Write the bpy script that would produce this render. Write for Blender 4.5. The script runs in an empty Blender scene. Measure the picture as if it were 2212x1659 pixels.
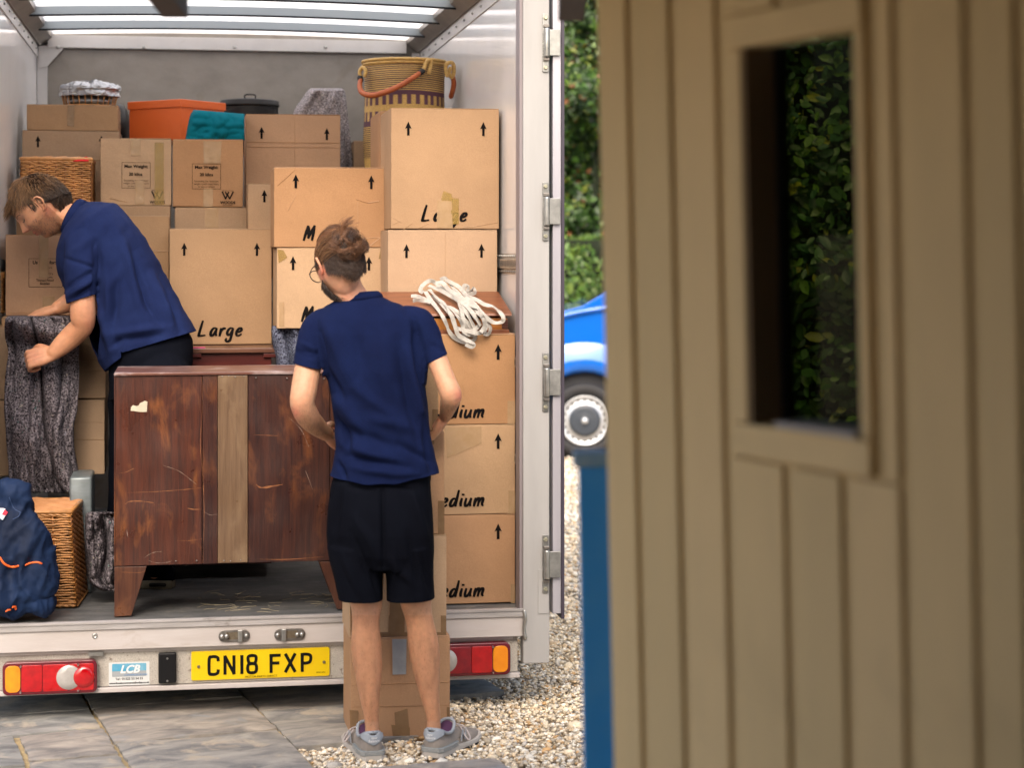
import bpy, bmesh, math, random
import numpy as np
from mathutils import Vector, Matrix, noise
random.seed(7); rng = np.random.default_rng(7)
S = bpy.context.scene
# ---------------------------------------------------------------- camera (image measured on a 2212 x 1659 grid)
FPX, CX, HY, HC = 4200.0, 1106.0, 550.0, 1.74
cd = bpy.data.cameras.new('camera'); cam = bpy.data.objects.new('camera', cd); S.collection.objects.link(cam); S.camera = cam
cam.location = (0, 0, HC); cam.rotation_euler = (math.radians(90), 0, 0)
cd.sensor_width = 36; cd.lens = 36*FPX/2212; cd.shift_y = -(829.5-HY)/2212
cd.clip_start = 0.05; cd.clip_end = 500
cd.dof.use_dof = True; cd.dof.focus_distance = 7.7; cd.dof.aperture_fstop = 2.5
# ---------------------------------------------------------------- world, sun, exposure
SUN_EL, SUN_ROT = math.radians(43), math.radians(184)
wd = bpy.data.worlds.new("World"); S.world = wd; wd.use_nodes = True
nt = wd.node_tree; bg = nt.nodes['Background']
sky = nt.nodes.new('ShaderNodeTexSky'); sky.sky_type = 'NISHITA'; sky.sun_disc = False
sky.sun_elevation = SUN_EL; sky.sun_rotation = SUN_ROT
sky.air_density = 1.0; sky.dust_density = 6.0; sky.ozone_density = 0.3
nt.links.new(sky.outputs[0], bg.inputs[0]); bg.inputs[1].default_value = 0.15
sd = bpy.data.lights.new('sun', 'SUN'); sun = bpy.data.objects.new('sun', sd); S.collection.objects.link(sun)
sd.energy = .72; sd.angle = math.radians(35); sd.color = (1.0, .95, .90)
_sv = Vector((math.sin(SUN_ROT)*math.cos(SUN_EL), math.cos(SUN_ROT)*math.cos(SUN_EL), math.sin(SUN_EL)))
sun.rotation_euler = (-_sv).to_track_quat('-Z', 'Y').to_euler()
S.view_settings.view_transform = 'Standard'; S.view_settings.look = 'None'
S.view_settings.exposure = 1.03; S.view_settings.gamma = 1.0; S.view_settings.use_curve_mapping = False
S.render.engine = 'CYCLES'; S.cycles.max_bounces = 10; S.cycles.diffuse_bounces = 5; S.cycles.transparent_max_bounces = 12
S.cycles.sample_clamp_indirect = 6.0; S.cycles.caustics_reflective = False; S.cycles.caustics_refractive = False
COL = S.collection
# ---------------------------------------------------------------- frames
def pw(u, v, Y): return Vector(((u-CX)/FPX*Y, Y, HC-(v-HY)/FPX*Y))
def gp(u, v): return pw(u, v, HC*FPX/(v-HY))
TH = math.atan(706/4200)
VR = Vector((math.cos(TH), math.sin(TH), 0)); VD = Vector((-math.sin(TH), math.cos(TH), 0))
VO = Vector(((562-CX)/FPX*7.3, 7.3, 0))
def V2W(a, b, c): return VO+VR*a+VD*b+Vector((0, 0, c))
def vp(u, v, b):                       # picture point on the van's cross plane b -> (a, b, c)
    k = (u-CX)/FPX; Y = (b+VO.dot(VD))/(k*VD.x+VD.y)
    P = Vector((k*Y, Y, 0))-VO
    return (P.dot(VR), b, HC-(v-HY)/FPX*Y)
def va(u, b): return vp(u, 0, b)[0]
def vc(u, v, b): return vp(u, v, b)[2]
VM = Matrix.Rotation(TH, 4, 'Z')
# ---------------------------------------------------------------- mesh kit
class M:
    def __init__(s): s.v = []; s.f = []; s.c = None
    def add(s, vs, fs):
        n = len(s.v); s.v += [tuple(x) for x in vs]; s.f += [tuple(i+n for i in f) for f in fs]; return s
    def box(s, x0, x1, y0, y1, z0, z1):
        return s.add([(x0,y0,z0),(x1,y0,z0),(x1,y1,z0),(x0,y1,z0),(x0,y0,z1),(x1,y0,z1),(x1,y1,z1),(x0,y1,z1)],
            [(0,3,2,1),(4,5,6,7),(0,1,5,4),(1,2,6,5),(2,3,7,6),(3,0,4,7)])
    def prism(s, poly, y0, y1):        # polygon in x,z swept along y
        n = len(poly)
        ar = sum(poly[i][0]*poly[(i+1)%n][1]-poly[(i+1)%n][0]*poly[i][1] for i in range(n))
        if ar < 0: poly = poly[::-1]
        vs = [(x, y0, z) for x, z in poly]+[(x, y1, z) for x, z in poly]
        fs = [tuple(range(n)), tuple(range(2*n-1, n-1, -1))]+[((i+1)%n, i, n+i, n+(i+1)%n) for i in range(n)]
        return s.add(vs, fs)
    def loft(s, rings, caps=True, close=False):
        n = len(rings[0]); vs = [p for r in rings for p in r]; fs = []
        m = len(rings)
        for i in range(m if close else m-1):
            a, b = i*n, ((i+1)%m)*n
            for j in range(n): fs.append((a+j, a+(j+1)%n, b+(j+1)%n, b+j))
        if caps and not close: fs += [tuple(range(n-1, -1, -1)), tuple(range((m-1)*n, m*n))]
        return s.add(vs, fs)
    def grid(s, P, closeu=False):      # P[i][j]
        m, n = len(P), len(P[0]); vs = [p for r in P for p in r]
        fs = [(i*n+j, i*n+(j+1)%n, (i+1)*n+(j+1)%n, (i+1)*n+j) for i in range(m-1) for j in range(n if closeu else n-1)]
        return s.add(vs, fs)
def crom(pts, k=6):
    P = [np.array(p, float) for p in pts]; P = [2*P[0]-P[1]]+P+[2*P[-1]-P[-2]]; out = []
    for i in range(1, len(P)-2):
        for t in np.linspace(0, 1, k, endpoint=False):
            a, b, c, d = P[i-1:i+3]
            out.append(.5*((2*b)+(-a+c)*t+(2*a-5*b+4*c-d)*t*t+(-a+3*b-3*c+d)*t**3))
    out.append(P[-2]); return out
def tube(m, pts, rad, seg=8, flat=1.0, up=None, smooth=0, ends=True):
    """pts list of 3-vectors, rad scalar or list; flat scales the second axis; round ends"""
    pts = [np.array(p, float) for p in pts]
    if np.isscalar(rad): rad = [rad]*len(pts)
    if smooth:
        q = crom([list(p)+[r] for p, r in zip(pts, rad)], smooth); pts = [x[:3] for x in q]; rad = [max(x[3], 1e-4) for x in q]
    n = len(pts); T = []
    for i in range(n):
        t = pts[min(i+1, n-1)]-pts[max(i-1, 0)]; T.append(t/(np.linalg.norm(t)+1e-12))
    u = np.array(up if up is not None else ((0,0,1) if abs(T[0][2]) < .9 else (1,0,0)), float)
    rings = []
    def ring(c, t, u, r): 
        w = np.cross(t, u); w /= np.linalg.norm(w)+1e-12; uu = np.cross(w, t)
        return [tuple(c+r*(math.cos(a)*w+math.sin(a)*uu*flat)) for a in [2*math.pi*k/seg for k in range(seg)]]
    us = []
    for i in range(n):
        u = u-T[i]*u.dot(T[i]); u /= np.linalg.norm(u)+1e-12; us.append(u.copy())
    if ends and seg > 4:
        for f, g in ((1, .15), (.8, .6)): rings.append(ring(pts[0]-T[0]*rad[0]*f*.8, T[0], us[0], rad[0]*g))
    for i in range(n): rings.append(ring(pts[i], T[i], us[i], rad[i]))
    if ends and seg > 4:
        for f, g in ((.8, .6), (1, .15)): rings.append(ring(pts[-1]+T[-1]*rad[-1]*f*.8, T[-1], us[-1], rad[-1]*g))
    m.loft([r[::-1] for r in rings]); return m
def ell(m, c, r, seg=16, rot=None, n=10):
    R = rot or Matrix.Identity(3); rings = []
    for i in range(n+1):
        p = math.pi*(i/n); p = min(max(p, .08), math.pi-.08)
        rings.append([tuple(Vector(c)+R@Vector((r[0]*math.sin(p)*math.cos(a), r[1]*math.sin(p)*math.sin(a), -r[2]*math.cos(p)))) for a in [2*math.pi*k/seg for k in range(seg)]])
    return m.loft(rings)
def lathe(m, prof, c=(0, 0, 0), seg=32, axis='z', sx=1, sy=1):
    rings = []
    for r, h in prof:
        rg = []
        for k in range(seg):
            a = 2*math.pi*k/seg; x, y = r*math.cos(a)*sx, r*math.sin(a)*sy
            rg.append({'z': (c[0]+x, c[1]+y, c[2]+h), 'y': (c[0]+x, c[1]+h, c[2]-y)}[axis])
        rings.append(rg)
    return m.loft(rings)
def shift(m, o): m.v = [(x-o[0], y-o[1], z-o[2]) for x, y, z in m.v]; return m
def mesh_of(m, name, smooth=False):
    me = bpy.data.meshes.new(name); me.from_pydata(m.v, [], m.f); me.update()
    if smooth: me.polygons.foreach_set('use_smooth', [True]*len(me.polygons))
    if m.c is not None:
        at = me.color_attributes.new('Col', 'FLOAT_COLOR', 'POINT'); at.data.foreach_set('color', np.array(m.c, float).ravel())
    return me
class Thing:
    def __init__(s, name, label, cat, o=(0, 0, 0), frame='van', group=None, kind=None, rot=None):
        e = bpy.data.objects.new(name, None); COL.objects.link(e); s.e = e; s.o = tuple(o)
        e.empty_display_size = .1
        if frame == 'van': e.matrix_world = Matrix.Translation(V2W(*o)) @ VM @ (rot or Matrix.Identity(4))
        else: e.matrix_world = Matrix.Translation(Vector(o)) @ (rot or Matrix.Identity(4))
        if label: e['label'] = label
        if cat: e['category'] = cat
        if group: e['group'] = group
        if kind: e['kind'] = kind
    def part(s, name, m, mat, smooth=False, parent=None, bevel=0, seg=2, solid=0, sub=0, label=None, kind=None, local=False):
        if isinstance(m, M):
            if not local: shift(m, s.o)
            me = mesh_of(m, name, smooth or bevel > 0)
        else: me = m
        o = bpy.data.objects.new(name, me); COL.objects.link(o); me.materials.append(mat); o.parent = parent or s.e
        if solid: md = o.modifiers.new('solid', 'SOLIDIFY'); md.thickness = solid; md.offset = 0
        if bevel:
            md = o.modifiers.new('bevel', 'BEVEL'); md.width = bevel; md.segments = seg; md.limit_method = 'ANGLE'; md.angle_limit = .6; md.harden_normals = True
        if sub: md = o.modifiers.new('sub', 'SUBSURF'); md.levels = sub; md.render_levels = sub
        if label: o['label'] = label
        if kind: o['kind'] = kind
        return o
def single(name, m, mat, label=None, cat=None, kind=None, group=None, o=(0, 0, 0), frame='van', smooth=False, bevel=0, solid=0):
    if isinstance(m, M): shift(m, o); me = mesh_of(m, name, smooth or bevel > 0)
    else: me = m
    ob = bpy.data.objects.new(name, me); COL.objects.link(ob); me.materials.append(mat)
    ob.matrix_world = (Matrix.Translation(V2W(*o)) @ VM) if frame == 'van' else Matrix.Translation(Vector(o))
    if solid: md = ob.modifiers.new('solid', 'SOLIDIFY'); md.thickness = solid; md.offset = 0
    if bevel: md = ob.modifiers.new('bevel', 'BEVEL'); md.width = bevel; md.segments = 2; md.limit_method = 'ANGLE'; md.angle_limit = .6
    for k, x in (('label', label), ('category', cat), ('kind', kind), ('group', group)):
        if x: ob[k] = x
    return ob
# ---------------------------------------------------------------- materials
def mat(name, c1, c2=None, scale=8, stretch=(1, 1, 1), detail=6, rough=.6, metal=0, bump=0, bscale=None, bstretch=None, spec=.5,
        vcol=False, c3=None, m3=(.62, .7), s3=3, st3=(1, 1, 1), ramp=(.35, .65), coat=0, sheen=0, sss=0, emit=None, alpha=1, trans=0, dist=0, fine=0, rvar=0, fa=(.72, 1.2)):
    m = bpy.data.materials.new(name); m.use_nodes = True; nt = m.node_tree; N = nt.nodes; L = nt.links
    b = N['Principled BSDF']; tc = N.new('ShaderNodeTexCoord')
    def nz(sc, st, de=6, di=0):
        mp = N.new('ShaderNodeMapping'); mp.inputs['Scale'].default_value = st; L.new(tc.outputs['Object'], mp.inputs[0])
        n = N.new('ShaderNodeTexNoise'); n.inputs['Scale'].default_value = sc; n.inputs['Detail'].default_value = de
        n.inputs['Distortion'].default_value = di; n.inputs['Roughness'].default_value = .6
        L.new(mp.outputs[0], n.inputs['Vector']); return n
    def mix(fac, a, bb, mode='MIX'):
        x = N.new('ShaderNodeMix'); x.data_type = 'RGBA'; x.blend_type = mode
        if hasattr(fac, 'node'): L.new(fac, x.inputs['Factor'])
        else: x.inputs['Factor'].default_value = fac
        for s, i in ((a, 6), (bb, 7)):
            if hasattr(s, 'node'): L.new(s, x.inputs[i])
            else: x.inputs[i].default_value = (*s, 1) if len(s) == 3 else s
        return x.outputs[2]
    def rmp(src, lo, hi, a=0., bb=1.):
        r = N.new('ShaderNodeMapRange'); r.inputs['From Min'].default_value = lo; r.inputs['From Max'].default_value = hi
        r.inputs['To Min'].default_value = a; r.inputs['To Max'].default_value = bb; L.new(src, r.inputs[0]); return r.outputs[0]
    if vcol:
        a = N.new('ShaderNodeVertexColor'); a.layer_name = 'Col'; col = a.outputs[0]
    else: col = None
    base = None
    if c2:
        n = nz(scale, stretch, detail, dist); base = mix(rmp(n.outputs[0], *ramp), c1, c2)
    if c3:
        n = nz(s3, st3, 8, .5); base = mix(rmp(n.outputs[0], *m3), base if base is not None else c1, c3)
    if fine:
        n = nz(fine, (1, 1, 1), 2); f = rmp(n.outputs[0], .3, .7, *fa)
        cc = N.new('ShaderNodeCombineColor'); [L.new(f, cc.inputs[i]) for i in range(3)]
        base = mix(1., base if base is not None else (col if col is not None else c1), cc.outputs[0], 'MULTIPLY')
    if vcol and base is not None and not fine: base = mix(1., col, base, 'MULTIPLY')
    fin = base if base is not None else col
    if fin is not None: L.new(fin, b.inputs['Base Color'])
    else: b.inputs['Base Color'].default_value = (*c1, 1)
    b.inputs['Roughness'].default_value = rough; b.inputs['Metallic'].default_value = metal
    b.inputs['Specular IOR Level'].default_value = spec
    if rvar:
        n = nz(6, (1, 1, 1), 5); L.new(rmp(n.outputs[0], .3, .7, max(rough-rvar, .02), rough+rvar), b.inputs['Roughness'])
    if coat: b.inputs['Coat Weight'].default_value = coat; b.inputs['Coat Roughness'].default_value = .06
    if sheen: b.inputs['Sheen Weight'].default_value = sheen; b.inputs['Sheen Roughness'].default_value = .6
    if sss: b.inputs['Subsurface Weight'].default_value = sss; b.inputs['Subsurface Radius'].default_value = (.012, .005, .003); b.inputs['Subsurface Scale'].default_value = 1
    if trans: b.inputs['Transmission Weight'].default_value = trans
    if alpha < 1: b.inputs['Alpha'].default_value = alpha
    if bump:
        n = nz(bscale or scale, bstretch or stretch, 6); bp = N.new('ShaderNodeBump'); bp.inputs['Strength'].default_value = bump
        bp.inputs['Distance'].default_value = .004; L.new(n.outputs[0], bp.inputs['Height']); L.new(bp.outputs[0], b.inputs['Normal'])
    return m
def wavebump(m, scale=160, axis='X', strength=.15, dist=.002):
    nt = m.node_tree; N = nt.nodes; L = nt.links; b = N['Principled BSDF']
    tc = N.new('ShaderNodeTexCoord'); w = N.new('ShaderNodeTexWave'); w.bands_direction = axis; w.inputs['Scale'].default_value = scale
    w.inputs['Distortion'].default_value = 2; w.inputs['Detail'].default_value = 2; w.inputs['Detail Scale'].default_value = .3
    L.new(tc.outputs['Object'], w.inputs[0]); bp = N.new('ShaderNodeBump'); bp.inputs['Strength'].default_value = strength; bp.inputs['Distance'].default_value = dist
    L.new(w.outputs[0], bp.inputs['Height'])
    if b.inputs['Normal'].is_linked: L.new(b.inputs['Normal'].links[0].from_socket, bp.inputs['Normal'])
    L.new(bp.outputs[0], b.inputs['Normal']); return m
def card(name, c, k=.86):
    m = wavebump(mat(name, c, tuple(x*k for x in c), scale=3.5, rough=.78, bump=.6, bscale=22, fine=300, fa=(.88, 1.07), spec=.25, c3=tuple(x*.78 for x in c), m3=(.66, .8), s3=9), 95, 'X', .10, .0008)
    N = m.node_tree.nodes; L = m.node_tree.links; b = N['Principled BSDF']; src = b.inputs['Base Color'].links[0].from_socket
    oi = N.new('ShaderNodeObjectInfo'); hs = N.new('ShaderNodeHueSaturation'); r = N.new('ShaderNodeMapRange'); r.inputs['To Min'].default_value = .86; r.inputs['To Max'].default_value = 1.06; L.new(oi.outputs['Random'], r.inputs[0]); L.new(r.outputs[0], hs.inputs['Value'])
    r2 = N.new('ShaderNodeMapRange'); r2.inputs['To Min'].default_value = 1.08; r2.inputs['To Max'].default_value = .90; L.new(oi.outputs['Random'], r2.inputs[0]); L.new(r2.outputs[0], hs.inputs['Saturation']); L.new(src, hs.inputs['Color']); L.new(hs.outputs[0], b.inputs['Base Color']); return m
CARD_A = card('cardboard_orange', (.44, .255, .138)); CARD_B = card('cardboard_tan', (.41, .262, .152)); CARD_C = card('cardboard_dull', (.36, .235, .138)); CARD_D = card('cardboard_light', (.46, .30, .172))
INK = mat('black_print', (.0035, .003, .003), (.008, .006, .006), rough=.8, spec=.08)
TAPE_B = mat('brown_tape', (.20, .115, .055), (.27, .17, .09), scale=14, rough=.22, bump=.5, bscale=30, alpha=.80)
TAPE_Y = mat('yellowed_tape', (.36, .24, .07), (.30, .19, .05), scale=20, rough=.2, bump=.6, bscale=40, alpha=.62)
TAPE_C = mat('clear_tape', (.45, .30, .16), (.52, .36, .21), scale=20, rough=.18, bump=.6, bscale=40, alpha=.60)
TAPE_G = mat('grey_duct_tape', (.27, .29, .31), (.34, .36, .38), scale=14, rough=.35, bump=.3, bscale=50)
WHITE_P = mat('white_paint', (.58, .57, .56), (.52, .505, .49), scale=5, rough=.35, c3=(.42, .38, .33), m3=(.64, .78), s3=9)
WALL_P = mat('glossy_white_panel', (.74, .73, .73), (.70, .69, .68), scale=3, rough=.12, spec=.6)
GREY_P = mat('grey_bulkhead', (.27, .245, .215), (.21, .19, .165), scale=5, stretch=(1, 1, 1.5), rough=.33, bump=.25, bscale=60, c3=(.17, .13, .09), m3=(.62, .8), s3=4)
ALU = mat('galvanised_metal', (.50, .50, .48), (.36, .36, .35), scale=30, rough=.35, metal=.9, rvar=.1)
ALU_D = mat('worn_steel', (.32, .30, .28), (.20, .18, .16), scale=22, rough=.4, metal=.85)
RAIL = mat('grey_brown_rail', (.27, .235, .20), (.20, .175, .15), scale=12, rough=.35, metal=.3)
BLACK = mat('black_plastic', (.006, .006, .007), rough=.4, spec=.3)
DARKR = mat('dark_rubber', (.02, .02, .022), rough=.7)
FLOOR_M = mat('scuffed_phenolic_floor', (.075, .078, .08), (.14, .14, .14), scale=7, stretch=(1, 3, 1), rough=.5, c3=(.24, .22, .18), m3=(.58, .75), s3=25, st3=(1, 2.5, 1), rvar=.12, bump=.2, bscale=90)
# ---------------------------------------------------------------- flat prints on cross planes (van frame)
def strokes_mesh(m, strokes, x0, z0, size, y, w, slant=.0, cal=.0):
    """strokes: lists of (x,z) in em units -> ribbons with round ends; cal = calligraphic width change"""
    for si, s in enumerate(strokes):
        P = crom([(p[0], p[1], 0) for p in s], 6) if len(s) > 2 else [np.array((*p, 0.)) for p in s]
        P = [np.array((x0+size*(p[0]+slant*p[1]), z0+size*p[1])) for p in P]; n = len(P); L, R = [], []
        for i in range(n):
            t = P[min(i+1, n-1)]-P[max(i-1, 0)]; t = t/(np.linalg.norm(t)+1e-9); nn = np.array((-t[1], t[0]))
            k = w*size*.5*(1-cal+cal*abs(t[1]))*(1 if not cal else (.75+.35*math.sin(math.pi*(i+.6)/(n+.2))))
            e = t*k*(.7 if cal else 1)*(-1 if i == 0 else (1 if i == n-1 else 0))
            L.append(P[i]+nn*k+e*.5); R.append(P[i]-nn*k+e*.5)
        yy = y-.0001*(si % 4)
        vs = [(p[0], yy, p[1]) for p in L]+[(p[0], yy, p[1]) for p in R]
        m.add(vs, [(i, i+n, i+n+1, i+1) for i in range(n-1)])
    return m
HAND = {
 'L': (.62, [[(.12,1.0),(.06,.6),(.0,.08),(.03,.02),(.2,.03),(.42,.06)]]),
 'M': (.86, [[(.0,.0),(.06,.45),(.14,.95)],[(.14,.95),(.22,.7),(.27,.15)],[(.27,.15),(.42,.6),(.56,.97)],[(.56,.97),(.56,.5),(.53,.02)]]),
 'a': (.50, [[(.36,.5),(.2,.52),(.06,.38),(.02,.15),(.1,.02),(.24,.12),(.35,.42),(.36,.5)],[(.36,.5),(.33,.2),(.42,.02)]]),
 'r': (.40, [[(.06,.5),(.05,.25),(.03,.0)],[(.05,.25),(.14,.42),(.26,.51),(.34,.46)]]),
 'g': (.50, [[(.36,.5),(.2,.52),(.06,.38),(.03,.18),(.12,.05),(.25,.14),(.35,.4),(.36,.5)],[(.37,.5),(.34,.1),(.28,-.25),(.14,-.37),(.0,-.28),(.04,-.16)]]),
 'e': (.45, [[(.05,.24),(.2,.26),(.34,.38),(.28,.51),(.14,.46),(.03,.24),(.08,.04),(.22,.02),(.37,.12)]]),
 'd': (.52, [[(.34,.42),(.22,.5),(.08,.38),(.03,.14),(.1,.02),(.24,.1),(.36,.4)],[(.44,1.0),(.40,.5),(.36,.12),(.40,.02)]]),
 'i': (.24, [[(.08,.5),(.05,.2),(.08,.02)],[(.12,.76),(.125,.70)]]),
 'u': (.50, [[(.07,.5),(.04,.2),(.1,.02),(.24,.1),(.34,.34)],[(.38,.5),(.34,.2),(.40,.02)]]),
 'm': (.74, [[(.06,.5),(.04,.25),(.02,.0)],[(.04,.2),(.14,.42),(.24,.5),(.29,.4),(.26,.0)],[(.27,.2),(.38,.43),(.48,.5),(.54,.4),(.51,.14),(.58,.02)]])}
PLATE = {'C': (.50,[[(.42,.78),(.40,.92),(.3,1),(.14,1),(.04,.9),(.04,.1),(.14,0),(.3,0),(.40,.08),(.42,.22)]]),
 'N': (.52,[[(.04,0),(.04,1)],[(.04,1),(.42,0)],[(.42,0),(.42,1)]]), '1': (.20,[[(.06,0),(.06,1)]]),
 '8': (.50,[[(.23,1),(.08,.95),(.06,.75),(.12,.56),(.23,.54),(.34,.56),(.40,.75),(.38,.95),(.23,1)],[(.23,.54),(.08,.48),(.04,.27),(.08,.06),(.23,0),(.38,.06),(.42,.27),(.38,.48),(.23,.54)]]),
 'F': (.48,[[(.04,0),(.04,1)],[(.0,.96),(.42,.96)],[(.04,.52),(.36,.52)]]),
 'X': (.52,[[(.02,0),(.42,1)],[(.02,1),(.42,0)]]), 'P': (.5,[[(.04,0),(.04,1)],[(.0,.96),(.22,.97),(.38,.9),(.41,.72),(.36,.52),(.22,.46),(.04,.46)]]), ' ': (.25, [])}
def word(m, txt, font, x0, z0, size, y, w, slant=0, cal=0, adv=1.0, skip=(), wide=1.0):
    x = x0
    for i, ch in enumerate(txt):
        wd_, st = font[ch]
        if i not in skip: strokes_mesh(m, [[(p[0]*wide, p[1]) for p in q] for q in st], x, z0, size, y, w, slant, cal)
        x += wd_*size*adv
    return x
def text_mesh(s, size, x, y, z, align='CENTER', rot=None, shear=0, off=0):
    c = bpy.data.curves.new('t', 'FONT'); c.body = s; c.size = size; c.align_x = align; c.align_y = 'CENTER'; c.shear = shear; c.offset = off; c.resolution_u = 3
    o = bpy.data.objects.new('t', c); COL.objects.link(o); dg = bpy.context.evaluated_depsgraph_get()
    me = bpy.data.meshes.new_from_object(o.evaluated_get(dg)); m = M()
    R = rot or Matrix.Identity(3)
    m.add([tuple(R@Vector((v.co.x, 0, v.co.y))+Vector((x, y, z))) for v in me.vertices], [tuple(p.vertices) for p in me.polygons])
    bpy.data.objects.remove(o); bpy.data.curves.remove(c); bpy.data.meshes.remove(me); return m
def join(*ms):
    r = M()
    for m in ms: r.add(m.v, m.f)
    return r
def arrow_poly(x, z, h, y):
    w = h*.24; s = h*.09
    p = [(x-s, z-h/2), (x+s, z-h/2), (x+s, z+.04*h), (x+w, z-.0*h-.02*h), (x, z+h/2), (x-w, z-.02*h), (x-s, z+.04*h)]
    m = M(); m.add([(a, y, c) for a, c in p], [(0,1,2,6),(2,3,4),(4,5,6),(2,4,6)]); return m
def remesh(ms, voxel, smooth=4, fac=.5):
    m = join(*ms) if isinstance(ms, (list, tuple)) else ms
    me = mesh_of(m, 'tmp'); o = bpy.data.objects.new('tmp', me); COL.objects.link(o)
    bm = bmesh.new(); bm.from_mesh(me); bmesh.ops.recalc_face_normals(bm, faces=bm.faces); bm.to_mesh(me); bm.free()
    r = o.modifiers.new('r', 'REMESH'); r.mode = 'VOXEL'; r.voxel_size = voxel; r.use_smooth_shade = True
    if smooth: s = o.modifiers.new('s', 'SMOOTH'); s.factor = fac; s.iterations = smooth
    dg = bpy.context.evaluated_depsgraph_get(); out = bpy.data.meshes.new_from_object(o.evaluated_get(dg))
    bpy.data.objects.remove(o); bpy.data.meshes.remove(me); return out
def getco(me): a = np.empty(len(me.vertices)*3); me.vertices.foreach_get('co', a); return a.reshape(-1, 3)
def setco(me, a): me.vertices.foreach_set('co', np.ascontiguousarray(a, dtype=float).ravel()); me.update()
def getno(me): a = np.empty(len(me.vertices)*3); me.vertex_normals.foreach_get('vector', a); return a.reshape(-1, 3)
def setcol(me, c):
    at = me.color_attributes.new('Col', 'FLOAT_COLOR', 'POINT'); c = np.asarray(c, float)
    if c.shape[1] == 3: c = np.hstack([c, np.ones((len(c), 1))])
    at.data.foreach_set('color', c.ravel())
def nz3(P, s=(1, 1, 1), o=(0, 0, 0)): return np.array([noise.noise(Vector((p[0]*s[0]+o[0], p[1]*s[1]+o[1], p[2]*s[2]+o[2]))) for p in P])
# ================================================================ SETTING: ground, paving, gravel
GRAVEL_G = mat('gravel_bed', (.50, .42, .30), (.26, .21, .15), scale=70, detail=8, rough=.9, bump=1.0, bscale=90, c3=(.58, .50, .38), m3=(.5, .6), s3=120)
g = M(); g.add([(-80, -10, -.012), (80, -10, -.012), (80, 160, -.012), (-80, 160, -.012)], [(0, 1, 2, 3)])
single('ground', g, GRAVEL_G, kind='structure', frame='world')
PO = Vector((-.756, 6.798, 0)); PA = math.radians(20)
e1 = Vector((math.cos(PA), math.sin(PA), 0)); e2 = Vector((-math.sin(PA), math.cos(PA), 0))
SLABS = [(0,.60,0,.55),(.63,.97,.55,1.16),(.0,.61,.56,1.17),(0,.9,1.18,1.8),(.12,.60,-.85,-.39),
         (-.59,-.01,.26,.80),(-.585,-.01,-.42,.245),(-1.25,-.605,.485,.79),(-.895,-.60,.10,.475),(-.9,-.60,-.5,.085),(-1.6,-.915,.05,.47),(-1.6,-.92,-.5,.04),
         (-.59,-.01,.815,1.4),(-1.2,-.605,.805,1.4),(-1.9,-1.215,.80,1.4),(-1.9,-1.27,.485,.79),(-.59,-.01,1.415,2.0),(-1.2,-.605,1.415,2.0),(-1.9,-1.21,1.41,2.0)]
pav = bpy.data.objects.new('paving', None); COL.objects.link(pav); pav['kind'] = 'structure'; pav.location = PO; pav.rotation_euler = (0, 0, PA)
SL_M = [mat('slate_slab_%s' % n, a, b, scale=5, stretch=(1, 2.2, 1), detail=10, rough=.75, bump=1.0, bscale=24, bstretch=(1, 2.2, 1), c3=c, m3=(.55, .66), s3=7, dist=.8) for n, a, b, c in
        (('grey', (.40, .375, .33), (.16, .16, .16), (.46, .39, .30)), ('blue', (.34, .335, .31), (.13, .135, .135), (.42, .37, .30)), ('warm', (.44, .39, .33), (.18, .17, .16), (.28, .28, .275)))]
for k, (s0, s1, t0, t1) in enumerate(SLABS):
    m = M(); n = 14; zt = .022+.006*random.random(); P = []
    for i in range(n+1):
        row = []
        for j in range(n+1):
            s = s0+(s1-s0)*i/n; t = t0+(t1-t0)*j/n
            ed = (i in (0, n)) or (j in (0, n))
            if ed: s += random.uniform(-.004, .004); t += random.uniform(-.004, .004)
            z = zt+.006*noise.noise(Vector((s*5+k*3, t*9, 1)))+.002*noise.noise(Vector((s*30, t*50+k, 4)))-(.004 if ed else 0)
            row.append((s, t, z))
        P.append(row)
    m.grid(P)
    for side in ([P[i][0] for i in range(n, -1, -1)], [P[i][n] for i in range(n+1)], [P[0][j] for j in range(n+1)], [P[n][j] for j in range(n, -1, -1)]):
        b = len(m.v); m.v += side+[(x, y, -.02) for x, y, z in side]; q = len(side); m.f += [(b+i, b+i+1, b+q+i+1, b+q+i) for i in range(q-1)]
    o = bpy.data.objects.new('slab', mesh_of(m, 'slab', True)); COL.objects.link(o); o.parent = pav; o.data.materials.append(SL_M[(k % 3) if k != 4 else 2])
    md = o.modifiers.new('e', 'EDGE_SPLIT'); md.split_angle = .9
m = M(); m.add([(-1.9, -.5, .012), (0, -.5, .012), (0, 0, .012), (.6, 0, .012), (.62, .56, .012), (.95, .56, .012), (.95, 1.1, .012), (.88, 1.78, .012), (0, 2, .012), (-1.9, 2, .012)], [tuple(range(10))])
o = bpy.data.objects.new('mortar_joint', mesh_of(m, 'mortar')); COL.objects.link(o); o.parent = pav
o.data.materials.append(mat('sandy_mortar', (.50, .38, .20), (.32, .25, .14), scale=30, rough=.95, bump=.8, bscale=80))
def in_pav(x, y):
    d = Vector((x, y, 0))-PO; s, t = d.dot(e1), d.dot(e2)
    return any(a-.004 < s < b+.004 and c-.004 < t < d_+.004 for a, b, c, d_ in SLABS)
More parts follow.
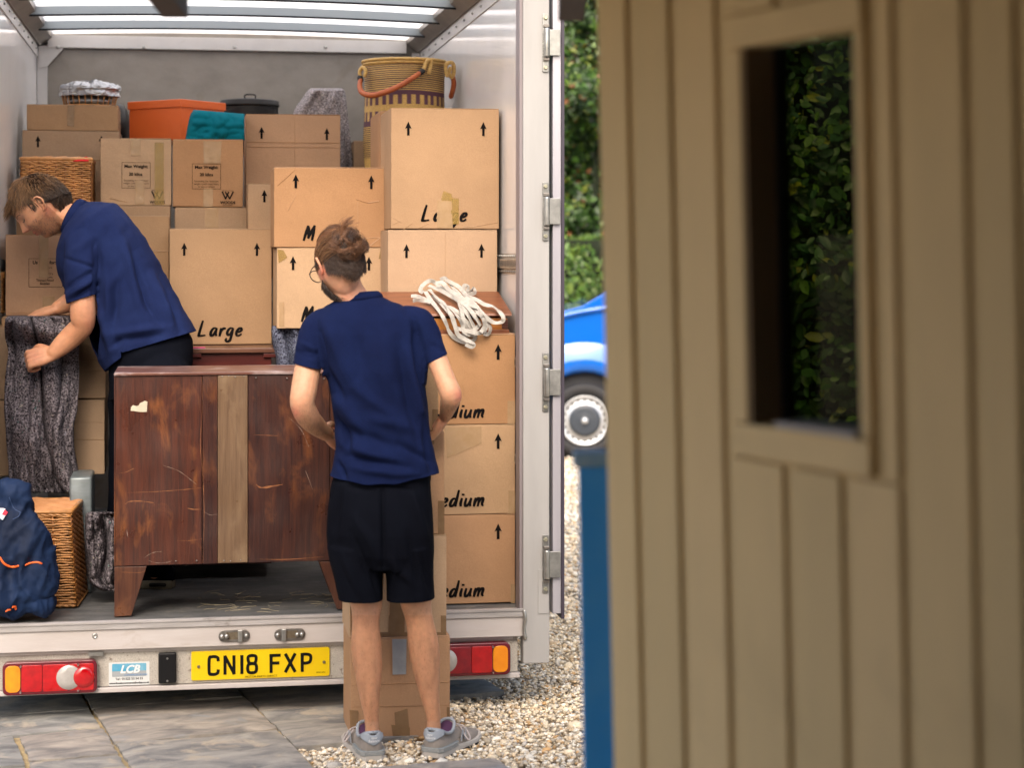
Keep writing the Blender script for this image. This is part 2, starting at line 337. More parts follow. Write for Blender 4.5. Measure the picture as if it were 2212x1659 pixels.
# pebbles
def pebbles(n, xr, yf, sz, cols):
    t = (1+5**.5)/2
    ico = np.array([(-1,t,0),(1,t,0),(-1,-t,0),(1,-t,0),(0,-1,t),(0,1,t),(0,-1,-t),(0,1,-t),(t,0,-1),(t,0,1),(-t,0,-1),(-t,0,1)])/math.sqrt(1+t*t)
    F = np.array([(0,11,5),(0,5,1),(0,1,7),(0,7,10),(0,10,11),(1,5,9),(5,11,4),(11,10,2),(10,7,6),(7,1,8),(3,9,4),(3,4,2),(3,2,6),(3,6,8),(3,8,9),(4,9,5),(2,4,11),(6,2,10),(8,6,7),(9,8,1)])
    X = rng.uniform(*xr, n); Y = yf(n)
    keep = np.array([not in_pav(x, y) for x, y in zip(X, Y)]); X, Y = X[keep], Y[keep]; n = len(X)
    r = sz*rng.lognormal(0, .33, n); sx = r*rng.uniform(.8, 1.5, n); sy = r*rng.uniform(.7, 1.1, n); sz_ = r*rng.uniform(.45, .8, n)
    V = ico[None]*(1+rng.uniform(-.22, .22, (n, 12, 1))); V = V*np.stack([sx, sy, sz_], 1)[:, None]
    a = rng.uniform(0, 6.28, n); ca, sa = np.cos(a), np.sin(a); b = rng.normal(0, .45, n); cb, sb = np.cos(b), np.sin(b)
    x, y, z = V[..., 0].copy(), V[..., 1].copy(), V[..., 2].copy()
    y, z = y*cb[:, None]-z*sb[:, None], y*sb[:, None]+z*cb[:, None]
    x, y = x*ca[:, None]-y*sa[:, None], x*sa[:, None]+y*ca[:, None]
    Z = rng.uniform(-.006, .011, n)
    V = np.stack([x+X[:, None], y+Y[:, None], z+Z[:, None]], 2)
    ci = rng.choice(len(cols), n, p=[c[1] for c in cols]); C = np.array([c[0] for c in cols])[ci]*rng.uniform(.72, 1.18, (n, 1))
    return V.reshape(-1, 3), (F[None]+12*np.arange(n)[:, None, None]).reshape(-1, 3), np.repeat(C, 12, 0)
PC = [((.86,.74,.55),.38),((.90,.85,.74),.30),((.72,.56,.37),.12),((.52,.45,.35),.06),((.58,.54,.48),.08),((.60,.38,.18),.05),((.30,.26,.20),.01)]
a = pebbles(40000, (-1.0, 1.4), lambda n: rng.uniform(6.25, 9.3, n), .0070, PC)
b = pebbles(20000, (-.1, 1.3), lambda n: 9.3+(rng.uniform(0, 1, n)**1.4)*9.5, .0110, PC)
V = np.vstack([a[0], b[0]]); F = np.vstack([a[1], b[1]+len(a[0])]); C = np.vstack([a[2], b[2]])
me = bpy.data.meshes.new('gravel'); me.vertices.add(len(V)); me.vertices.foreach_set('co', V.ravel())
me.loops.add(F.size); me.loops.foreach_set('vertex_index', F.ravel().astype(np.int32)); me.polygons.add(len(F))
me.polygons.foreach_set('loop_start', np.arange(0, F.size, 3, dtype=np.int32)); me.polygons.foreach_set('use_smooth', [True]*len(F)); me.update(); setcol(me, C)
o = bpy.data.objects.new('gravel', me); COL.objects.link(o); o['kind'] = 'stuff'; o['label'] = 'pale cream and tan gravel around the paving and drive'; o['category'] = 'gravel'
me.materials.append(mat('pebble', (1, 1, 1), vcol=True, fine=150, fa=(.86, 1.08), rough=.75, bump=.4, bscale=200))
# ================================================================ HEDGES
def leaves(n, pos, size, cols, face=(0, -1, .35), fold=.25):
    P = pos(n); n = len(P)
    nr = rng.normal(0, .55, (n, 3))+np.array(face); nr /= np.linalg.norm(nr, axis=1)[:, None]
    t = rng.normal(0, 1, (n, 3)); t -= nr*(t*nr).sum(1)[:, None]; t /= np.linalg.norm(t, axis=1)[:, None]; w = np.cross(nr, t)
    L = size*rng.lognormal(0, .3, n)[:, None]; W = L*.62
    f = nr*L*fold
    V = np.stack([P-t*L, P-t*L*.35+w*W*.8+f*.6, P+t*L*.45+w*W*.75+f*.6, P+t*L*1.05, P+t*L*.45-w*W*.75+f*.6, P-t*L*.35-w*W*.8+f*.6, P+t*L*.1], 1)
    F = np.array([(0,1,6),(1,2,6),(2,3,6),(3,4,6),(4,5,6),(5,0,6)])
    ci = rng.choice(len(cols), n, p=[c[1] for c in cols]); C = np.array([c[0] for c in cols])[ci]*rng.uniform(.6, 1.35, (n, 1))
    return V.reshape(-1, 3), (F[None]+7*np.arange(n)[:, None, None]).reshape(-1, 3), np.repeat(C, 7, 0)
def fastmesh(name, V, F, C):
    me = bpy.data.meshes.new(name); me.vertices.add(len(V)); me.vertices.foreach_set('co', V.ravel()); me.loops.add(F.size)
    me.loops.foreach_set('vertex_index', F.ravel().astype(np.int32)); me.polygons.add(len(F)); me.polygons.foreach_set('loop_start', np.arange(0, F.size, 3, dtype=np.int32))
    me.polygons.foreach_set('use_smooth', [True]*len(F)); me.update(); setcol(me, C); return me
LEAF = mat('leaf', (1, 1, 1), vcol=True, rough=.42, spec=.6)
_b = LEAF.node_tree.nodes['Principled BSDF']; _t = LEAF.node_tree.nodes.new('ShaderNodeBsdfTranslucent'); _m = LEAF.node_tree.nodes.new('ShaderNodeMixShader'); _m.inputs[0].default_value = .3
LEAF.node_tree.links.new(_b.inputs['Base Color'].links[0].from_socket, _t.inputs[0]); LEAF.node_tree.links.new(_b.outputs[0], _m.inputs[1]); LEAF.node_tree.links.new(_t.outputs[0], _m.inputs[2])
LEAF.node_tree.links.new(_m.outputs[0], LEAF.node_tree.nodes['Material Output'].inputs[0])
STEM_BACKING = mat('stem_and_dark_backing', (.014, .024, .007), (.006, .010, .003), scale=9, rough=.95)
def hedge(name, label, x0, x1, y, z1, n, size, cols, lump=.35, th=.9, top_round=.4, face=(0, -1, .4)):
    T = Thing(name, label, 'hedge', (0.5*(x0+x1), y+th/2, 0), frame='world')
    def pos(n):
        x = rng.uniform(x0, x1, n); z = rng.uniform(.02, z1, n)
        l = np.array([noise.noise(Vector((a*1.6, y, c*1.6)))+.5*noise.noise(Vector((a*4.2, y+3, c*4.2))) for a, c in zip(x, z)])
        yy = y-lump*l+np.abs(rng.normal(0, .07, n))*2+top_round*np.clip((z-z1+.7)/.7, 0, 1)**2
        keep = rng.uniform(size=n) < np.clip(.95+.6*l, .7, 1)
        return np.stack([x, yy, z], 1)[keep]
    V, F, C = leaves(n, pos, size, cols, face=face); V = V-np.array(T.o)
    T.part('foliage', fastmesh('foliage', V, F, C), LEAF, kind='stuff')
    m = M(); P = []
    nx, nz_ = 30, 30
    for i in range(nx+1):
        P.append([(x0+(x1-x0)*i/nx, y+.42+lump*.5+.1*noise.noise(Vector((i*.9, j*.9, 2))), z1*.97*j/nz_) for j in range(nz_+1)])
    m.grid([r[::-1] for r in P]); T.part('backing_sheet', m, STEM_BACKING, smooth=True)  # opaque dark sheet behind the leaves, stands in for the shaded hedge interior
    m = M()
    for k in range(max(4, int((x1-x0)*2))):
        x = x0+(x1-x0)*(k+.5)/max(4, int((x1-x0)*2)); tube(m, [(x, y+.35, 0), (x+.05, y+.33, z1*.45), (x-.04, y+.4, z1*.85)], [.035, .025, .01], smooth=3)
    T.part('stem', m, STEM_BACKING, smooth=True)
    return T
GC = [((.035,.085,.018),.34),((.06,.14,.02),.26),((.11,.20,.025),.14),((.02,.05,.015),.18),((.20,.24,.03),.05),((.25,.11,.04),.03)]
hedge('tall_hedge', 'tall dark green clipped hedge far behind the drive beyond the open van door', -1.4, 2.6, 20.5, 5.6, 62000, .036, GC, lump=.5)
hedge('low_bush', 'lighter yellow-green bush in front of the tall hedge behind the blue van', -.6, 2.6, 19.3, 1.95, 12000, .026,
      [((.10,.20,.03),.5),((.16,.25,.04),.3),((.05,.12,.02),.2)], lump=.3, top_round=.9)
hedge('window_hedge', 'glossy round-leaved hedge seen through the shed window', .82, 1.9, 7.4, 3.1, 8000, .024,
      [((.045,.11,.022),.4),((.09,.17,.02),.25),((.03,.08,.03),.3),((.26,.26,.02),.05)], lump=.35, top_round=.2, face=(-.3, -1, .5))
# ================================================================ BLUE VAN (far)
BLUE = mat('blue_car_paint', (.0, .135, .62), rough=.22, metal=.1, coat=1.0, spec=.6)
T = Thing('parked_van', 'small bright blue van parked nose-left on the gravel beyond the open van door', 'van', (1.9, 17.4, 0), frame='world')
wx, wz, wr = .62, .325, .41
prof = [(-.36, .42), (-.38, .75), (-.27, .98), (.1, 1.16), (.45, 1.262), (.60, 1.30), (1.55, 1.86), (1.85, 1.94), (3.95, 1.94), (4.08, 1.2), (4.06, .30), (3.62, .28)]
def arch(cx): return [(cx+wr*math.cos(a), wz+wr*math.sin(a)) for a in [math.radians(d) for d in range(-5, 186, 12)]]
poly = prof+arch(3.2)+[(2.78, .26), (1.05, .26)]+arch(wx)+[(.19, .30)]
bm = bmesh.new(); front = [bm.verts.new((x, 16.62, z)) for x, z in poly]; f = bm.faces.new(front); r = bmesh.ops.extrude_face_region(bm, geom=[f])
bmesh.ops.translate(bm, vec=(0, 1.66, 0), verts=[v for v in r['geom'] if isinstance(v, bmesh.types.BMVert)]); bmesh.ops.recalc_face_normals(bm, faces=bm.faces)
bmesh.ops.triangulate(bm, faces=[f for f in bm.faces if len(f.verts) > 4]); m = M(); m.add([v.co[:] for v in bm.verts], [tuple(v.index for v in f.verts) for f in bm.faces] if not bm.verts.index_update() else []); bm.free()
T.part('body', m, BLUE, bevel=.05, seg=4)
m = M()      # wing swell over the front wheel and shoulder crease
rings = []
for i in range(25):
    a = math.pi*i/24; rr = [wr+.005, wr+.03, wr+.12, wr+.26]; yy = [16.615, 16.565, 16.575, 16.622]
    rings.append([(wx+r_*math.cos(a)*(1+.12*(k == 3)), y_, wz+r_*math.sin(a)*1.0) for k, (r_, y_) in enumerate(zip(rr, yy))])
m.grid(rings); T.part('front_wing', m, BLUE, smooth=True)
m = M(); tube(m, [(-.3, 16.62, .98), (.2, 16.6, 1.15), (.7, 16.6, 1.27), (1.5, 16.62, 1.33), (3.9, 16.62, 1.35)], .022, smooth=6); T.part('shoulder_line', m, BLUE, smooth=True)
GL = mat('dark_glass', (.01, .013, .015), rough=.05, spec=.8)
m = M(); m.add([(1.0, 16.612, 1.38), (1.62, 16.612, 1.38), (1.62, 16.612, 1.80), (1.55, 16.612, 1.80)], [(0, 1, 2, 3)]); T.part('side_window', m, GL, solid=.004)
m = M(); m.add([(.66, 16.72, 1.345), (.66, 18.18, 1.345), (1.52, 18.1, 1.855), (1.52, 16.8, 1.855)], [(0, 1, 2, 3)]); T.part('windscreen', m, GL, solid=.004)
m = M(); m.box(-.42, -.25, 16.7, 18.2, .28, .6); T.part('front_bumper', m, BLACK, bevel=.05)
m = M(); m.add([(-.335, 16.7, .80), (-.10, 16.605, .86), (.08, 16.605, 1.0), (-.2, 16.7, .98)], [(0, 1, 2, 3)]); T.part('headlight', m, mat('headlight_glass', (.6, .62, .65), rough=.08, spec=.8), solid=.01)
RIM = mat('silver_rim', (.62, .64, .66), rough=.35, metal=.6)
HUB = mat('dark_hub_cap', (.045, .055, .07), rough=.4)
for cx in (wx, 3.2):
    m = M(); lathe(m, [(.19, .2), (.21, .0), (.24, -.028), (.29, -.035), (.318, -.01), (.325, .04), (.325, .19)], (cx, 16.60, wz), 48, 'y'); w = T.part('wheel', m, DARKR, smooth=True)
    m = M(); lathe(m, [(.16, .06), (.165, .0), (.20, -.012), (.215, -.03), (.212, -.038), (.195, -.02), (.16, -.005), (.15, -.03), (.05, -.03)], (cx, 16.60, wz), 48, 'y'); T.part('rim', m, RIM, smooth=True, parent=w)
    m = M(); lathe(m, [(.135, -.03), (.132, -.045), (.10, -.05), (.045, -.042), (.02, -.055), (.001, -.058)], (cx, 16.60, wz), 40, 'y'); T.part('hub_cap', m, HUB, smooth=True, parent=w)
    m = M(); lathe(m, [(.03, -.045), (.028, -.062), (.001, -.066)], (cx, 16.60, wz), 20, 'y'); T.part('centre_nut', m, RIM, smooth=True, parent=w)
    m = M()
    for k in range(20):
        a = 2*math.pi*k/20; ell(m, (cx+.178*math.cos(a), 16.585, wz+.178*math.sin(a)), (.011, .012, .011), 8, n=5)
    T.part('vent_hole', m, BLACK, smooth=True, parent=w, kind='stuff')
    m = M(); lathe(m, [(.40, 0), (.40, .25), (.001, .26)], (cx, 16.66, wz+.02), 32, 'y'); T.part('wheel_arch_liner', m, DARKR, smooth=True)
# ================================================================ TIMBER SHED WALL (near, right)
def sY(u): return 3.4*2210/(u+900)
def su(u): return (3.4-sY(u))/.902
WPT = [mat('shed_board_paint_%s' % n, a, tuple(x*.93 for x in a), scale=3, stretch=(3, 1, .8), c3=tuple(x*.84 for x in a), m3=(.6, .75), s3=2.5, rough=.6, bump=.25, bscale=20, bstretch=(4, 1, .3)) for n, a in (('a', (.78, .60, .325)), ('b', (.73, .565, .305)), ('c', (.81, .62, .34)))]
WFR = mat('shed_trim_paint', (.78, .60, .325), (.72, .555, .30), scale=6, rough=.55)
lean = math.radians(1.45)
ROTW = Matrix.Rotation(-math.atan2(.902, .431), 4, 'Z')
T = Thing('timber_shed', 'cream-brown timber shed wall of upright boards with a small window, close and blurred at right', 'shed', (.157, 3.4, 0), frame='world', rot=ROTW @ Matrix.Translation((0, 0, HC)) @ Matrix.Rotation(lean, 4, 'X') @ Matrix.Translation((0, 0, -HC)))
def shed(name, m, mt, **k): return T.part(name, m, mt, local=True, **k)
WX0, WX1, WZ0, WZ1 = su(1622), su(1868), 1.482, 2.056
gv = [su(x) for x in (1378, 1470, 1571, 1700, 1825, 1955, 2112)]; sp = gv[-1]-gv[-2]
while gv[-1] < 2.9: gv.append(gv[-1]+.098)
edges = [0.0]+gv; gw = .0125; ZT = 2.62
for k in range(len(edges)-1):
    a, b = edges[k]+(gw if k else 0), edges[k+1]-gw
    segs = [(0.02, ZT)]
    if b > WX0-.04 and a < WX1+.03:
        segs = [(0.02, 1.425), (2.11, ZT)]
        if a < WX0-.04 and b > WX0-.04+.005: pass
    for z0, z1 in segs:
        m = M(); m.box(a, b, 0, .008, z0, z1); shed('board', m, WPT[k % 3], bevel=.006)
    if len(segs) == 2:
        if a < WX0-.035: m = M(); m.box(a, min(b, WX0-.036), 0, .008, 1.428, 2.107); shed('board', m, WPT[k % 3], bevel=.003)
        if b > WX1+.05: m = M(); m.box(max(a, WX1+.05), b, 0, .008, 1.428, 2.107); shed('board', m, WPT[k % 3], bevel=.003)
m = M(); m.box(.0, WX0-.005, .0085, .05, 0, ZT); m.box(WX1+.005, 3.0, .0085, .05, 0, ZT); m.box(WX0-.005, WX1+.005, .0085, .05, 0, WZ0-.005); m.box(WX0-.005, WX1+.005, .0085, .05, WZ1+.005, ZT)
shed('backing_board', m, WPT[1])
m = M(); m.box(0.001, .035, .052, .11, 0, ZT); shed('end_wall', m, WPT[1])
m = M(); m.box(WX0-.034, WX0, -.004, .05, WZ0, WZ1); shed('window_trim', m, WFR, bevel=.003)
m = M(); m.box(WX1, WX1+.022, -.004, .05, WZ0, WZ1); shed('window_trim', m, WFR, bevel=.003)
m = M(); m.box(WX0-.034, WX1+.022, -.006, .05, WZ1+.001, WZ1+.052); shed('window_trim', m, WFR, bevel=.003)
m = M(); m.box(WX0-.034, WX1+.022, -.006, .05, WZ0-.052, WZ0-.001); shed('window_trim', m, WFR, bevel=.003)
m = M(); m.box(WX0+.09, WX1-.002, -.014, .05, WZ0, WZ0+.010); shed('window_sill', m, mat('pale_lilac_sill', (.42, .40, .42), rough=.5), bevel=.003)
WD = mat('dark_brown_jamb', (.20, .13, .07), rough=.6)
m = M(); m.box(WX0, WX0+.010, .0, .062, WZ0, WZ1); shed('window_jamb', m, WD)
m = M(); m.box(WX0+.010, WX0+.022, .052, .070, WZ0, WZ1); shed('jamb_shade_strip', m, BLACK)  # black strip stands in for the shadow at the jamb's inner edge
TG = bpy.data.materials.new('view_dimming_glass'); TG.use_nodes = True  # dark tint dims the hedge view, in place of shade behind the window
_n = TG.node_tree; _n.nodes.remove(_n.nodes['Principled BSDF']); _t = _n.nodes.new('ShaderNodeBsdfTransparent'); _t.inputs[0].default_value = (.30, .31, .22, 1)
_g = _n.nodes.new('ShaderNodeBsdfGlossy'); _g.inputs[1].default_value = .02; _f = _n.nodes.new('ShaderNodeFresnel'); _f.inputs[0].default_value = 1.12; _mx = _n.nodes.new('ShaderNodeMixShader')
_n.links.new(_f.outputs[0], _mx.inputs[0]); _n.links.new(_t.outputs[0], _mx.inputs[1]); _n.links.new(_g.outputs[0], _mx.inputs[2]); _n.links.new(_mx.outputs[0], _n.nodes['Material Output'].inputs[0])
m = M(); m.box(WX0+.012, WX1, .062, .066, WZ0, WZ1); shed('window_pane', m, TG)
m = M(); m.box(0.0, 3.0, -.02, .3, ZT, ZT+.05); shed('roof', m, WD)
# blue stable door behind the corner of the shed
BD = mat('blue_door_paint', (.05, .38, .97), (.08, .42, .97), scale=9, rough=.45, bump=.2, bscale=30)
T = Thing('half_door', 'blue half-height stable door edge standing against the shed corner, pale blue on top', 'door', (.15, 3.62, 0), frame='world', rot=Matrix.Rotation(math.radians(-1.0), 4, 'Y'))
m = M(); m.add([(-.002+.0, 0, 0), (.30, 0, 0), (.30, .045, 0), (-.002, .045, 0), (-.002, 0, 1.36), (.30, 0, 1.36), (.30, .045, 1.36), (-.002, .045, 1.36)], [(0,3,2,1),(4,5,6,7),(0,1,5,4),(1,2,6,5),(2,3,7,6),(3,0,4,7)])
T.part('door_leaf', m, BD, bevel=.003, local=True)
m = M(); m.box(-.012, .31, -.012, .057, 1.345, 1.372); T.part('top_rail', m, mat('weathered_pale_blue', (.35, .50, .66), (.2, .4, .62), scale=25, rough=.7), bevel=.004, local=True)
# ================================================================ BARN EAVE over the camera
BRN = mat('dark_brown_timber', (.055, .035, .032), (.035, .022, .02), scale=10, stretch=(4, .5, 4), rough=.7)
T = Thing('barn_roof', 'dark timber barn eave overhead, two blurred brown rafter ends showing at the top edge', 'roof', (0, 4.6, 2.36), frame='world')
for x, z in ((-1.66, 2.292), (-.782, 2.292), (.137, 2.284), (1.0, 2.29)):
    m = M(); y0, y1 = 4.52, -1.5; w = .029
    m.add([(x-w, y0, z), (x+w, y0, z), (x+w, y1, z+.082*6), (x-w, y1, z+.082*6), (x-w, y0, z+.1), (x+w, y0, z+.1), (x+w, y1, z+.1+.082*6), (x-w, y1, z+.1+.082*6)], [(0,1,2,3),(7,6,5,4),(4,5,1,0),(6,7,3,2),(5,6,2,1),(7,4,0,3)])
    T.part('rafter', m, BRN)
m = M(); m.add([(-1.75, 4.6, 2.40), (1.9, 4.6, 2.40), (1.9, -1.5, 2.90), (-1.75, -1.5, 2.90), (-1.75, 4.6, 2.46), (1.9, 4.6, 2.46), (1.9, -1.5, 2.96), (-1.75, -1.5, 2.96)], [(0,1,2,3),(7,6,5,4),(4,5,1,0),(6,7,3,2),(5,6,2,1),(7,4,0,3)])
T.part('roof_deck', m, BRN)
T = Thing('shade_wall', 'added dark boarding behind and beside the viewer, out of view, shading the shed wall', 'shade screen', (0, -1.5, 0), frame='world')  # unseen walls added around the camera to darken the near shed wall
m = M(); m.box(-1.75, 2.2, -1.56, -1.5, 0, 2.90); T.part('rear_shade_board', m, BRN)
m = M(); m.box(2.2, 2.26, -1.56, 3.2, 0, 2.6); T.part('side_shade_board', m, BRN)
m = M(); m.box(-1.81, -1.752, -1.56, 1.2, 0, 2.62); T.part('side_shade_board', m, BRN)
# ================================================================ REMOVAL VAN
FL = .378                     # load floor height
BL = 3.3                      # bulkhead distance
AL = va(-66, 0); AR = va(1131, 0)
RT = vc(500, 84, BL)          # underside of roof at the back
T = VAN = Thing('removal_van', 'white box removal van seen from behind, its back open, loaded with cartons and furniture', 'van', (0, 0, 0))
def vn(name, m, mt, **k): return T.part(name, m, mt, **k)
m = M(); m.box(AL, AR, .03, BL, FL-.05, FL); vn('floor', m, FLOOR_M)
m = M(); m.box(AL-.03, AL, .0, BL, FL-.05, RT-.0); vn('side_panel', m, WALL_P)
m = M(); m.box(AR, AR+.03, .02, BL, FL-.05, RT); vn('side_panel', m, WALL_P)
m = M(); m.box(AL, AR, BL, BL+.03, FL-.05, RT+.11); vn('bulkhead', m, GREY_P)
# translucent roof
RF = bpy.data.materials.new('translucent_roof_skin'); RF.use_nodes = True; _n = RF.node_tree; _n.nodes.remove(_n.nodes['Principled BSDF'])
_t = _n.nodes.new('ShaderNodeBsdfTranslucent'); _t.inputs[0].default_value = (.97, .97, .97, 1); _d = _n.nodes.new('ShaderNodeBsdfDiffuse'); _d.inputs[0].default_value = (.8, .8, .8, 1)
_mx = _n.nodes.new('ShaderNodeMixShader'); _mx.inputs[0].default_value = .06; _n.links.new(_t.outputs[0], _mx.inputs[1]); _n.links.new(_d.outputs[0], _mx.inputs[2]); _n.links.new(_mx.outputs[0], _n.nodes['Material Output'].inputs[0])
def rz(a): k = (a-(AL+AR)/2)/((AR-AL)/2); return .022*(1-k*k)
m = M(); rows = []
for i in range(13):
    a = AL+.0+(AR-AL)*i/12; rows.append([(a, -.0+BL*j/6, RT+.008+rz(a)) for j in range(7)])
m.grid(rows); vn('roof_skin', m, RF, smooth=True)
HP = mat('grey_roof_hoop', (.30, .345, .37), rough=.4, metal=.3)
for k in range(6):
    b0 = 2.71-.59*k
    if b0 < .05: break
    m = M(); R_ = []
    for i in range(17):
        a = AL+.05+(AR-AL-.1)*i/16; z = RT+rz(a)-.034
        R_.append([(a, b0, z), (a, b0+.022, z), (a, b0+.022, z+.041), (a, b0, z+.041)])
    m.loft(R_); o = vn('roof_hoop', m, HP)
    m = M(); R_ = []
    for i in range(17):
        a = AL+.05+(AR-AL-.1)*i/16; z = RT+rz(a)-.036
        R_.append([(a, b0-.003, z-.004), (a, b0+.010, z-.004), (a, b0+.010, z+.004), (a, b0-.003, z+.004)])
    m.loft(R_); vn('hoop_seal', m, BLACK, parent=o)
# cant rails
for s, A in ((1, AL), (-1, AR)):
    m = M(); sec = [(A+s*.001, RT-.05), (A+s*.02, RT-.055), (A+s*.078, RT-.012), (A+s*.082, RT+.03), (A+s*.001, RT+.03)]
    if s < 0: sec = sec[::-1]
    m.prism(sec, .0, BL-.002); o = vn('roof_rail', m, RAIL)
    m = M(); m.box(min(A+s*.002, A+s*.006), max(A+s*.002, A+s*.006), .0, BL-.03, RT-.115, RT-.052); fl = vn('rail_flange', m, WHITE_P)
    for k in range(12):
        m = M(); lathe(m, [(.0001, -.004), (.005, -.004), (.006, .0), (.006, .002)], (A+s*.009, .25+k*.26, RT-.085), 8, 'y'); vn('rivet', m, ALU, parent=fl)
# bulkhead header rail and corner posts
h0, h1 = va(103, BL-.03), va(878, BL-.03)
m = M(); m.box(h0, h1, BL-.035, BL-.001, vc(500, 108, BL-.035), RT+.003); hd = vn('header_rail', m, WHITE_P, bevel=.002)
for u in (125, 311, 507, 703):
    m = M(); p = vp(u, 101, BL-.036); lathe(m, [(.001, -.004), (.008, -.004), (.010, 0), (.010, .002)], (p[0], BL-.036, p[2]), 12, 'y'); vn('bolt', m, ALU, smooth=True, parent=hd)
CPO = vn('corner_post', M().box(AL+.001, AL+.055, BL-.022, BL-.001, FL, RT-.06), WHITE_P, bevel=.002)
vn('corner_post', M().box(AR-.05, AR-.001, BL-.022, BL-.001, FL, RT-.06), WHITE_P, bevel=.002)
m = M(); x = AL+.03; m.prism([(x-.02, RT-.055), (x+.12, RT-.055), (x+.02, RT-.17), (x-.02, RT-.17)], BL-.028, BL-.023); vn('corner_gusset', m, WHITE_P)
# lashing tracks on the right wall
for v0, v1 in ((548, 592), (763, 806), (974, 1016)):
    zt, zb = vc(1125, v0, .05), vc(1125, v1, .05)
    m = M(); A = AR
    h = zt-zb
    m.prism([(A-.002, zb), (A-.004, zb), (A-.004, zb+h*.22), (A-.014, zb+h*.27), (A-.014, zb+h*.73), (A-.004, zb+h*.78), (A-.004, zt), (A-.002, zt)], .07, BL-.1)
    tr = vn('lashing_track', m, ALU)
    m = M()
    for k in range(34):
        b = .075+k*.021; ell(m, (A-.0145, b, (zt+zb)/2), (.0008, .0026, h*.19), 6, n=4)
    vn('slot', m, DARKR, parent=tr, kind='stuff')
    m = M()
    for k in range(12):
        b = .09+k*.05
        for z in (zb+h*.11, zt-h*.11): ell(m, (A-.005, b, z), (.004, .006, .006), 8, n=4)
    vn('track_screw', m, ALU, smooth=True, parent=tr, kind='stuff')
# rear frame post (right), outer corner and sill
p0, p1 = va(1130, -.045), va(1187, -.045)
WP2 = mat('rear_frame_paint', (.39, .385, .38), (.345, .34, .335), scale=2.5, stretch=(4, 1, .6), rough=.38, c3=(.36, .33, .28), m3=(.66, .8), s3=6, st3=(2, 1, .7))
zb, zt = vc(1187, 1433, -.045), RT+.12
m = M(); m.box(p0, p1, -.045, .02, zb, zt); po = vn('rear_post', m, WP2, bevel=.004)
m = M(); m.box(p0-.012, p0-.0005, -.035, .05, FL-.03, zt); vn('post_seal', m, mat('mauve_grey_seal', (.23, .20, .21), rough=.5))
m = M(); m.box(p1-.045, p1-.004, -.0485, -.0455, vc(1187, 1320, -.045)-.01, vc(1187, 1320, -.045)+.16); vn('weld_plate', m, WP2, bevel=.001)
m = M(); m.box(AL-.15, AR+.12, -.045, .02, zt-.02, zt+.08); vn('rear_header', m, WP2, bevel=.004)
m = M(); m.box(AL-.10, AL-.005, -.045, .02, .16, zt-.02); vn('rear_post', m, WP2, bevel=.004)
SW = mat('sill_paint', (.54, .51, .50), (.46, .42, .40), scale=4, stretch=(.5, 1, 3), rough=.38, c3=(.36, .30, .25), m3=(.62, .78), s3=7, st3=(.5, 1, 1.5), bump=.15, bscale=40)
s0 = AL-.1; s1 = va(1130, -.04)
zc = vc(1000, 1311, 0)
zS = FL-.002
# ribbed aluminium nosing, upper sill beam, lower beam
zt1 = zS; zt2 = vc(200, 1351, -.04)
m = M(); m.prism([(0, zt1), (0, zt1)], 0, 1) if 0 else None
prof = [(-.045, zt1-.012), (-.045, zt1-.002), (-.03, zt1), (.03, zt1), (.03, zt2+.004), (-.045, zt2+.004), (-.045, zt2+.012), (-.041, zt2+.014), (-.041, zt1-.020), (-.045, zt1-.018)]
rings = [[(a, b, c) for b, c in prof] for a in (s0, s1)]
m.loft([r[::-1] for r in rings]); vn('sill_nosing', m, mat('worn_aluminium_nosing', (.52, .50, .50), (.36, .34, .33), scale=9, stretch=(.4, 1, 4), rough=.42, metal=.35, c3=(.22, .19, .17), m3=(.62, .75), s3=8))
zq = vc(900, 1388, -.045)
m = M(); m.box(s0, s1, -.038, .03, vc(200, 1406, -.038), zt2+.003); vn('sill_beam', m, SW, bevel=.003)
m = M()
pts = []; zz = vc(1131, 1320, -.05)
tube(m, [(s1+.004, -.048, zz-.0-.004*i+0*i) for i in range(0)] or [(s1+.003, -.047, zz), (s1+.006, -.049, zz-.03), (s1+.002, -.047, zz-.06), (s1+.006, -.047, zz-.105)], [.006, .008, .006, .009], seg=8, smooth=5); vn('weld_bead', m, ALU, smooth=True)
# bumper panel: sheet with folded lower lip
bz0 = vc(400, 1490, -.02); bz1 = vc(200, 1412, -.02); xr = va(1117, -.0)
BP = mat('speckled_bumper_steel', (.50, .47, .42), (.38, .35, .31), scale=6, rough=.5, c3=(.12, .08, .06), m3=(.60, .72), s3=55, bump=.3, bscale=70, fine=260)
m = M(); m.box(s0, xr, -.012, .06, bz0+.02, bz1+.012); vn('bumper_panel', m, BP, bevel=.002)
m = M(); m.box(s0, xr+.006, -.03, .06, bz0, bz0+.018); vn('bumper_lip', m, SW, bevel=.003)
m = M(); m.box(s0, xr-.02, -.02, -.0125, bz1+.001, bz1+.014); vn('bumper_flange', m, SW)
m = M(); m.box(s0, xr-.1, .07, 3.6, .20, FL-.055); vn('underbody', m, mat('underbody_black', (.015, .015, .015), rough=.9))
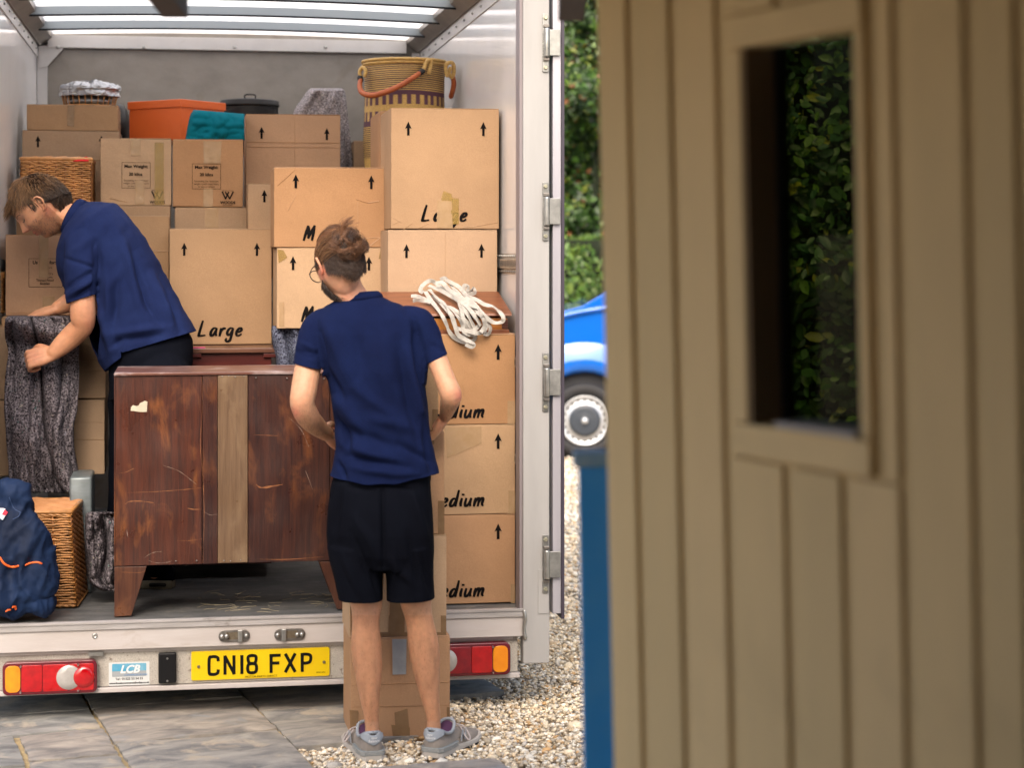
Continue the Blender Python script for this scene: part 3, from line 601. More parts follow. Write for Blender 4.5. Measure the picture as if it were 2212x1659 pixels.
# tail lights
RED = mat('red_lens', (.50, .002, .006), (.34, .001, .004), scale=30, rough=.12, coat=.8); REDD = mat('deep_red_lens', (.26, .004, .012), (.18, .002, .01), scale=30, rough=.12, coat=.8)
AMB = mat('amber_lens', (.85, .30, .004), (.75, .22, .003), scale=20, rough=.12, coat=.8); CLR = mat('clear_lens', (.42, .40, .38), (.33, .31, .29), scale=25, rough=.12, coat=.8)
def rrect(x0, x1, z0, z1, r, n=6):
    P = []
    for cx, cz, a0 in ((x1-r, z1-r, 0), (x0+r, z1-r, 90), (x0+r, z0+r, 180), (x1-r, z0+r, 270)):
        P += [(cx+r*math.cos(math.radians(a0+90*k/n)), cz+r*math.sin(math.radians(a0+90*k/n))) for k in range(n+1)]
    return P
def tail(u0, u1, v0, v1, flip):
    x0, x1 = va(u0, -.05), va(u1, -.05); uc = (u0+u1)/2; z1, z0 = vc(uc, v0, -.05), vc(uc, v1, -.05); w = x1-x0; h = z1-z0
    m = M(); P = rrect(x0, x1, z0, z1, .022); m.prism(P, -.052, -.013); li = vn('tail_light', m, mat('dark_red_housing', (.12, .004, .012), rough=.2, coat=.6), bevel=.006, seg=3)
    X = lambda t: x0+w*(t if not flip else 1-t)
    def seg(name, t0, t1, mt, y=-.056):
        a, b = sorted((X(t0), X(t1))); m = M(); m.prism(rrect(a, b, z0+.012, z1-.012, .008 if 'amber' not in name else .02), y, -.0525); vn(name, m, mt, parent=li, bevel=.002)
    seg('amber_lens', .03, .19, AMB); seg('red_lens', .20, .42, RED); seg('deep_red_lens', .425, .70, RED if not flip else REDD); seg('brake_lens', .70, .965, RED)
    m = M(); lathe(m, [(.001, -.0595), (.02, -.0592), (h*.36, -.0575), (h*.385, -.0525)], (X(.70), 0, (z0+z1)/2), 32, 'y'); vn('reversing_lens', m, CLR, smooth=True, parent=li)
    m = M(); lathe(m, [(.001, -.0635), (.02, -.063), (h*.30, -.061), (h*.33, -.053)], (X(.86), 0, (z0+z1)/2), 32, 'y'); vn('fog_lens', m, RED, smooth=True, parent=li)
    for t in (.195, .80):
        for z in (z0+.014, z1-.014):
            m = M(); lathe(m, [(.001, -.073), (.003, -.073), (.004, -.055)], (X(t), 0, z), 8, 'y'); vn('lens_screw', m, ALU, parent=li)
tail(5, 210, 1429, 1501, False); tail(900, 1103, 1391, 1462, True)
# sticker, vent box, number plate
def pln(name, u0, u1, v0, v1, b, mt, th=.001, parent=None, r=.002):
    x0, x1 = va(u0, b), va(u1, b); uc = (u0+u1)/2; m = M(); m.prism(rrect(x0, x1, vc(uc, v1, b), vc(uc, v0, b), r), b, b+th); return vn(name, m, mt, parent=parent)
st = pln('sticker', 235, 323, 1431, 1481, -.0135, mat('white_sticker', (.62, .64, .64), rough=.4)); 
pln('sticker_panel', 242, 316, 1434, 1460, -.0142, mat('sky_blue_print', (.03, .30, .50), (.20, .42, .55), scale=12, rough=.4), .0005, st, .004)
pln('sticker_panel', 242, 316, 1450, 1462, -.0144, mat('silver_grey_print', (.33, .36, .38), rough=.4), .0003, st, .003)
WT = mat('white_print', (.75, .75, .75), rough=.4)
p = vp(279, 1447, -.0150); m = text_mesh('LCB', .040, p[0]+.001, -.0152, p[2], shear=.3, off=.0012); vn('sticker_letters', m, WT, parent=st)
p = vp(293, 1458.5, -.0150); m = text_mesh('COMMERCIAL BODIES', .0085, p[0], -.0150, p[2], shear=.2); vn('sticker_letters', m, mat('blue_print', (.02, .2, .5), rough=.5), parent=st)
p = vp(279, 1467, -.0145); m = text_mesh('Tel : 01522 53 54 55', .012, p[0], -.0145, p[2], off=.0002); vn('sticker_letters', m, INK, parent=st)
p = vp(279, 1476, -.0145); m = text_mesh('www.lincolncommercialbodies.co.uk', .0098, p[0], -.0145, p[2], off=.0003); vn('sticker_letters', m, INK, parent=st)
x0, x1 = va(342, -.03), va(381, -.03); z0, z1 = vc(361, 1477, -.03), vc(361, 1411, -.03)
m = M(); m.box(x0, x1, -.035, -.0125, z0, z1); bx = vn('lamp_box', m, BLACK, bevel=.006)
for z in (z0+.01, z1-.02):
    m = M(); lathe(m, [(.001, -.04), (.0035, -.04), (.004, -.034)], ((x0+x1)/2, 0, z), 10, 'y'); vn('box_screw', m, ALU, parent=bx)
x0, x1 = va(413, -.02), va(712, -.02); z0, z1 = vc(562, 1466, -.02), vc(562, 1403.5, -.02)
m = M(); m.prism(rrect(x0, x1, z0, z1, .008), -.020, -.0125)
pl = vn('number_plate', m, mat('yellow_plate', (.78, .56, .0), (.74, .50, .0), scale=6, rough=.3, coat=.3), bevel=.001)
h = (z1-z0); m = M(); xs = vp(450, 1450, -.021)[0]; zs = z0+h*.20
PBK = mat('plate_black', (.004, .004, .004), rough=.5, spec=.2)
for ch in 'CN18 FXP':
    if ch != ' ': m = M(); word(m, ch, PLATE, xs, zs, h*.60, -.0212, .18, wide=1.34); vn('registration_letter', m, PBK, parent=pl)
    xs += PLATE[ch][0]*h*.60*1.375*1.30
p = vp(564, 1464-2, -.021); vn('maker_print', text_mesh('MOTOR PARTS DIRECT', .0115, p[0], -.0212, p[2]), INK, parent=pl)
p = vp(693, 1453, -.021); vn('maker_print', text_mesh('BSAU 145D', .007, p[0], -.0212, p[2]), INK, parent=pl)
for u, v in ((429, 1441), (700, 1431)):
    p = vp(u, v, -.022); m = M(); lathe(m, [(.001, -.004), (.004, -.004), (.006, .0)], p, 10, 'y'); vn('plate_screw', m, ALU_D, parent=pl)
# flush latches and screws on the sill
for u, v, fl in ((506, 1374, 1), (626, 1371, -1)):
    p = vp(u, v, -.04); m = M(); m.prism(rrect(p[0]-.058, p[0]+.058, p[2]-.0225, p[2]+.0225, .0222), -.043, -.0385); la = vn('flush_latch', m, ALU_D, bevel=.0015)
    m = M(); m.prism(rrect(p[0]-.03, p[0]+.03, p[2]-.013, p[2]+.014, .003), -.0438, -.0431); vn('latch_recess', m, mat('grimy_brass_recess', (.12, .09, .06), (.2, .17, .12), scale=60, rough=.6, metal=.5), parent=la)
    x = p[0]+fl*.022; m = M(); m.box(x-.009, x+.009, -.053, -.0432, p[2]-.023, p[2]+.022); vn('latch_tongue', m, ALU, bevel=.003, parent=la)
    for dx in (-.045, .045, -.028*fl):
        m = M(); lathe(m, [(.001, -.055), (.008, -.054), (.009, -.043)], (p[0]+dx, 0, p[2]), 12, 'y'); vn('latch_bolt', m, ALU, smooth=True, parent=la)
for u, v in ((205, 1375),):
    p = vp(u, v, -.04); m = M(); lathe(m, [(.001, -.0395), (.004, -.0395), (.0045, -.0402), (.009, -.0402), (.011, -.038)], (p[0], 0, p[2]), 16, 'y'); vn('sill_screw', m, ALU, smooth=True)
p = vp(207, 1413, -.03); m = M(); m.box(p[0]-.027, p[0]+.027, -.032, -.0205, p[2]-.008, p[2]+.006); vn('sill_clip', m, ALU)
# door folded open (right) with four hinges
d0, d1 = va(1193, -.04), va(1217.5, -.04); dzb = vc(1205, 1325, -.04)
DM = mat('door_edge_aluminium', (.52, .51, .56), (.46, .45, .50), scale=3, stretch=(6, 1, .3), rough=.3, metal=.4)
m = M(); m.box(d0, d1-.012, -.05, .93, dzb, zt); dr = vn('rear_door', m, DM, bevel=.002)
m = M(); m.box(d1-.0115, d1, -.055, .93, dzb-.02, zt); vn('door_seal', m, mat('dark_mauve_seal', (.05, .042, .06), rough=.4), parent=dr)
for v in (91, 456, 826, 1220):
    pz = vc(1187, v, -.06); x = va(1180, -.06)
    m = M(); m.prism(rrect(x-.013, x+.011, pz-.112, pz+.112, .006), -.052, -.0455); hg = vn('hinge', m, ALU, bevel=.001)
    m = M(); lathe(m, [(.011, -.055), (.0115, -.05), (.0115, .05), (.011, .055)], (x+.002, -.063, pz), 16); vn('hinge_pin', m, ALU, smooth=True, parent=hg)
    m = M(); m.box(x+.010, va(1210, -.06), -.064, -.057, pz-.05, pz+.05); vn('hinge_leaf', m, ALU, bevel=.002, parent=hg)
    for dz in (.064, -.064):
        m = M(); m.box(x-.010, x+.012, -.066, -.0525, pz+dz-.006, pz+dz+.006); vn('hinge_bracket', m, ALU_D, bevel=.002, parent=hg)
    for dz in (-.095, .095):
        m = M(); lathe(m, [(.001, -.062), (.006, -.062), (.0085, -.058), (.0085, -.052)], (x-.001, 0, pz+dz), 6, 'y'); vn('hinge_bolt', m, mat('plated_bolt', (.62, .60, .45), rough=.3, metal=.8) if 'plated_bolt' not in bpy.data.materials else bpy.data.materials['plated_bolt'], parent=hg)
# ================================================================ CARTONS
class Carton:
    def __init__(s, label, u0, u1, v0, v1, b, depth, mt, group='removal cartons stacked in the van', dent=.0032, flaps=True, yaw=0):
        uc = (u0+u1)/2; s.b = b; s.x0, s.x1 = va(u0, b), va(u1, b); s.z1, s.z0 = vc(uc, v0, b), vc(uc, v1, b)
        s.t = Thing('carton', label, 'cardboard box', ((s.x0+s.x1)/2, b+depth/2, s.z0), group=group)
        bm = bmesh.new(); bmesh.ops.create_cube(bm, size=1); bmesh.ops.subdivide_edges(bm, edges=bm.edges, cuts=7, use_grid_fill=True)
        sd_ = random.random()*50; w, h = s.x1-s.x0, s.z1-s.z0
        for v in bm.verts:
            x, y, z = v.co; X = [x*w, y*depth, z*h]; e = sum(abs(abs(q)-.5) < 1e-4 for q in (x, y, z))
            k = 1.0 if e == 1 else (.35 if e == 2 else .2)
            for i, q in enumerate((x, y, z)):
                if abs(abs(q)-.5) < 1e-4 or e == 1:
                    nn = noise.noise(Vector((X[0]*5+sd_, X[1]*5, X[2]*5+i*7)))
                    if i == 1: nn = -abs(nn) if y < 0 else nn; X[i] -= dent*k*nn if y < 0 else 0
                    elif abs(abs(q)-.5) < 1e-4: X[i] += dent*k*nn*.8
            v.co = X
        bm.verts.index_update(); m = M(); m.add([(v.co.x+s.t.o[0], v.co.y+s.t.o[1], v.co.z+s.z0+h/2) for v in bm.verts], [tuple(v.index for v in f.verts) for f in bm.faces]); bm.free()
        s.body = s.t.part('box_body', m, mt, bevel=.003)
        if flaps:
            for sgn in (0, 1):
                ya, yb = (b+.001, b+depth/2-.002) if sgn == 0 else (b+depth/2+.002, b+depth-.001)
                ra, rb = random.uniform(0, .002), random.uniform(0, .003)
                m = M(); m.add([(s.x0+.001, ya, s.z1+.0015), (s.x1-.001, ya, s.z1+.0015+ra), (s.x1-.001, yb, s.z1+.0015+rb), (s.x0+.001, yb, s.z1+.0015)], [(0, 1, 2, 3)])
                s.t.part('flap', m, mt, solid=.003)
        s.k = 0
    def y(s): s.k += 1; return s.b-.0013-.00012*s.k
    def arrow(s, u, v, h):
        p = vp(u, v, s.b); q = vc(u, v-h/2, s.b)-vc(u, v+h/2, s.b); s.t.part('printed_arrow', arrow_poly(p[0], p[2], q, s.y()), INK)
    def hand(s, txt, u, v, cap, adv=1., skip=()):
        p = vp(u, v, s.b); q = vc(u, v-cap, s.b)-p[2]; m = M(); word(m, txt, HAND, p[0], p[2], q, s.y(), .175, slant=.16, cal=.35, adv=adv, skip=skip); s.t.part('printed_word', m, INK)
    def text(s, txt, u, v, px, off=0, name='printed_text', mt=None):
        p = vp(u, v, s.b); q = px*(s.b+7.35)/FPX; s.t.part(name, text_mesh(txt, q, p[0], s.y(), p[2], off=off), mt or INK)
    def frame(s, u0, u1, v0, v1, w=.0016):
        a, b_ = va(u0, s.b), va(u1, s.b); z0, z1 = vc(u0, v1, s.b), vc(u0, v0, s.b); y = s.y(); m = M()
        m.add([(a, y, z0), (b_, y, z0), (b_, y, z1), (a, y, z1), (a+w, y, z0+w), (b_-w, y, z0+w), (b_-w, y, z1-w), (a+w, y, z1-w)], [(0,1,5,4),(1,2,6,5),(2,3,7,6),(3,0,4,7)]); s.t.part('printed_frame', m, INK)
    def tape(s, pts, mt, name='tape'):
        y = s.y()-.0004; P = [vp(u, v, s.b) for u, v in pts]; n = 5
        a, b_, c, d = [np.array((p[0], p[2])) for p in P]; G = []
        for i in range(n+1):
            row = []
            for j in range(n+1):
                q = (a*(1-i/n)+b_*i/n)*(1-j/n)+(d*(1-i/n)+c*i/n)*j/n; row.append((q[0], y-.0007*abs(noise.noise(Vector((q[0]*40, q[1]*40, s.b)))), q[1]))
            G.append(row[::-1])
        m = M(); m.grid(G); s.t.part(name, m, mt, smooth=True)
    def crease(s, u0, v0, u1, v1, w=.0022):
        a, b_ = vp(u0, v0, s.b), vp(u1, v1, s.b); m = M(); tube(m, [(a[0], s.b-.0002, a[2]), (b_[0], s.b-.0002, b_[2])], w, 6, flat=.5, up=(0, 1, 0)); s.t.part('crease', m, s.body.data.materials[0], smooth=True)
def R4(u0, u1, v0, v1): return [(u0, v0), (u1, v0), (u1, v1), (u0, v1)]
# --- back left
c = Carton('closed carton with a brown tape strip under the foil basket', 58, 255, 227, 281, 2.05, .36, CARD_B)
c.tape([(146, 227), (161, 227), (160, 273), (145, 271)], TAPE_B)
c = Carton('dull brown carton with black arrows behind the upper wicker hamper', 48, 258, 283, 437, 2.0, .42, CARD_C); c.arrow(82, 305, 25); c.arrow(219, 305, 25); c.crease(60, 345, 250, 345)
c = Carton('half hidden carton under the upper wicker hamper behind the bending man', 35, 214, 441, 560, 1.72, .40, CARD_A)
c = Carton('carton printed Max Weight 20 kilos with a yellow tape strip, left of the two', 217, 370, 300, 443, 1.6, .33, CARD_D)
c.frame(263, 325, 350, 406); c.text('Max Weight:', 294, 359, 9.5, .0006); c.text('20 kilos', 293, 376, 9, .0006); c.text('Exceeding the maximum', 294, 389.5, 5.2); c.text('weight could cause injury', 294, 395.5, 5.2); c.text('to you or others', 294, 401.3, 5.2)
def logo(c, u, v):
    p = vp(u, v, c.b); m = M(); q = 15*(c.b+7.35)/FPX
    strokes_mesh(m, [[(-.85, .8), (-.35, -.3)], [(-.35, -.3), (.12, .75)], [(-.10, .45), (.3, -.3)], [(.3, -.3), (.85, .8)], [(-.35, .75), (-.12, .3)]], p[0], p[2], q*.9, c.y(), .22); c.t.part('printed_logo', m, INK)
    c.text('WOODS', u, v+12.5, 8.2, .0006); c.text('PRODUCT OF', u, v-13, 3.6); c.text('PACKAGING', u, v+18, 3.6)
logo(c, 340, 424); c.tape(R4(334, 354, 307, 442), TAPE_Y); c.tape(R4(283, 304, 300, 336), TAPE_C); c.tape(R4(292, 312, 390, 441), TAPE_C)
c.crease(238, 428, 275, 436)
c = Carton('carton printed Max Weight 20 kilos without yellow tape, right of the two', 373, 525, 302, 446, 1.6, .33, CARD_A)
c.frame(415, 477, 353, 408); c.text('Max Weight:', 446, 361, 9.5, .0006); c.text('20 kilos', 446, 377, 9, .0006); c.text('Exceeding the maximum', 446, 391, 5.2); c.text('weight could cause injury', 446, 397, 5.2); c.text('to you or others', 446, 403, 5.2)
logo(c, 492, 425); c.tape([(439, 304), (479, 305), (476, 352), (440, 353)], TAPE_C); c.tape(R4(439, 460, 408, 446), TAPE_C)
Carton('plain carton under the yellow-taped Max Weight carton', 222, 368, 445, 600, 1.58, .33, CARD_C)
c = Carton('plain carton with crinkled clear tape under the right Max Weight carton', 378, 533, 449, 600, 1.56, .33, CARD_C); c.tape(R4(443, 472, 448, 492), TAPE_C)
c = Carton('tall plain carton between the bending man and the Large carton', 205, 365, 467, 760, 1.42, .14, CARD_B); c.crease(210, 542, 364, 542, .003)
c = Carton('carton marked Large standing on the dark red chest', 366, 587, 495, 744, 1.16, .36, CARD_B); c.arrow(398, 538, 28); c.arrow(555, 538, 28); c.hand('Large', 429, 726, 33, adv=1.18)
c = Carton('tall carton with two arrows, directly left of the grey covered chair', 531, 735, 248, 470, 1.86, .30, CARD_A); c.arrow(565, 286, 26); c.arrow(706, 289, 26); c.crease(533, 306, 733, 308, .002); c.crease(533, 316, 733, 318, .002); c.crease(637, 250, 637, 360, .001)
c = Carton('narrow dull carton wedged left of the Medium cartons', 536, 680, 398, 600, 1.34, .30, CARD_C); c.arrow(571, 423, 27)
c = Carton('creased carton marked Medium, upper one behind the standing man\'s head', 592, 833, 363, 534, .80, .34, CARD_A, dent=.004); c.arrow(639, 391, 30); c.arrow(802, 393, 30); c.hand('Medium', 656, 519, 33, adv=1.16)
c.crease(600, 400, 637, 366, .0018); c.crease(622, 455, 640, 420, .0015); c.crease(770, 430, 795, 438, .002); c.crease(795, 438, 818, 434, .002); c.crease(772, 515, 832, 512, .002); c.crease(800, 530, 832, 505, .002); c.crease(773, 436, 773, 515, .001)
c = Carton('carton marked Medium with torn yellow tape corners, lower one behind the standing man', 598, 833, 537, 709, .80, .36, CARD_D); c.arrow(633, 568, 30); c.arrow(797, 569, 30); c.hand('Medium', 652, 694, 33, adv=1.16)
c.tape([(599, 538), (612, 540), (621, 556), (602, 568)], TAPE_Y); c.tape([(822, 538), (833, 538), (833, 560), (818, 559)], TAPE_Y); c.tape(R4(603, 614, 652, 705), TAPE_C)
c = Carton('carton of which only the left side shows, behind the top Large carton', 821, 1030, 242, 500, 1.00, .44, CARD_A)
c = Carton('top right Large carton with a tape patch over its word', 845, 1078, 235, 494, .505, .44, CARD_B, dent=.003); c.arrow(882, 277, 30); c.arrow(1044, 278, 30); c.hand('Large', 912, 477, 34, adv=1.20)
c.tape([(958, 412), (975, 418), (980, 436), (950, 440)], TAPE_Y); c.tape(R4(971, 991, 428, 484), TAPE_Y); c.tape([(945, 432), (976, 434), (978, 493), (943, 492)], TAPE_C); c.tape(R4(950, 974, 436, 480), TAPE_C)
for a in ((872, 495, 890, 482), (905, 492, 925, 483), (1000, 491, 1030, 488), (1030, 488, 1075, 480), (850, 470, 866, 480), (848, 485, 862, 478)): c.crease(*a, .0018)
c = Carton('carton with two arrows behind the wooden writing box on the right', 838, 1074, 498, 770, .505, .44, CARD_B); c.arrow(878, 542, 30); c.arrow(1040, 541, 30); c.crease(962, 500, 962, 640, .0008)
# --- right hand tower
for i, (v0, v1, lb) in enumerate(((724, 917, 'top Medium carton of the right tower, under the wooden writing box'), (920, 1112, 'middle Medium carton of the right tower'), (1115, 1305, 'bottom Medium carton of the right tower, standing on the van floor'))):
    c = Carton(lb, 866, 1113, v0, v1, .12, .36, (CARD_A, CARD_D, CARD_A)[i]); c.arrow(1076, (760, 953, 1148)[i], 34); c.hand('Medium', 916, (904, 1096, 1292)[i], 35, adv=1.20)
    if i == 0: c.tape(R4(1096, 1113, 866, 916), TAPE_C); c.crease(1001, 790, 1001, 860, .0008)
    if i == 1: c.tape([(960, 921), (1040, 921), (1040, 958), (965, 990)], TAPE_C); c.tape(R4(1098, 1113, 1060, 1110), TAPE_C)
    if i == 2: c.tape(R4(1103, 1113, 1262, 1303), TAPE_C)
# --- left lower
c = Carton('carton printed Tinned Food and Bottles left of the bending man\'s chest', 12, 172, 508, 681, 1.18, .36, CARD_A)
c.frame(62, 135, 558, 620); c.text('Us', 76, 567, 9.5, .0007); c.text('for:', 114, 567, 9.5, .0007); c.text('ork', 108, 578, 7); c.text(":", 106, 585, 7); c.text("VD's", 108, 591.5, 7); c.text('ems', 108, 598.5, 7); c.text('Tinned Food', 97, 605.5, 7, .0002); c.text('Bottles', 97, 612.5, 7, .0002)
c.tape(R4(84, 105, 508, 600), TAPE_C); c.crease(90, 512, 88, 590, .0012); c.tape(R4(92, 118, 640, 680), TAPE_C); c.crease(20, 676, 160, 672, .0015)
c = Carton('low yellowish carton under the Tinned Food carton', 3, 165, 686, 720, 1.10, .4, CARD_D)
c = Carton('dull carton behind the held blanket, upper of the two beside the man\'s leg', -62, 229, 706, 862, 1.06, .36, CARD_C); 
for v in (745, 778, 800): c.crease(150, v, 228, v, .002)
c = Carton('dull carton behind the held blanket, lower of the two above the silver case', -62, 226, 867, 1027, 1.04, .36, CARD_C)
for v in (912, 950): c.crease(150, v, 225, v, .002)
c = Carton('small carton low beside the woven basket, at the back of the van', 764, 835, 304, 420, 2.3, .3, CARD_C, flaps=False)
# --- stack in front of the standing man (outside the van)
def bof(u, Y): return Y*(((u-CX)/FPX)*VD.x+VD.y)-VO.dot(VD)
bs = bof(865, HC*FPX/(1603-HY))
G2 = 'taped cartons stacked on the ground'
c = Carton('bottom carton of the stack on the paving, with a strip of grey duct tape', 757, 972, 1379, 1603, bs, .31, CARD_A, group=G2, dent=.004)
c.tape([(755, 1534), (774, 1536), (775, 1601), (757, 1601)], TAPE_B); c.tape([(965, 1528), (972, 1528), (972, 1580), (965, 1575)], TAPE_B); c.tape([(852, 1540), (880, 1531), (886, 1600), (856, 1601)], TAPE_B); c.tape([(845, 1566), (885, 1572), (886, 1601), (850, 1601)], TAPE_B)
c.tape([(847, 1381), (878, 1381), (877, 1457), (848, 1458)], TAPE_G); c.tape(R4(775, 970, 1592, 1602), TAPE_B); c.crease(760, 1480, 970, 1474, .002); c.crease(760, 1528, 970, 1524, .0015)
c = Carton('second carton up in the held stack, brown tape along its lower edge', 754, 964, 1160, 1375, bs+.012, .31, CARD_D, group=G2, dent=.004)
c.tape([(744+12, 1310), (766, 1311), (766, 1374), (757, 1374)], TAPE_B); c.tape([(842, 1300), (874, 1298), (874, 1374), (840, 1374)], TAPE_B); c.tape([(840, 1330), (873, 1336), (862, 1374), (838, 1374)], TAPE_B); c.tape(R4(775, 962, 1366, 1375), TAPE_B); c.tape(R4(952, 964, 1330, 1374), TAPE_B)
c = Carton('third carton up in the stack, partly hidden by the standing man\'s shirt', 750, 960, 937, 1156, bs+.02, .31, CARD_A, group=G2, dent=.004); c.tape(R4(946, 960, 1082, 1155), TAPE_B); c.tape(R4(920, 938, 937, 960), TAPE_B)
c = Carton('topmost carton of the held stack behind the standing man\'s back', 746, 947, 720, 933, bs+.03, .31, CARD_D, group=G2, dent=.004); c.tape(R4(934, 947, 884, 932), TAPE_B)
# ================================================================ WICKER
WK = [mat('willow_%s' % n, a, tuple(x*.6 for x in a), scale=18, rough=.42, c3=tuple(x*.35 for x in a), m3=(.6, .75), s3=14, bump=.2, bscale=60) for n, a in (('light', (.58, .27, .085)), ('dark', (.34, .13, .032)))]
def weave(P, rows, stakes, r, name_rows='woven_canes', amp=None, seg=5):
    """P(s,t)->(pos, normal) surface; horizontal canes wave in and out of vertical stakes"""
    mr = M(); ms = M(); amp = amp or r*.75
    for i in range(rows):
        t = (i+.5)/rows; n = stakes*4; pts = []
        for k in range(n+1):
            s = k/n; p, nn = P(s, t); w = math.cos(math.pi*s*stakes+math.pi*(i % 2))
            pts.append(np.array(p)+np.array(nn)*(w*amp)+np.array((0, 0, r*.5*random.uniform(-1, 1))))
        tube(mr, pts, r*random.uniform(.85, 1.1), seg, up=(0, 0, 1), ends=False)
    for j in range(stakes+1):
        s = j/stakes if stakes else 0; s = min(max(s, .0), 1.); tube(ms, [P(s, t)[0] for t in np.linspace(0, 1, 8)], r*1.1, 5, up=(1, 0, 0), ends=False)
    return mr, ms
def hamper(label, x0, x1, y0, y1, z0, z1, rows, stf, sts, r, lean=0., yaw=0):
    T = Thing('wicker_hamper', label, 'wicker basket', ((x0+x1)/2, (y0+y1)/2, z0), rot=Matrix.Rotation(math.radians(yaw), 4, 'Z')); H = z1-z0
    def face(ax, ay, bx_, by, nx, ny):
        def P(s, t): k = lean*(1-t); return ((ax+(bx_-ax)*s+k, ay+(by-ay)*s, z0+H*t), (nx, ny, 0))
        return P
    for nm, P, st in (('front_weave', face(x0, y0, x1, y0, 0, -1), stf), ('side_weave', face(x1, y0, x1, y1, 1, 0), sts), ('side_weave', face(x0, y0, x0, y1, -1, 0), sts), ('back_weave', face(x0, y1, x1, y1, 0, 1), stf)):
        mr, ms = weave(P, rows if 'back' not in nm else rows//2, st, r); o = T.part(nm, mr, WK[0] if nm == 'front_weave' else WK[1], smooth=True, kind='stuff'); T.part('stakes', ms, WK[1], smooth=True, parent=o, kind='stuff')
    m = M(); m.box(x0+.012+lean, x1-.012+lean*.5, y0+.012, y1-.012, z0+.01, z1-.01); T.part('lining', m, mat('basket_inner', (.05, .025, .012), rough=.9) if 'basket_inner' not in bpy.data.materials else bpy.data.materials['basket_inner'])
    # rim braid and lid
    for zc_, rr in ((z1+r*.6, r*1.6), (z1+r*2.6, r*1.5), (z0+r, r*1.6)):
        m = M(); n = 40; kk = lean*(1-(zc_-z0)/H)
        loop = [(x0+kk, y0), (x1+kk, y0), (x1+kk, y1), (x0+kk, y1), (x0+kk, y0)]
        for ph in (0, math.pi):
            pts = []
            for (ax, ay), (bx_, by) in zip(loop[:-1], loop[1:]):
                L = math.hypot(bx_-ax, by-ay); q = max(6, int(L/.012))
                for k in range(q):
                    s = k/q; w = s*L/.055*2*math.pi+ph; pts.append((ax+(bx_-ax)*s+rr*.45*math.cos(w)*(1 if ay != by else 0), ay+(by-ay)*s+rr*.45*math.cos(w)*(1 if ax != bx_ else 0), zc_+rr*.45*math.sin(w)))
            pts.append(pts[0]); tube(m, pts, rr*.7, 6, up=(0, 0, 1), ends=False)
        T.part('rim_braid' if zc_ > z0+.05 else 'base_braid', m, WK[0], smooth=True, kind='stuff')
    m = M(); n = int((y1-y0)/(r*2.1))
    for i in range(n):
        y = y0+(y1-y0)*(i+.5)/n; q = stf*6; pts = []
        for k in range(q+1):
            s = k/q; pts.append((x0+(x1-x0)*s, y, z1+r*3.0+1.5*r*math.cos(2*math.pi*s*stf*.6+i*.55)+.004*math.sin(s*math.pi)))
        tube(m, pts, r*.95, 5, up=(0, 0, 1), ends=False)
    T.part('lid_weave', m, mat('willow_flat', (.52, .25, .10), (.40, .17, .055), scale=20, rough=.4) if 'willow_flat' not in bpy.data.materials else bpy.data.materials['willow_flat'], smooth=True, kind='stuff')
    for y in (y0, y1): tube_m = M(); tube(tube_m, [(x0, y, z1+r*3.2), (x1, y, z1+r*3.2)], r*2.0, 8, up=(0, 0, 1)); T.part('lid_edge', tube_m, WK[0], smooth=True)
    for x in (x0, x1): tube_m = M(); tube(tube_m, [(x, y0, z1+r*3.2), (x, y1, z1+r*3.2)], r*2.0, 8, up=(0, 0, 1)); T.part('lid_edge', tube_m, WK[0], smooth=True)
    return T
bh = bof(100, HC*FPX/(1316-HY)*(HC-FL)/HC)
bx0, bx1 = va(-40, bh), va(161, bh); zt_ = vc(120, 1107, bh)
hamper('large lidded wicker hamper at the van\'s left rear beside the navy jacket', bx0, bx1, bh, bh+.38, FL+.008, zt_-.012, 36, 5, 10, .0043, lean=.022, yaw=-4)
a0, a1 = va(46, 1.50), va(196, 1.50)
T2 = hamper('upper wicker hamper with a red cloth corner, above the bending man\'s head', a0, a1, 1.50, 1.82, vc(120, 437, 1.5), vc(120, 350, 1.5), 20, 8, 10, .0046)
# extra depth: shadowed right side uses the hamper side; red cloth
m = M(); p = vp(182, 348, 1.49); m.add([(p[0]-.05, 1.488, p[2]+.0), (p[0]+.02, 1.486, p[2]+.001), (p[0]+.012, 1.50, p[2]+.022), (p[0]-.01, 1.52, p[2]+.018)], [(0, 1, 2, 3)])
single('red_cloth', m, mat('red_cloth', (.6, .01, .012), rough=.8), 'scrap of bright red cloth poking from under the upper hamper\'s lid', 'cloth', o=(p[0], 1.5, p[2]), solid=.002)
mr = hamper('sliver of dark wicker basket at the photo\'s far left edge beside the Tinned Food carton', va(-70, 1.25), va(6, 1.25), 1.25, 1.5, vc(0, 676, 1.25), vc(0, 600, 1.25), 14, 5, 6, .005)
m = M(); m.box(va(-70, 1.24), va(11, 1.24), 1.24, 1.4, vc(0, 586, 1.24), vc(0, 560, 1.24)); single('black_case', m, BLACK, 'small black case lying on the sliver of wicker basket at far left', 'case', o=(va(0, 1.24), 1.3, vc(0, 586, 1.24)), bevel=.01)
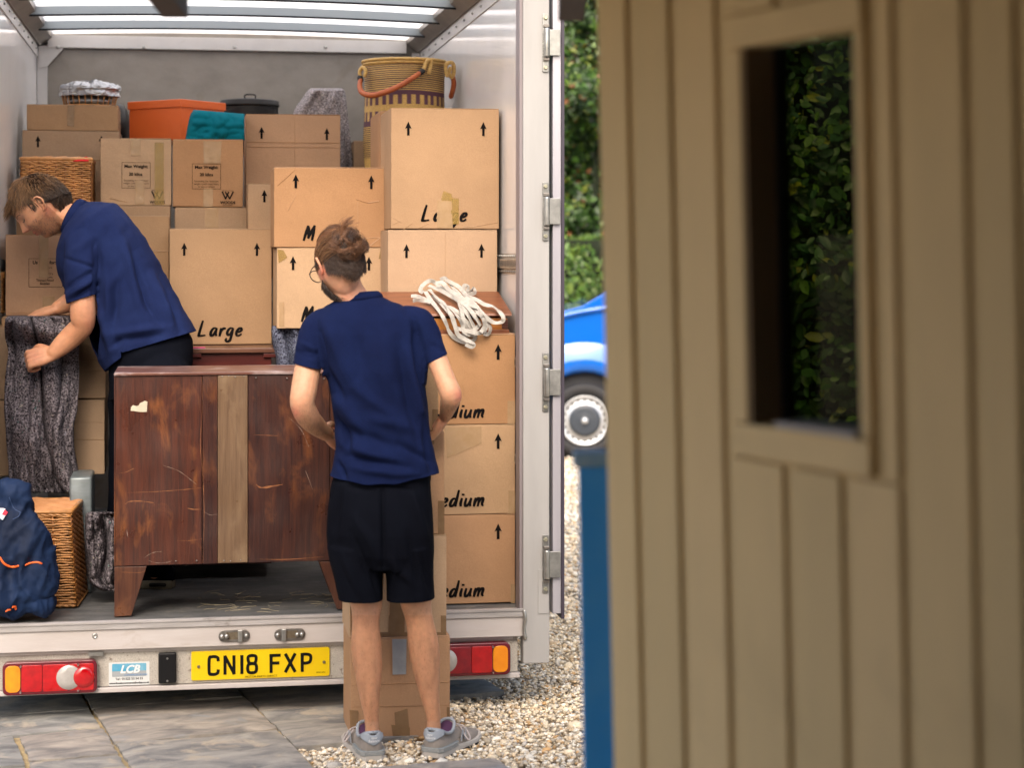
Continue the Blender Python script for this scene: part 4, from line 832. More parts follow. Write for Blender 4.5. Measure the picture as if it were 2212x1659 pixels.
# ================================================================ WOVEN ROUND BASKET (striped)
bb = 1.62; R0 = 97*(va(101, bb)-va(1, bb))/100; pc = vp(884, 120, bb); zT = pc[2]; zB = vc(884, 362, bb); cx_ = pc[0]
T = Thing('woven_basket', 'tall round lidded straw basket with purple bands and orange leather handles, at top right', 'basket', (cx_, bb+R0, zB))
def zz(v): return vc(884, v, bb)
ST, PU, DK = np.array((.56, .36, .11)), np.array((.10, .035, .06)), np.array((.085, .045, .04))
NS, NR = 168, 330; V = []; C = []
for i in range(NR+1):
    t = i/NR; z = zT-.022+(zB-zT+.022)*t; v = HY-(z-HC)*FPX/(bb+7.45)
    vv = 128+(362-128)*t
    r = R0*(.975-.02*math.sin(t*5.5)+(-.20*max(0, t-.72)**1.2)); wv = i/NR*106
    for k in range(NS):
        a = 2*math.pi*k/NS; rr = r+.0020*abs(math.sin(math.pi*wv))+.0010*math.sin(a*84+math.pi*int(wv)); V.append((cx_+rr*math.cos(a), bb+R0+rr*math.sin(a), z+.002*math.sin(a*3)))
        ph = int((a/(2*math.pi)*58)) % 2; row = int(wv) % 2
        if vv < 192: col = DK if row else ST
        elif vv < 202: col = PU
        elif vv < 223: col = (PU if ph else ST)
        elif vv < 236: col = ST
        elif vv < 257: col = (PU if ph else ST)
        elif vv < 268: col = PU
        elif vv < 338: col = DK if row else ST
        else: col = ST*1.05
        C.append((*(col*(.85+.3*random.random())), 1))
me = bpy.data.meshes.new('basket_body'); F = [(i*NS+k, (i+1)*NS+k, (i+1)*NS+(k+1) % NS, i*NS+(k+1) % NS) for i in range(NR) for k in range(NS)]
me.from_pydata([(x-T.o[0], y-T.o[1], z-T.o[2]) for x, y, z in V], [], F); me.update(); me.polygons.foreach_set('use_smooth', [True]*len(F)); setcol(me, np.array(C))
T.part('basket_body', me, mat('dyed_straw', (1, 1, 1), vcol=True, rough=.6, fine=300))
STR = mat('plain_straw', (.58, .38, .12), (.44, .27, .08), scale=40, stretch=(1, 1, 3), rough=.55, bump=.4, bscale=120)
for dz, rr in ((-.026, .99), (-.012, 1.01)):
    m = M(); n = 72; rings = []
    for k in range(n):
        a = 2*math.pi*k/n; c_ = np.array((cx_+R0*rr*math.cos(a), bb+R0+R0*rr*math.sin(a), zT+dz)); u_ = np.array((math.cos(a), math.sin(a), 0)); R_ = .0075*(1+.12*math.sin(k*2.6))
        rings.append([tuple(c_+R_*(math.cos(q)*u_+np.array((0, 0, 1))*math.sin(q))) for q in [2*math.pi*j/8 for j in range(8)]])
    m.loft([r[::-1] for r in rings], close=True); T.part('rim_roll' if dz < -.02 else 'lid_rim', m, STR, smooth=True)
m = M(); prof = [(.001, .012), (.3*R0, .010), (.6*R0, .006), (.85*R0, .0), (.99*R0, -.010)]; lathe(m, prof[::-1], (cx_, bb+R0, zT-.004), 64); T.part('lid', m, mat('lid_straw', (.50, .33, .12), (.10, .05, .05), scale=26, rough=.6, ramp=(.45, .55)), smooth=True)
LEA = mat('orange_leather', (.42, .105, .028), (.33, .075, .02), scale=25, rough=.5, bump=.3, bscale=90); BLK = mat('black_binding', (.012, .012, .014), rough=.6)
def z2(x, y, b): return vp(583.1+x*.2812, y*.2812, b)
def zt2_(pts, b0): return [z2(x, y, b0+db) for x, y, db in pts]
hp = zt2_([(697, 600, .12), (690, 660, .09), (712, 712, .05), (790, 730, .0), (900, 700, -.035), (1000, 655, -.04), (1090, 600, -.03), (1165, 548, -.015)], bb)
m = M(); tube(m, hp, [.010, .012, .013, .0135, .0135, .013, .012, .0105], 12, smooth=5); T.part('leather_handle', m, LEA, smooth=True)
for pts in ([(690, 590, .12), (697, 618, .12)], [(1150, 560, -.015), (1176, 540, -.013)]): m = M(); tube(m, zt2_(pts, bb), .0135, 12); T.part('binding', m, BLK, smooth=True)
m = M(); tube(m, zt2_([(694, 590, .12), (690, 545, .12), (712, 515, .11), (735, 540, .10), (728, 580, .10)], bb), .009, 10, smooth=5); T.part('handle_loop', m, STR, smooth=True)
m = M(); tube(m, zt2_([(1178, 538, -.013), (1200, 480, -.012), (1222, 456, -.006), (1238, 480, -.002), (1222, 560, -.004)], bb), .0095, 10, smooth=5); T.part('handle_loop', m, STR, smooth=True)
m = M(); tube(m, zt2_([(1360, 580, .06), (1350, 510, .06), (1375, 478, .055), (1408, 490, .07), (1412, 560, .08), (1395, 590, .08), (1378, 560, .07), (1385, 520, .07)], bb), .0095, 10, smooth=5); T.part('handle_loop', m, STR, smooth=True)
m = M(); tube(m, zt2_([(1405, 590, .09), (1412, 640, .10), (1402, 700, .12), (1390, 740, .14)], bb), .012, 10, smooth=5); T.part('leather_handle', m, LEA, smooth=True)
# ================================================================ FOIL BASKET
fb = 2.12; p = vp(191, 227, fb); rx = 62*(va(101, fb)-va(1, fb))/100
T = Thing('foil_basket', 'small split-cane basket stuffed with crumpled silver foil, on the top left carton', 'basket', (p[0], fb+.12, p[2]))
zr = vc(191, 203, fb)
for k in range(26):
    a = 2*math.pi*k/26; m = M(); tube(m, [(p[0]+rx*.9*math.cos(a), fb+.12+.12*math.sin(a)*.9, p[2]+.003), (p[0]+rx*1.0*math.cos(a), fb+.12+.12*math.sin(a), zr+.01)], .0028, 6); T.part('cane_spoke', m, WK[0], smooth=True)
for z in (p[2]+.004, ):
    m = M(); tube(m, [(p[0]+rx*.92*math.cos(2*math.pi*k/30), fb+.12+.11*math.sin(2*math.pi*k/30), z) for k in range(31)], .004, 6, ends=False); T.part('cane_ring', m, WK[0], smooth=True)
V = []; nn, mm = 56, 22
for i in range(mm+1):
    t = i/mm; 
    for k in range(nn):
        a = 2*math.pi*k/nn; q = noise.noise(Vector((math.cos(a)*3.5, math.sin(a)*3.5, t*4)))+.6*abs(noise.noise(Vector((math.cos(a)*9, math.sin(a)*9, t*9+3))))
        r_ = (1.05-.03*t) if t < .25 else 1.07*math.cos((t-.25)/.75*math.pi/2)+.02; r_ *= 1+.10*q
        z = zr-.004+.03*t/.25 if t < .25 else zr+.026+.040*math.sin((t-.25)/.75*math.pi/2)+.018*q
        V.append((p[0]+rx*r_*math.cos(a), fb+.12+.13*r_*math.sin(a), z))
m = M(); m.add(V, [(i*nn+k, i*nn+(k+1) % nn, (i+1)*nn+(k+1) % nn, (i+1)*nn+k) for i in range(mm) for k in range(nn)]); T.part('silver_foil', m, mat('silver_foil', (.36, .37, .39), rough=.30, metal=.85, bump=1., bscale=28))
m = M(); ell(m, (p[0], fb+.12, (p[2]+zr)/2), (rx*.8, .10, .03)); T.part('foil_filling', m, bpy.data.materials['silver_foil'], smooth=True)
# ================================================================ ORANGE BOX
ORG = mat('orange_card', (.62, .12, .022), (.58, .105, .02), scale=5, rough=.42, bump=.1, bscale=30)
ob = 2.02; pe = vp(391, 302, ob); s_ = .36
T = Thing('orange_storage_box', 'bright orange lidded storage box standing corner-on at the back of the van', 'storage box', (pe[0], ob, pe[2]), rot=Matrix.Rotation(math.radians(47), 4, 'Z'))
hh = vc(391, 213, ob)-pe[2]
m = M(); m.box(0, .305, 0, .34, 0, hh-.004); T.part('box_body', m, ORG, bevel=.003, local=True)
m = M(); m.box(-.006, .311, -.006, .346, hh-.038, hh); T.part('lid', m, ORG, bevel=.003, local=True)
# ================================================================ ROUND DARK TRUNK
tb = 2.55; p = vp(541, 247, tb); r_ = 68*(va(101, tb)-va(1, tb))/100
DT = mat('scuffed_dark_tin', (.010, .009, .009), (.022, .020, .019), scale=12, rough=.45, spec=.25)
T = Thing('round_hat_box', 'round black tin hat box with a wire handle at the back of the van', 'hat box', (p[0], tb+r_, p[2]-.2))
z0 = p[2]-.2; z1 = vc(541, 226, tb); z2_ = vc(541, 212, tb)
m = M(); lathe(m, [(r_*.95, 0), (r_*.97, z1-z0)], (p[0], tb+r_, z0), 48); T.part('tin_body', m, DT, smooth=False, bevel=.003)
m = M(); lathe(m, [(r_*.99, 0), (r_*1.01, .004), (r_*1.01, .010), (r_*.99, .014), (r_*.985, z2_-z1-.004), (r_*.95, z2_-z1), (r_*.3, z2_-z1+.012), (.001, z2_-z1+.014)], (p[0], tb+r_, z1), 48); T.part('tin_lid', m, DT, smooth=True)
m = M(); q = z2_+.010; tube(m, [(p[0]-.026, tb+.05, q-.01), (p[0]-.024, tb+.05, q+.012), (p[0]+.024, tb+.05, q+.012), (p[0]+.026, tb+.05, q-.01)], .004, 8, smooth=4); T.part('wire_handle', m, DT, smooth=True)
# dark rounded case sliver behind the left cartons
p = vp(258, 302, 2.45); m = M(); ell(m, (p[0], 2.6, p[2]+.07), (.05, .12, .12), 24, n=14); single('dark_suitcase', m, DT, 'dark rounded case peeping out between the top left cartons and the orange box', 'suitcase', o=(p[0], 2.6, p[2]), smooth=True)
# ================================================================ SOFT THINGS
def felt(name, c1, c2, sp_): 
    m = mat(name, (1, 1, 1), rough=1, spec=.05, bump=1., bscale=170); nt = m.node_tree; N = nt.nodes; L = nt.links; b = N['Principled BSDF']
    tc = N.new('ShaderNodeTexCoord'); n1 = N.new('ShaderNodeTexNoise'); n1.inputs['Scale'].default_value = 130; n1.inputs['Detail'].default_value = 5; L.new(tc.outputs['Object'], n1.inputs[0])
    r = N.new('ShaderNodeValToRGB'); e = r.color_ramp.elements; e[0].position = .36; e[0].color = (*c1, 1); e[1].position = .70; e[1].color = (*c2, 1); L.new(n1.outputs[0], r.inputs[0])
    n2 = N.new('ShaderNodeTexNoise'); n2.inputs['Scale'].default_value = 75; n2.inputs['Detail'].default_value = 1; L.new(tc.outputs['Object'], n2.inputs[0])
    r2 = N.new('ShaderNodeValToRGB'); e = r2.color_ramp.elements; e[0].position = .66; e[0].color = (0, 0, 0, 1); e[1].position = .72; e[1].color = (1, 1, 1, 1); L.new(n2.outputs[0], r2.inputs[0])
    mx = N.new('ShaderNodeMix'); mx.data_type = 'RGBA'; L.new(r2.outputs[0], mx.inputs[0]); L.new(r.outputs[0], mx.inputs[6])
    n3 = N.new('ShaderNodeTexNoise'); n3.inputs['Scale'].default_value = 20; L.new(tc.outputs['Object'], n3.inputs[0]); hs = N.new('ShaderNodeValToRGB'); e = hs.color_ramp.elements
    for i, (po_, cc) in enumerate(sp_):
        if i < 2: e[i].position = po_; e[i].color = (*cc, 1)
        else: q = e.new(po_); q.color = (*cc, 1)
    L.new(n3.outputs['Color'], hs.inputs[0]); L.new(hs.outputs[0], mx.inputs[7]); L.new(mx.outputs[2], b.inputs['Base Color']); return m
FELT = felt('grey_felt_blanket', (.012, .010, .013), (.27, .24, .265), [(.3, (.10, .02, .03)), (.7, (.10, .12, .22)), (.5, (.3, .26, .22)), (.42, (.02, .10, .10))])
FELTL = felt('pale_felt_blanket', (.12, .105, .11), (.50, .46, .47), [(.3, (.30, .05, .06)), (.7, (.2, .22, .4)), (.5, (.5, .45, .4)), (.42, (.1, .2, .2))])
def sheet(rows, b, n=70, folds=(), name='', amp=.02, seed=0, fine=.004, bf=None):
    """rows: list of (v, uL, uR) going down; folds: (s0, s1, depth, width) fold lines from the top to the bottom; gives a cloth grid"""
    m = M(); G = []; R_ = crom([(v, l, r) for v, l, r in rows], 8)
    for i, (v, l, r) in enumerate(R_):
        t = i/(len(R_)-1); row = []
        for k in range(n+1):
            s = k/n; u = l+(r-l)*s; d = 0
            for s0, s1, dd, ww in folds:
                c_ = s0+(s1-s0)*t; q = (s-c_)/ww; d += dd*math.exp(-q*q)*(math.sin(t*3.0+s0*5)*.3+.7)
            d += amp*noise.noise(Vector((s*5+seed, t*3.5, seed)))+fine*noise.noise(Vector((s*22, t*16, seed)))
            e = (2*s-1)**6*.05
            bb_ = b+d+e+(bf(s, t) if bf else 0); row.append(vp(u, v, bb_))
        G.append(row)
    m.grid([r[::-1] for r in G]); return m
# blanket over a chair at the back
m = sheet([(191, 672, 738), (198, 664, 744), (215, 652, 747), (245, 635, 750), (300, 640, 756), (350, 660, 761), (400, 665, 762)], 2.32, 60, [(.85, .9, .04, .05), (.2, .1, -.03, .1), (.6, .7, .03, .08)], seed=3, bf=lambda s, t: (.10*max(0, .12-t)/.12))
p = vp(700, 400, 2.32)
T = Thing('covered_chair', 'chair back draped in speckled pale grey felt at the back of the van', 'chair', (p[0], 2.4, p[2])); T.part('felt_cover', m, FELTL, smooth=True, solid=.006)
m = M(); q0, q1 = vp(675, 196, 2.36), vp(736, 196, 2.36); m.box(q0[0], q1[0], 2.42, 2.45, p[2]-.1, q0[2]-.01); T.part('chair_back', m, mat('hidden_wood', (.1, .06, .03), rough=.6), bevel=.006)
# teal cloth
ms = []
tb_ = 1.64
G = M(); rows = []
me = None; m = M(); P = []
for i in range(25):
    t = i/24; row = []
    for k in range(41):
        s = k/40; uL = 416-14*t**.6; uR = 528; u = uL+(uR-uL)*s; v = (238+9*s)+(302-(238+9*s))*t
        if s < .12: v += (.12-s)/.12*5*(1-t)
        d = .05*(1-t)**6+.02*noise.noise(Vector((s*3, t*2+s*2, 8)))+.03*max(0, (.1-s)/.1)**2+.012*noise.noise(Vector((s*9, t*6, 1)))
        row.append(vp(u, v, tb_+d))
    P.append(row[::-1])
top = [vp(418+(528-418)*(40-k)/40, 238+9*(40-k)/40, tb_+.20) for k in range(41)]
m.grid([[(x, y, z) for x, y, z in top]]+P); p = vp(465, 302, tb_)
single('teal_cushion', m, mat('teal_velvet', (.0, .115, .155), (.0, .095, .13), scale=9, rough=.95, spec=.15, bump=.2, bscale=120), 'teal blue folded fabric lying on the right Max Weight carton', 'cushion', o=(p[0], tb_+.1, p[2]), smooth=True, solid=.008)
# ================================================================ SILVER CASE, dark chest, pink slip
m = M(); m.box(va(150, .62), va(198, .62), .62, .9, FL+.0, vc(180, 1031, .62)); o = single('metal_case', m, mat('brushed_silver', (.22, .26, .28), (.17, .20, .21), scale=10, stretch=(1, 1, 4), rough=.35, metal=.3), 'upright silver metal case behind the large wicker hamper', 'case', o=(va(175, .62), .76, FL), bevel=.009)
DRW = lambda n, a, b_, c_, s3=6: mat(n, a, b_, scale=7, stretch=(9, 9, .5), detail=10, rough=.36, c3=c_, m3=(.52, .80), s3=s3*.7, st3=(2.4, 3, 1), dist=.6, bump=.25, bscale=26, bstretch=(9, 9, .5), rvar=.12)
RW = mat('dark_red_wood', (.085, .014, .010), (.04, .008, .007), scale=6, stretch=(.6, 5, 5), rough=.3, bump=.1)
T = Thing('dark_red_chest', 'dark red polished chest of drawers under the Large carton', 'chest', (va(500, .9), 1.1, FL))
x0, x1 = va(330, .88), va(597, .88); zt_ = vc(500, 752, .88); zu = vc(500, 763, .88)
m = M(); m.box(x0, x1, .88, 1.5, zu, zt_); T.part('top_board', m, mat('brown_top_board', (.13, .06, .035), (.085, .035, .022), scale=7, stretch=(.6, 5, 5), rough=.3), bevel=.004)
m = M(); m.box(x0+.02, x1-.02, .90, 1.48, FL+.06, zu-.0005); T.part('carcass', m, RW)
for u in (419, 585): m = M(); p = vp(u, 768, .885); m.box(p[0]-.03, p[0]+.03, .884, .8995, p[2]-.008, p[2]+.009); T.part('corner_block', m, RW, bevel=.002)
for u in (345,): m = M(); p = vp(u, 768, .885); m.box(p[0]-.03, p[0]+.03, .91, .97, FL, FL+.061); T.part('foot', m, RW, bevel=.002)
m = M(); p = vp(433, 750, .87); m.box(p[0]-.03, p[0]+.02, .885, .91, zt_+.001, zt_+.004); single('pink_slip', m, mat('pink_paper', (.75, .08, .25), rough=.7), 'pink slip of paper on the dark red chest by the man\'s hip', 'paper', o=(p[0], .9, zt_))
# blue-grey blanket between chest and Medium cartons
m = sheet([(704, 590, 660), (712, 588, 662), (740, 590, 664), (800, 600, 668), (900, 605, 670)], .84, 40, [(.3, .5, .03, .1), (.7, .6, -.03, .1)], seed=9, amp=.03); p = vp(625, 900, .84)
single('blue_grey_blanket', m, felt('blue_felt', (.02, .02, .035), (.20, .22, .30), [(.3, (.1, .03, .1)), (.7, (.1, .16, .3)), (.5, (.3, .3, .3)), (.42, (.03, .05, .1))]), 'bluish grey felt blanket hanging under the Medium cartons, left of the standing man', 'blanket', o=(p[0], .84, p[2]), smooth=True, solid=.008)
# ================================================================ WRITING BOX on the right tower
T = Thing('writing_box', 'small sloping-lid wooden writing box on top of the right carton tower', 'wooden box', (va(985, .2), .3, vc(985, 722, .12)))
ff = .16; xa, xb = va(845, ff), va(1096, ff); zb = vc(985, 718, .12)+.002; zf = vc(985, 688, ff); zl = vc(1000, 681, ff); zbk = vc(1000, 636, .47)
OAK = mat('honey_oak', (.36, .145, .03), (.24, .085, .02), scale=8, stretch=(1, 5, 5), rough=.35, bump=.15, bscale=30); OAKD = mat('red_brown_oak', (.21, .078, .036), (.14, .048, .022), scale=7, stretch=(.7, 5, 5), rough=.38, bump=.15, bscale=30)
m = M(); m.prism([(0, 0), (1, 0), (1, 1), (0, 1)], 0, 1) if 0 else None
sec = [(ff, zb), (.465, zb), (.465, zbk-.012), (ff, zf)]
m.loft([[(x, y, z) for y, z in sec] for x in (xb, xa)]); T.part('box_body', m, OAK, bevel=.002)
lid = [(ff-.012, zl-.004), (.485, zbk), (.485, zbk+.012), (ff-.008, zl+.008)]
m = M(); m.loft([[(x, y, z) for y, z in lid] for x in (va(1105, ff), xa-.02)]); T.part('lid', m, OAKD, bevel=.003)
m = M(); m.box(xa-.01, xb+.006, ff-.012, .47, zb-.001-.010, zb+.006); T.part('plinth', m, OAKD, bevel=.002)
for k in range(4):
    m = M(); z = zb+.010+k*(zf-zb-.014)/4; m.box(xb-.022, xb+.0015, ff-.0022, ff+.02, z, z+(zf-zb-.014)/4-.0012); T.part('corner_joint', m, mat('dark_corner_block', (.065, .022, .016), rough=.4) if 'dark_corner_block' not in bpy.data.materials else bpy.data.materials['dark_corner_block'])
# ================================================================ WEBBING STRAPS
T = Thing('webbing_straps', 'tangle of white cotton webbing straps heaped over the writing box', 'straps', vp(985, 680, .2))
WB = mat('white_cotton_webbing', (.47, .45, .41), (.35, .33, .30), scale=30, rough=.9, bump=.6, bscale=220, spec=.2)
STR_ = [[(560,345),(515,320),(530,260),(610,185),(690,165),(770,215),(900,330),(1050,440),(1250,600),(1350,720),(1430,830)],
 [(640,240),(800,300),(950,380),(1100,480),(1200,620),(1280,760),(1340,880)],
 [(590,330),(680,470),(780,600),(860,720),(920,850),(960,950),(1050,1050),(1200,1110),(1330,1080),(1350,1010),(1250,1000),(1080,1010)],
 [(820,150),(900,130),(980,230),(1080,340),(1200,470),(1320,560),(1440,680),(1540,800),(1590,900),(1560,980),(1480,980)],
 [(900,150),(1000,200),(1120,270),(1230,400),(1380,460),(1500,530),(1640,570),(1740,650),(1790,740),(1760,800),(1650,810),(1540,740),(1440,640),(1340,520),(1200,420)],
 [(830,500),(930,620),(1000,720),(1040,850),(1100,900),(1240,940),(1380,970),(1480,950),(1520,880),(1500,780),(1450,700),(1380,640)],
 [(650,300),(760,420),(880,520),(960,640),(1020,760),(1060,900),(1100,1000),(1250,1090),(1340,1140),(1300,1180),(1210,1140)],
 [(370,400),(460,405),(560,440),(650,480)], [(400,470),(480,462),(600,475),(680,500)],
 [(1170,330),(1190,240),(1250,250),(1240,320),(1220,370),(1290,330),(1330,290),(1350,350),(1230,385)],
 [(1100,480),(1150,640),(1180,800),(1260,920),(1340,920),(1420,850)], [(1000,400),(1180,520),(1300,640),(1370,740),(1440,860)],
 [(950,560),(1080,700),(1160,850),(1180,950),(1290,1000)], [(760,200),(860,200),(950,300),(1100,400),(1260,520),(1400,600),(1470,720),(1500,860),(1440,960)], [(700,380),(800,470),(900,560),(1000,590),(1100,650),(1230,800),(1330,900)]]
for k, s in enumerate(STR_):
    pts = []
    for i, (x, y) in enumerate(s):
        u, v = 835.8+.1406*x, 583.1+.1406*y
        b = .46-(v-615)/(684-615)*.36 if v < 684 else .135
        b = min(b, .44)-.004-.009*(k % 7)-.008*abs(math.sin(i*1.7+k)); pts.append(vp(u, v, b))
    q = crom(pts, 6); m = M(); R_ = []
    n = len(q); prev = None
    for i in range(n):
        t = q[min(i+1, n-1)]-q[max(i-1, 0)]; t /= np.linalg.norm(t)+1e-9
        view = np.array((.12, -1, .12)); w = np.cross(t, view); w /= np.linalg.norm(w)+1e-9
        an = .5*math.sin(i*.16+k*2.1)+.25*math.sin(i*.45+k); nn = np.cross(w, t); ww = w*math.cos(an)+nn*math.sin(an); n2 = np.cross(ww, t)
        if prev is not None and ww.dot(prev) < 0: ww, n2 = -ww, -n2
        prev = ww; hw, ht = .0082, .0009; R_.append([tuple(q[i]+ww*hw+n2*ht), tuple(q[i]+n2*ht*1.2), tuple(q[i]-ww*hw+n2*ht), tuple(q[i]-ww*hw-n2*ht), tuple(q[i]-n2*ht*1.2), tuple(q[i]+ww*hw-n2*ht)])
    m.loft(R_); o = T.part('strap', m, WB, smooth=True, bevel=0); md = o.modifiers.new('e', 'EDGE_SPLIT'); md.split_angle = .7
# ================================================================ FRONT DRESSER (seen from its back)
db = .07
T = Thing('chest_of_drawers', 'old red-brown chest of drawers turned back-outwards at the edge of the van floor', 'chest of drawers', (va(500, db), db+.2, FL))
P1 = DRW('old_pine_back', (.080, .023, .013), (.036, .013, .010), (.28, .098, .03)); P2 = DRW('old_pine_back_dark', (.056, .019, .013), (.027, .011, .010), (.17, .058, .02), 8); P3 = DRW('weathered_batten', (.16, .10, .058), (.11, .065, .038), (.22, .15, .09))
zt_ = vc(500, 810, db); zb_ = vc(500, 1217, db)
for u0, u1, mt_ in ((250, 436, P1), (437.5, 470, P2), (536, 712, P2), (713.5, 756, P2)):
    m = M(); m.box(va(u0, db), va(u1, db), db, db+.015, zb_, zt_-.001); T.part('back_board', m, mt_, bevel=.0015)
m = M(); m.box(va(470.5, db), va(535, db), db-.006, db+.012, zb_+.002, zt_-.002); T.part('centre_batten', m, P3, bevel=.002)
m = M(); m.box(va(246.5, db), va(249.5, db), db-.002, db+.40, zb_-.0, zt_-.001); T.part('side_panel', m, P1)
m = M(); m.box(va(757, db), va(764, db), db-.002, db+.40, zb_, zt_-.001); T.part('side_panel', m, P1)
m = M(); m.box(va(248, db), va(758, db), db+.38, db+.40, zb_, zt_); T.part('drawer_front', m, RW)
m = M(); m.box(va(246, db), va(766, db), db-.008, db+.42, zt_, zt_+.013); T.part('top_board', m, mat('scuffed_top', (.16, .07, .05), (.10, .04, .03), scale=9, stretch=(.5, 4, 4), rough=.3, c3=(.42, .36, .36), m3=(.52, .66), s3=9, st3=(.4, 1, 1)), bevel=.004)
m = M(); m.box(va(250, db), va(756, db), db+.02, db+.38, zb_, zb_+.012); T.part('bottom_board', m, P2)
def foot(p, y0, y1):
    m = M(); m.prism([(va(u, db), vc(500, v, db)) for u, v in p], y0, y1); T.part('bracket_foot', m, DRWF, bevel=.002)
DRWF = DRW('foot_wood', (.09, .033, .017), (.045, .016, .011), (.22, .09, .035))
for y0 in (db+.001, db+.37):
    foot([(247, 1219), (317, 1219), (284, 1324), (247, 1326)], y0, y0+.022); foot([(690, 1219), (762, 1219), (762, 1324), (728, 1324)], y0, y0+.022)
m = M(); x = va(247, db); m.box(x, x+.02, db+.024, db+.10, FL, zb_-.001); T.part('bracket_foot', m, DRWF, bevel=.002)
# paper remnant, nails, scratches
pp = [(290, 885), (291, 877), (294, 873), (299, 875), (303, 874), (305, 869), (313, 864), (317, 866), (316, 888), (306, 888)]
m = M(); m.prism([(va(u, db), vc(300, v+2, db)) for u, v in [(282+(u-290)*1.35, v) for u, v in pp]], db-.0016, db-.0008); T.part('paper_label', m, mat('torn_cream_paper', (.52, .46, .35), (.46, .40, .30), scale=30, rough=.8))
SC = mat('bare_wood_scratch', (.27, .105, .035), (.13, .045, .02), scale=30, rough=.6); SCW = mat('chalky_scratch', (.28, .20, .16), rough=.8)
def scr(pts, w, mt_, ):
    q = crom([(va(u, db), vc(500, v, db), 0) for u, v in pts], 5); m = M(); n = len(q); L, R_ = [], []
    for i in range(n):
        t = q[min(i+1, n-1)]-q[max(i-1, 0)]; t /= np.linalg.norm(t)+1e-9; k = w*(.25+.65*math.sin(math.pi*(i+.3)/n))*random.uniform(.25, 1.2); L.append((q[i][0]-t[1]*k, db-.0006, q[i][1]+t[0]*k)); R_.append((q[i][0]+t[1]*k, db-.0006, q[i][1]-t[0]*k))
    m.add(L+R_, [(i, i+n, i+n+1, i+1) for i in range(n-1)]); T.part('scratch', m, mt_)
for a in (([(270, 1085), (280, 1079), (305, 1079), (332, 1083)], .0030, SC), ([(270, 1060), (340, 1059), (395, 1056), (436, 1053)], .0014, SC), ([(352, 1003), (385, 1015), (412, 1035), (424, 1045)], .0010, SCW), ([(404, 1096), (420, 1099), (436, 1099)], .0026, SC),
          ([(553, 1048), (565, 1055), (590, 1052), (610, 1049)], .0045, SC), ([(383, 1165), (410, 1166), (436, 1163)], .0018, SC), ([(312, 1200), (330, 1190), (350, 1188)], .0009, SCW), ([(258, 1018), (272, 1016), (290, 1008)], .0014, SC),
          ([(262, 1230), (300, 1232), (314, 1229)], .0016, SC), ([(436, 815), (437, 880), (433, 960), (439, 1040), (441, 1120), (438, 1215)], .0012, SC), ([(320, 1206), (336, 1212), (360, 1212), (372, 1208)], .0010, SCW), ([(620, 900), (650, 930), (668, 970)], .0008, SCW), ([(660, 1020), (675, 1060)], .0008, SCW), ([(548, 940), (600, 943)], .0012, SC), ([(560, 1210), (620, 1212), (700, 1208)], .0018, SC), ([(274, 1140), (276, 1155)], .0012, SCW), ([(470, 1110), (455, 1112), (440, 1104)], .0008, SCW)): scr(*a)
for u, v in ((480, 813), (494, 812), (508, 814), (527, 813), (484, 1211), (498, 1212), (520, 1210), (553, 816), (620, 817), (700, 818), (380, 1212), (425, 1211)):
    m = M(); p = vp(u, v, db); lathe(m, [(.001, -.009), (.0025, -.008), (.003, -.004)], (p[0], db, p[2]), 8, 'y'); T.part('nail', m, ALU_D)
# ================================================================ COBWEBS / straw bits on the floor
m = M(); r2 = random.Random(4)
for k in range(60):
    x = r2.uniform(va(420, .3), va(735, .3)); y = r2.uniform(.1, .55); a = r2.uniform(-1, 1); L = r2.uniform(.02, .09); pts = [(x, y, FL+.002)]
    for i in range(3): a += r2.uniform(-.6, .6); x += L/3*math.cos(a); y += L/3*math.sin(a)*1.2; pts.append((x, min(max(y, .08), .6), FL+.002+r2.uniform(0, .002)))
    tube(m, pts, .0008, 4, smooth=3, ends=False)
single('straw_litter', m, mat('straw_bits', (.42, .36, .24), rough=.8), 'wisps of straw and cobweb on the van floor under the chest of drawers', 'litter', kind='stuff', o=(va(600, .3), .3, FL))
# ================================================================ PEOPLE
SKIN = mat('skin', (1, 1, 1), vcol=True, fine=45, fa=(.90, 1.07), rough=.5, sss=.3, bump=.2, bscale=130, spec=.4)
POLO = mat('navy_pique_cotton', (.0036, .0075, .036), (.005, .011, .050), scale=6, rough=.95, spec=.12, bump=.35, bscale=420, fine=500)
POLO2 = mat('faded_navy_cotton', (.0062, .0120, .052), (.010, .019, .074), scale=5, rough=.95, spec=.12, bump=.35, bscale=420, fine=500)
SHORT = mat('black_sport_cloth', (.0028, .0032, .0062), (.004, .005, .009), scale=6, rough=.85, bump=.2, bscale=300, spec=.05)
TROU = mat('dark_navy_trousers', (.003, .004, .008), (.005, .006, .010), scale=6, rough=.95, spec=.05)
def PX(u, v, Y): return np.array(pw(u, v, Y))
def rg(v, uL, uR, Y, hd, n=36, ex=2.3, tilt=0):
    k = Y/FPX; cx = ((uL+uR)/2-CX)*k; w = (uR-uL)/2*k; z = HC-(v-HY)*k; out = []
    for i in range(n):
        a = 2*math.pi*i/n; c, s = math.cos(a), math.sin(a); x = w*math.copysign(abs(c)**(2/ex), c); y = hd*math.copysign(abs(s)**(2/ex), s)
        out.append((cx+x, Y+y, z+tilt*x))
    return out
def chain(pts, seg=14, sm=6, up=None, flat=1.):      # pts (u,v,Y,r_px)
    m = M(); tube(m, [PX(*p[:3]) for p in pts], [p[3]*p[2]/FPX for p in pts], seg, smooth=sm, up=up, flat=flat); return m
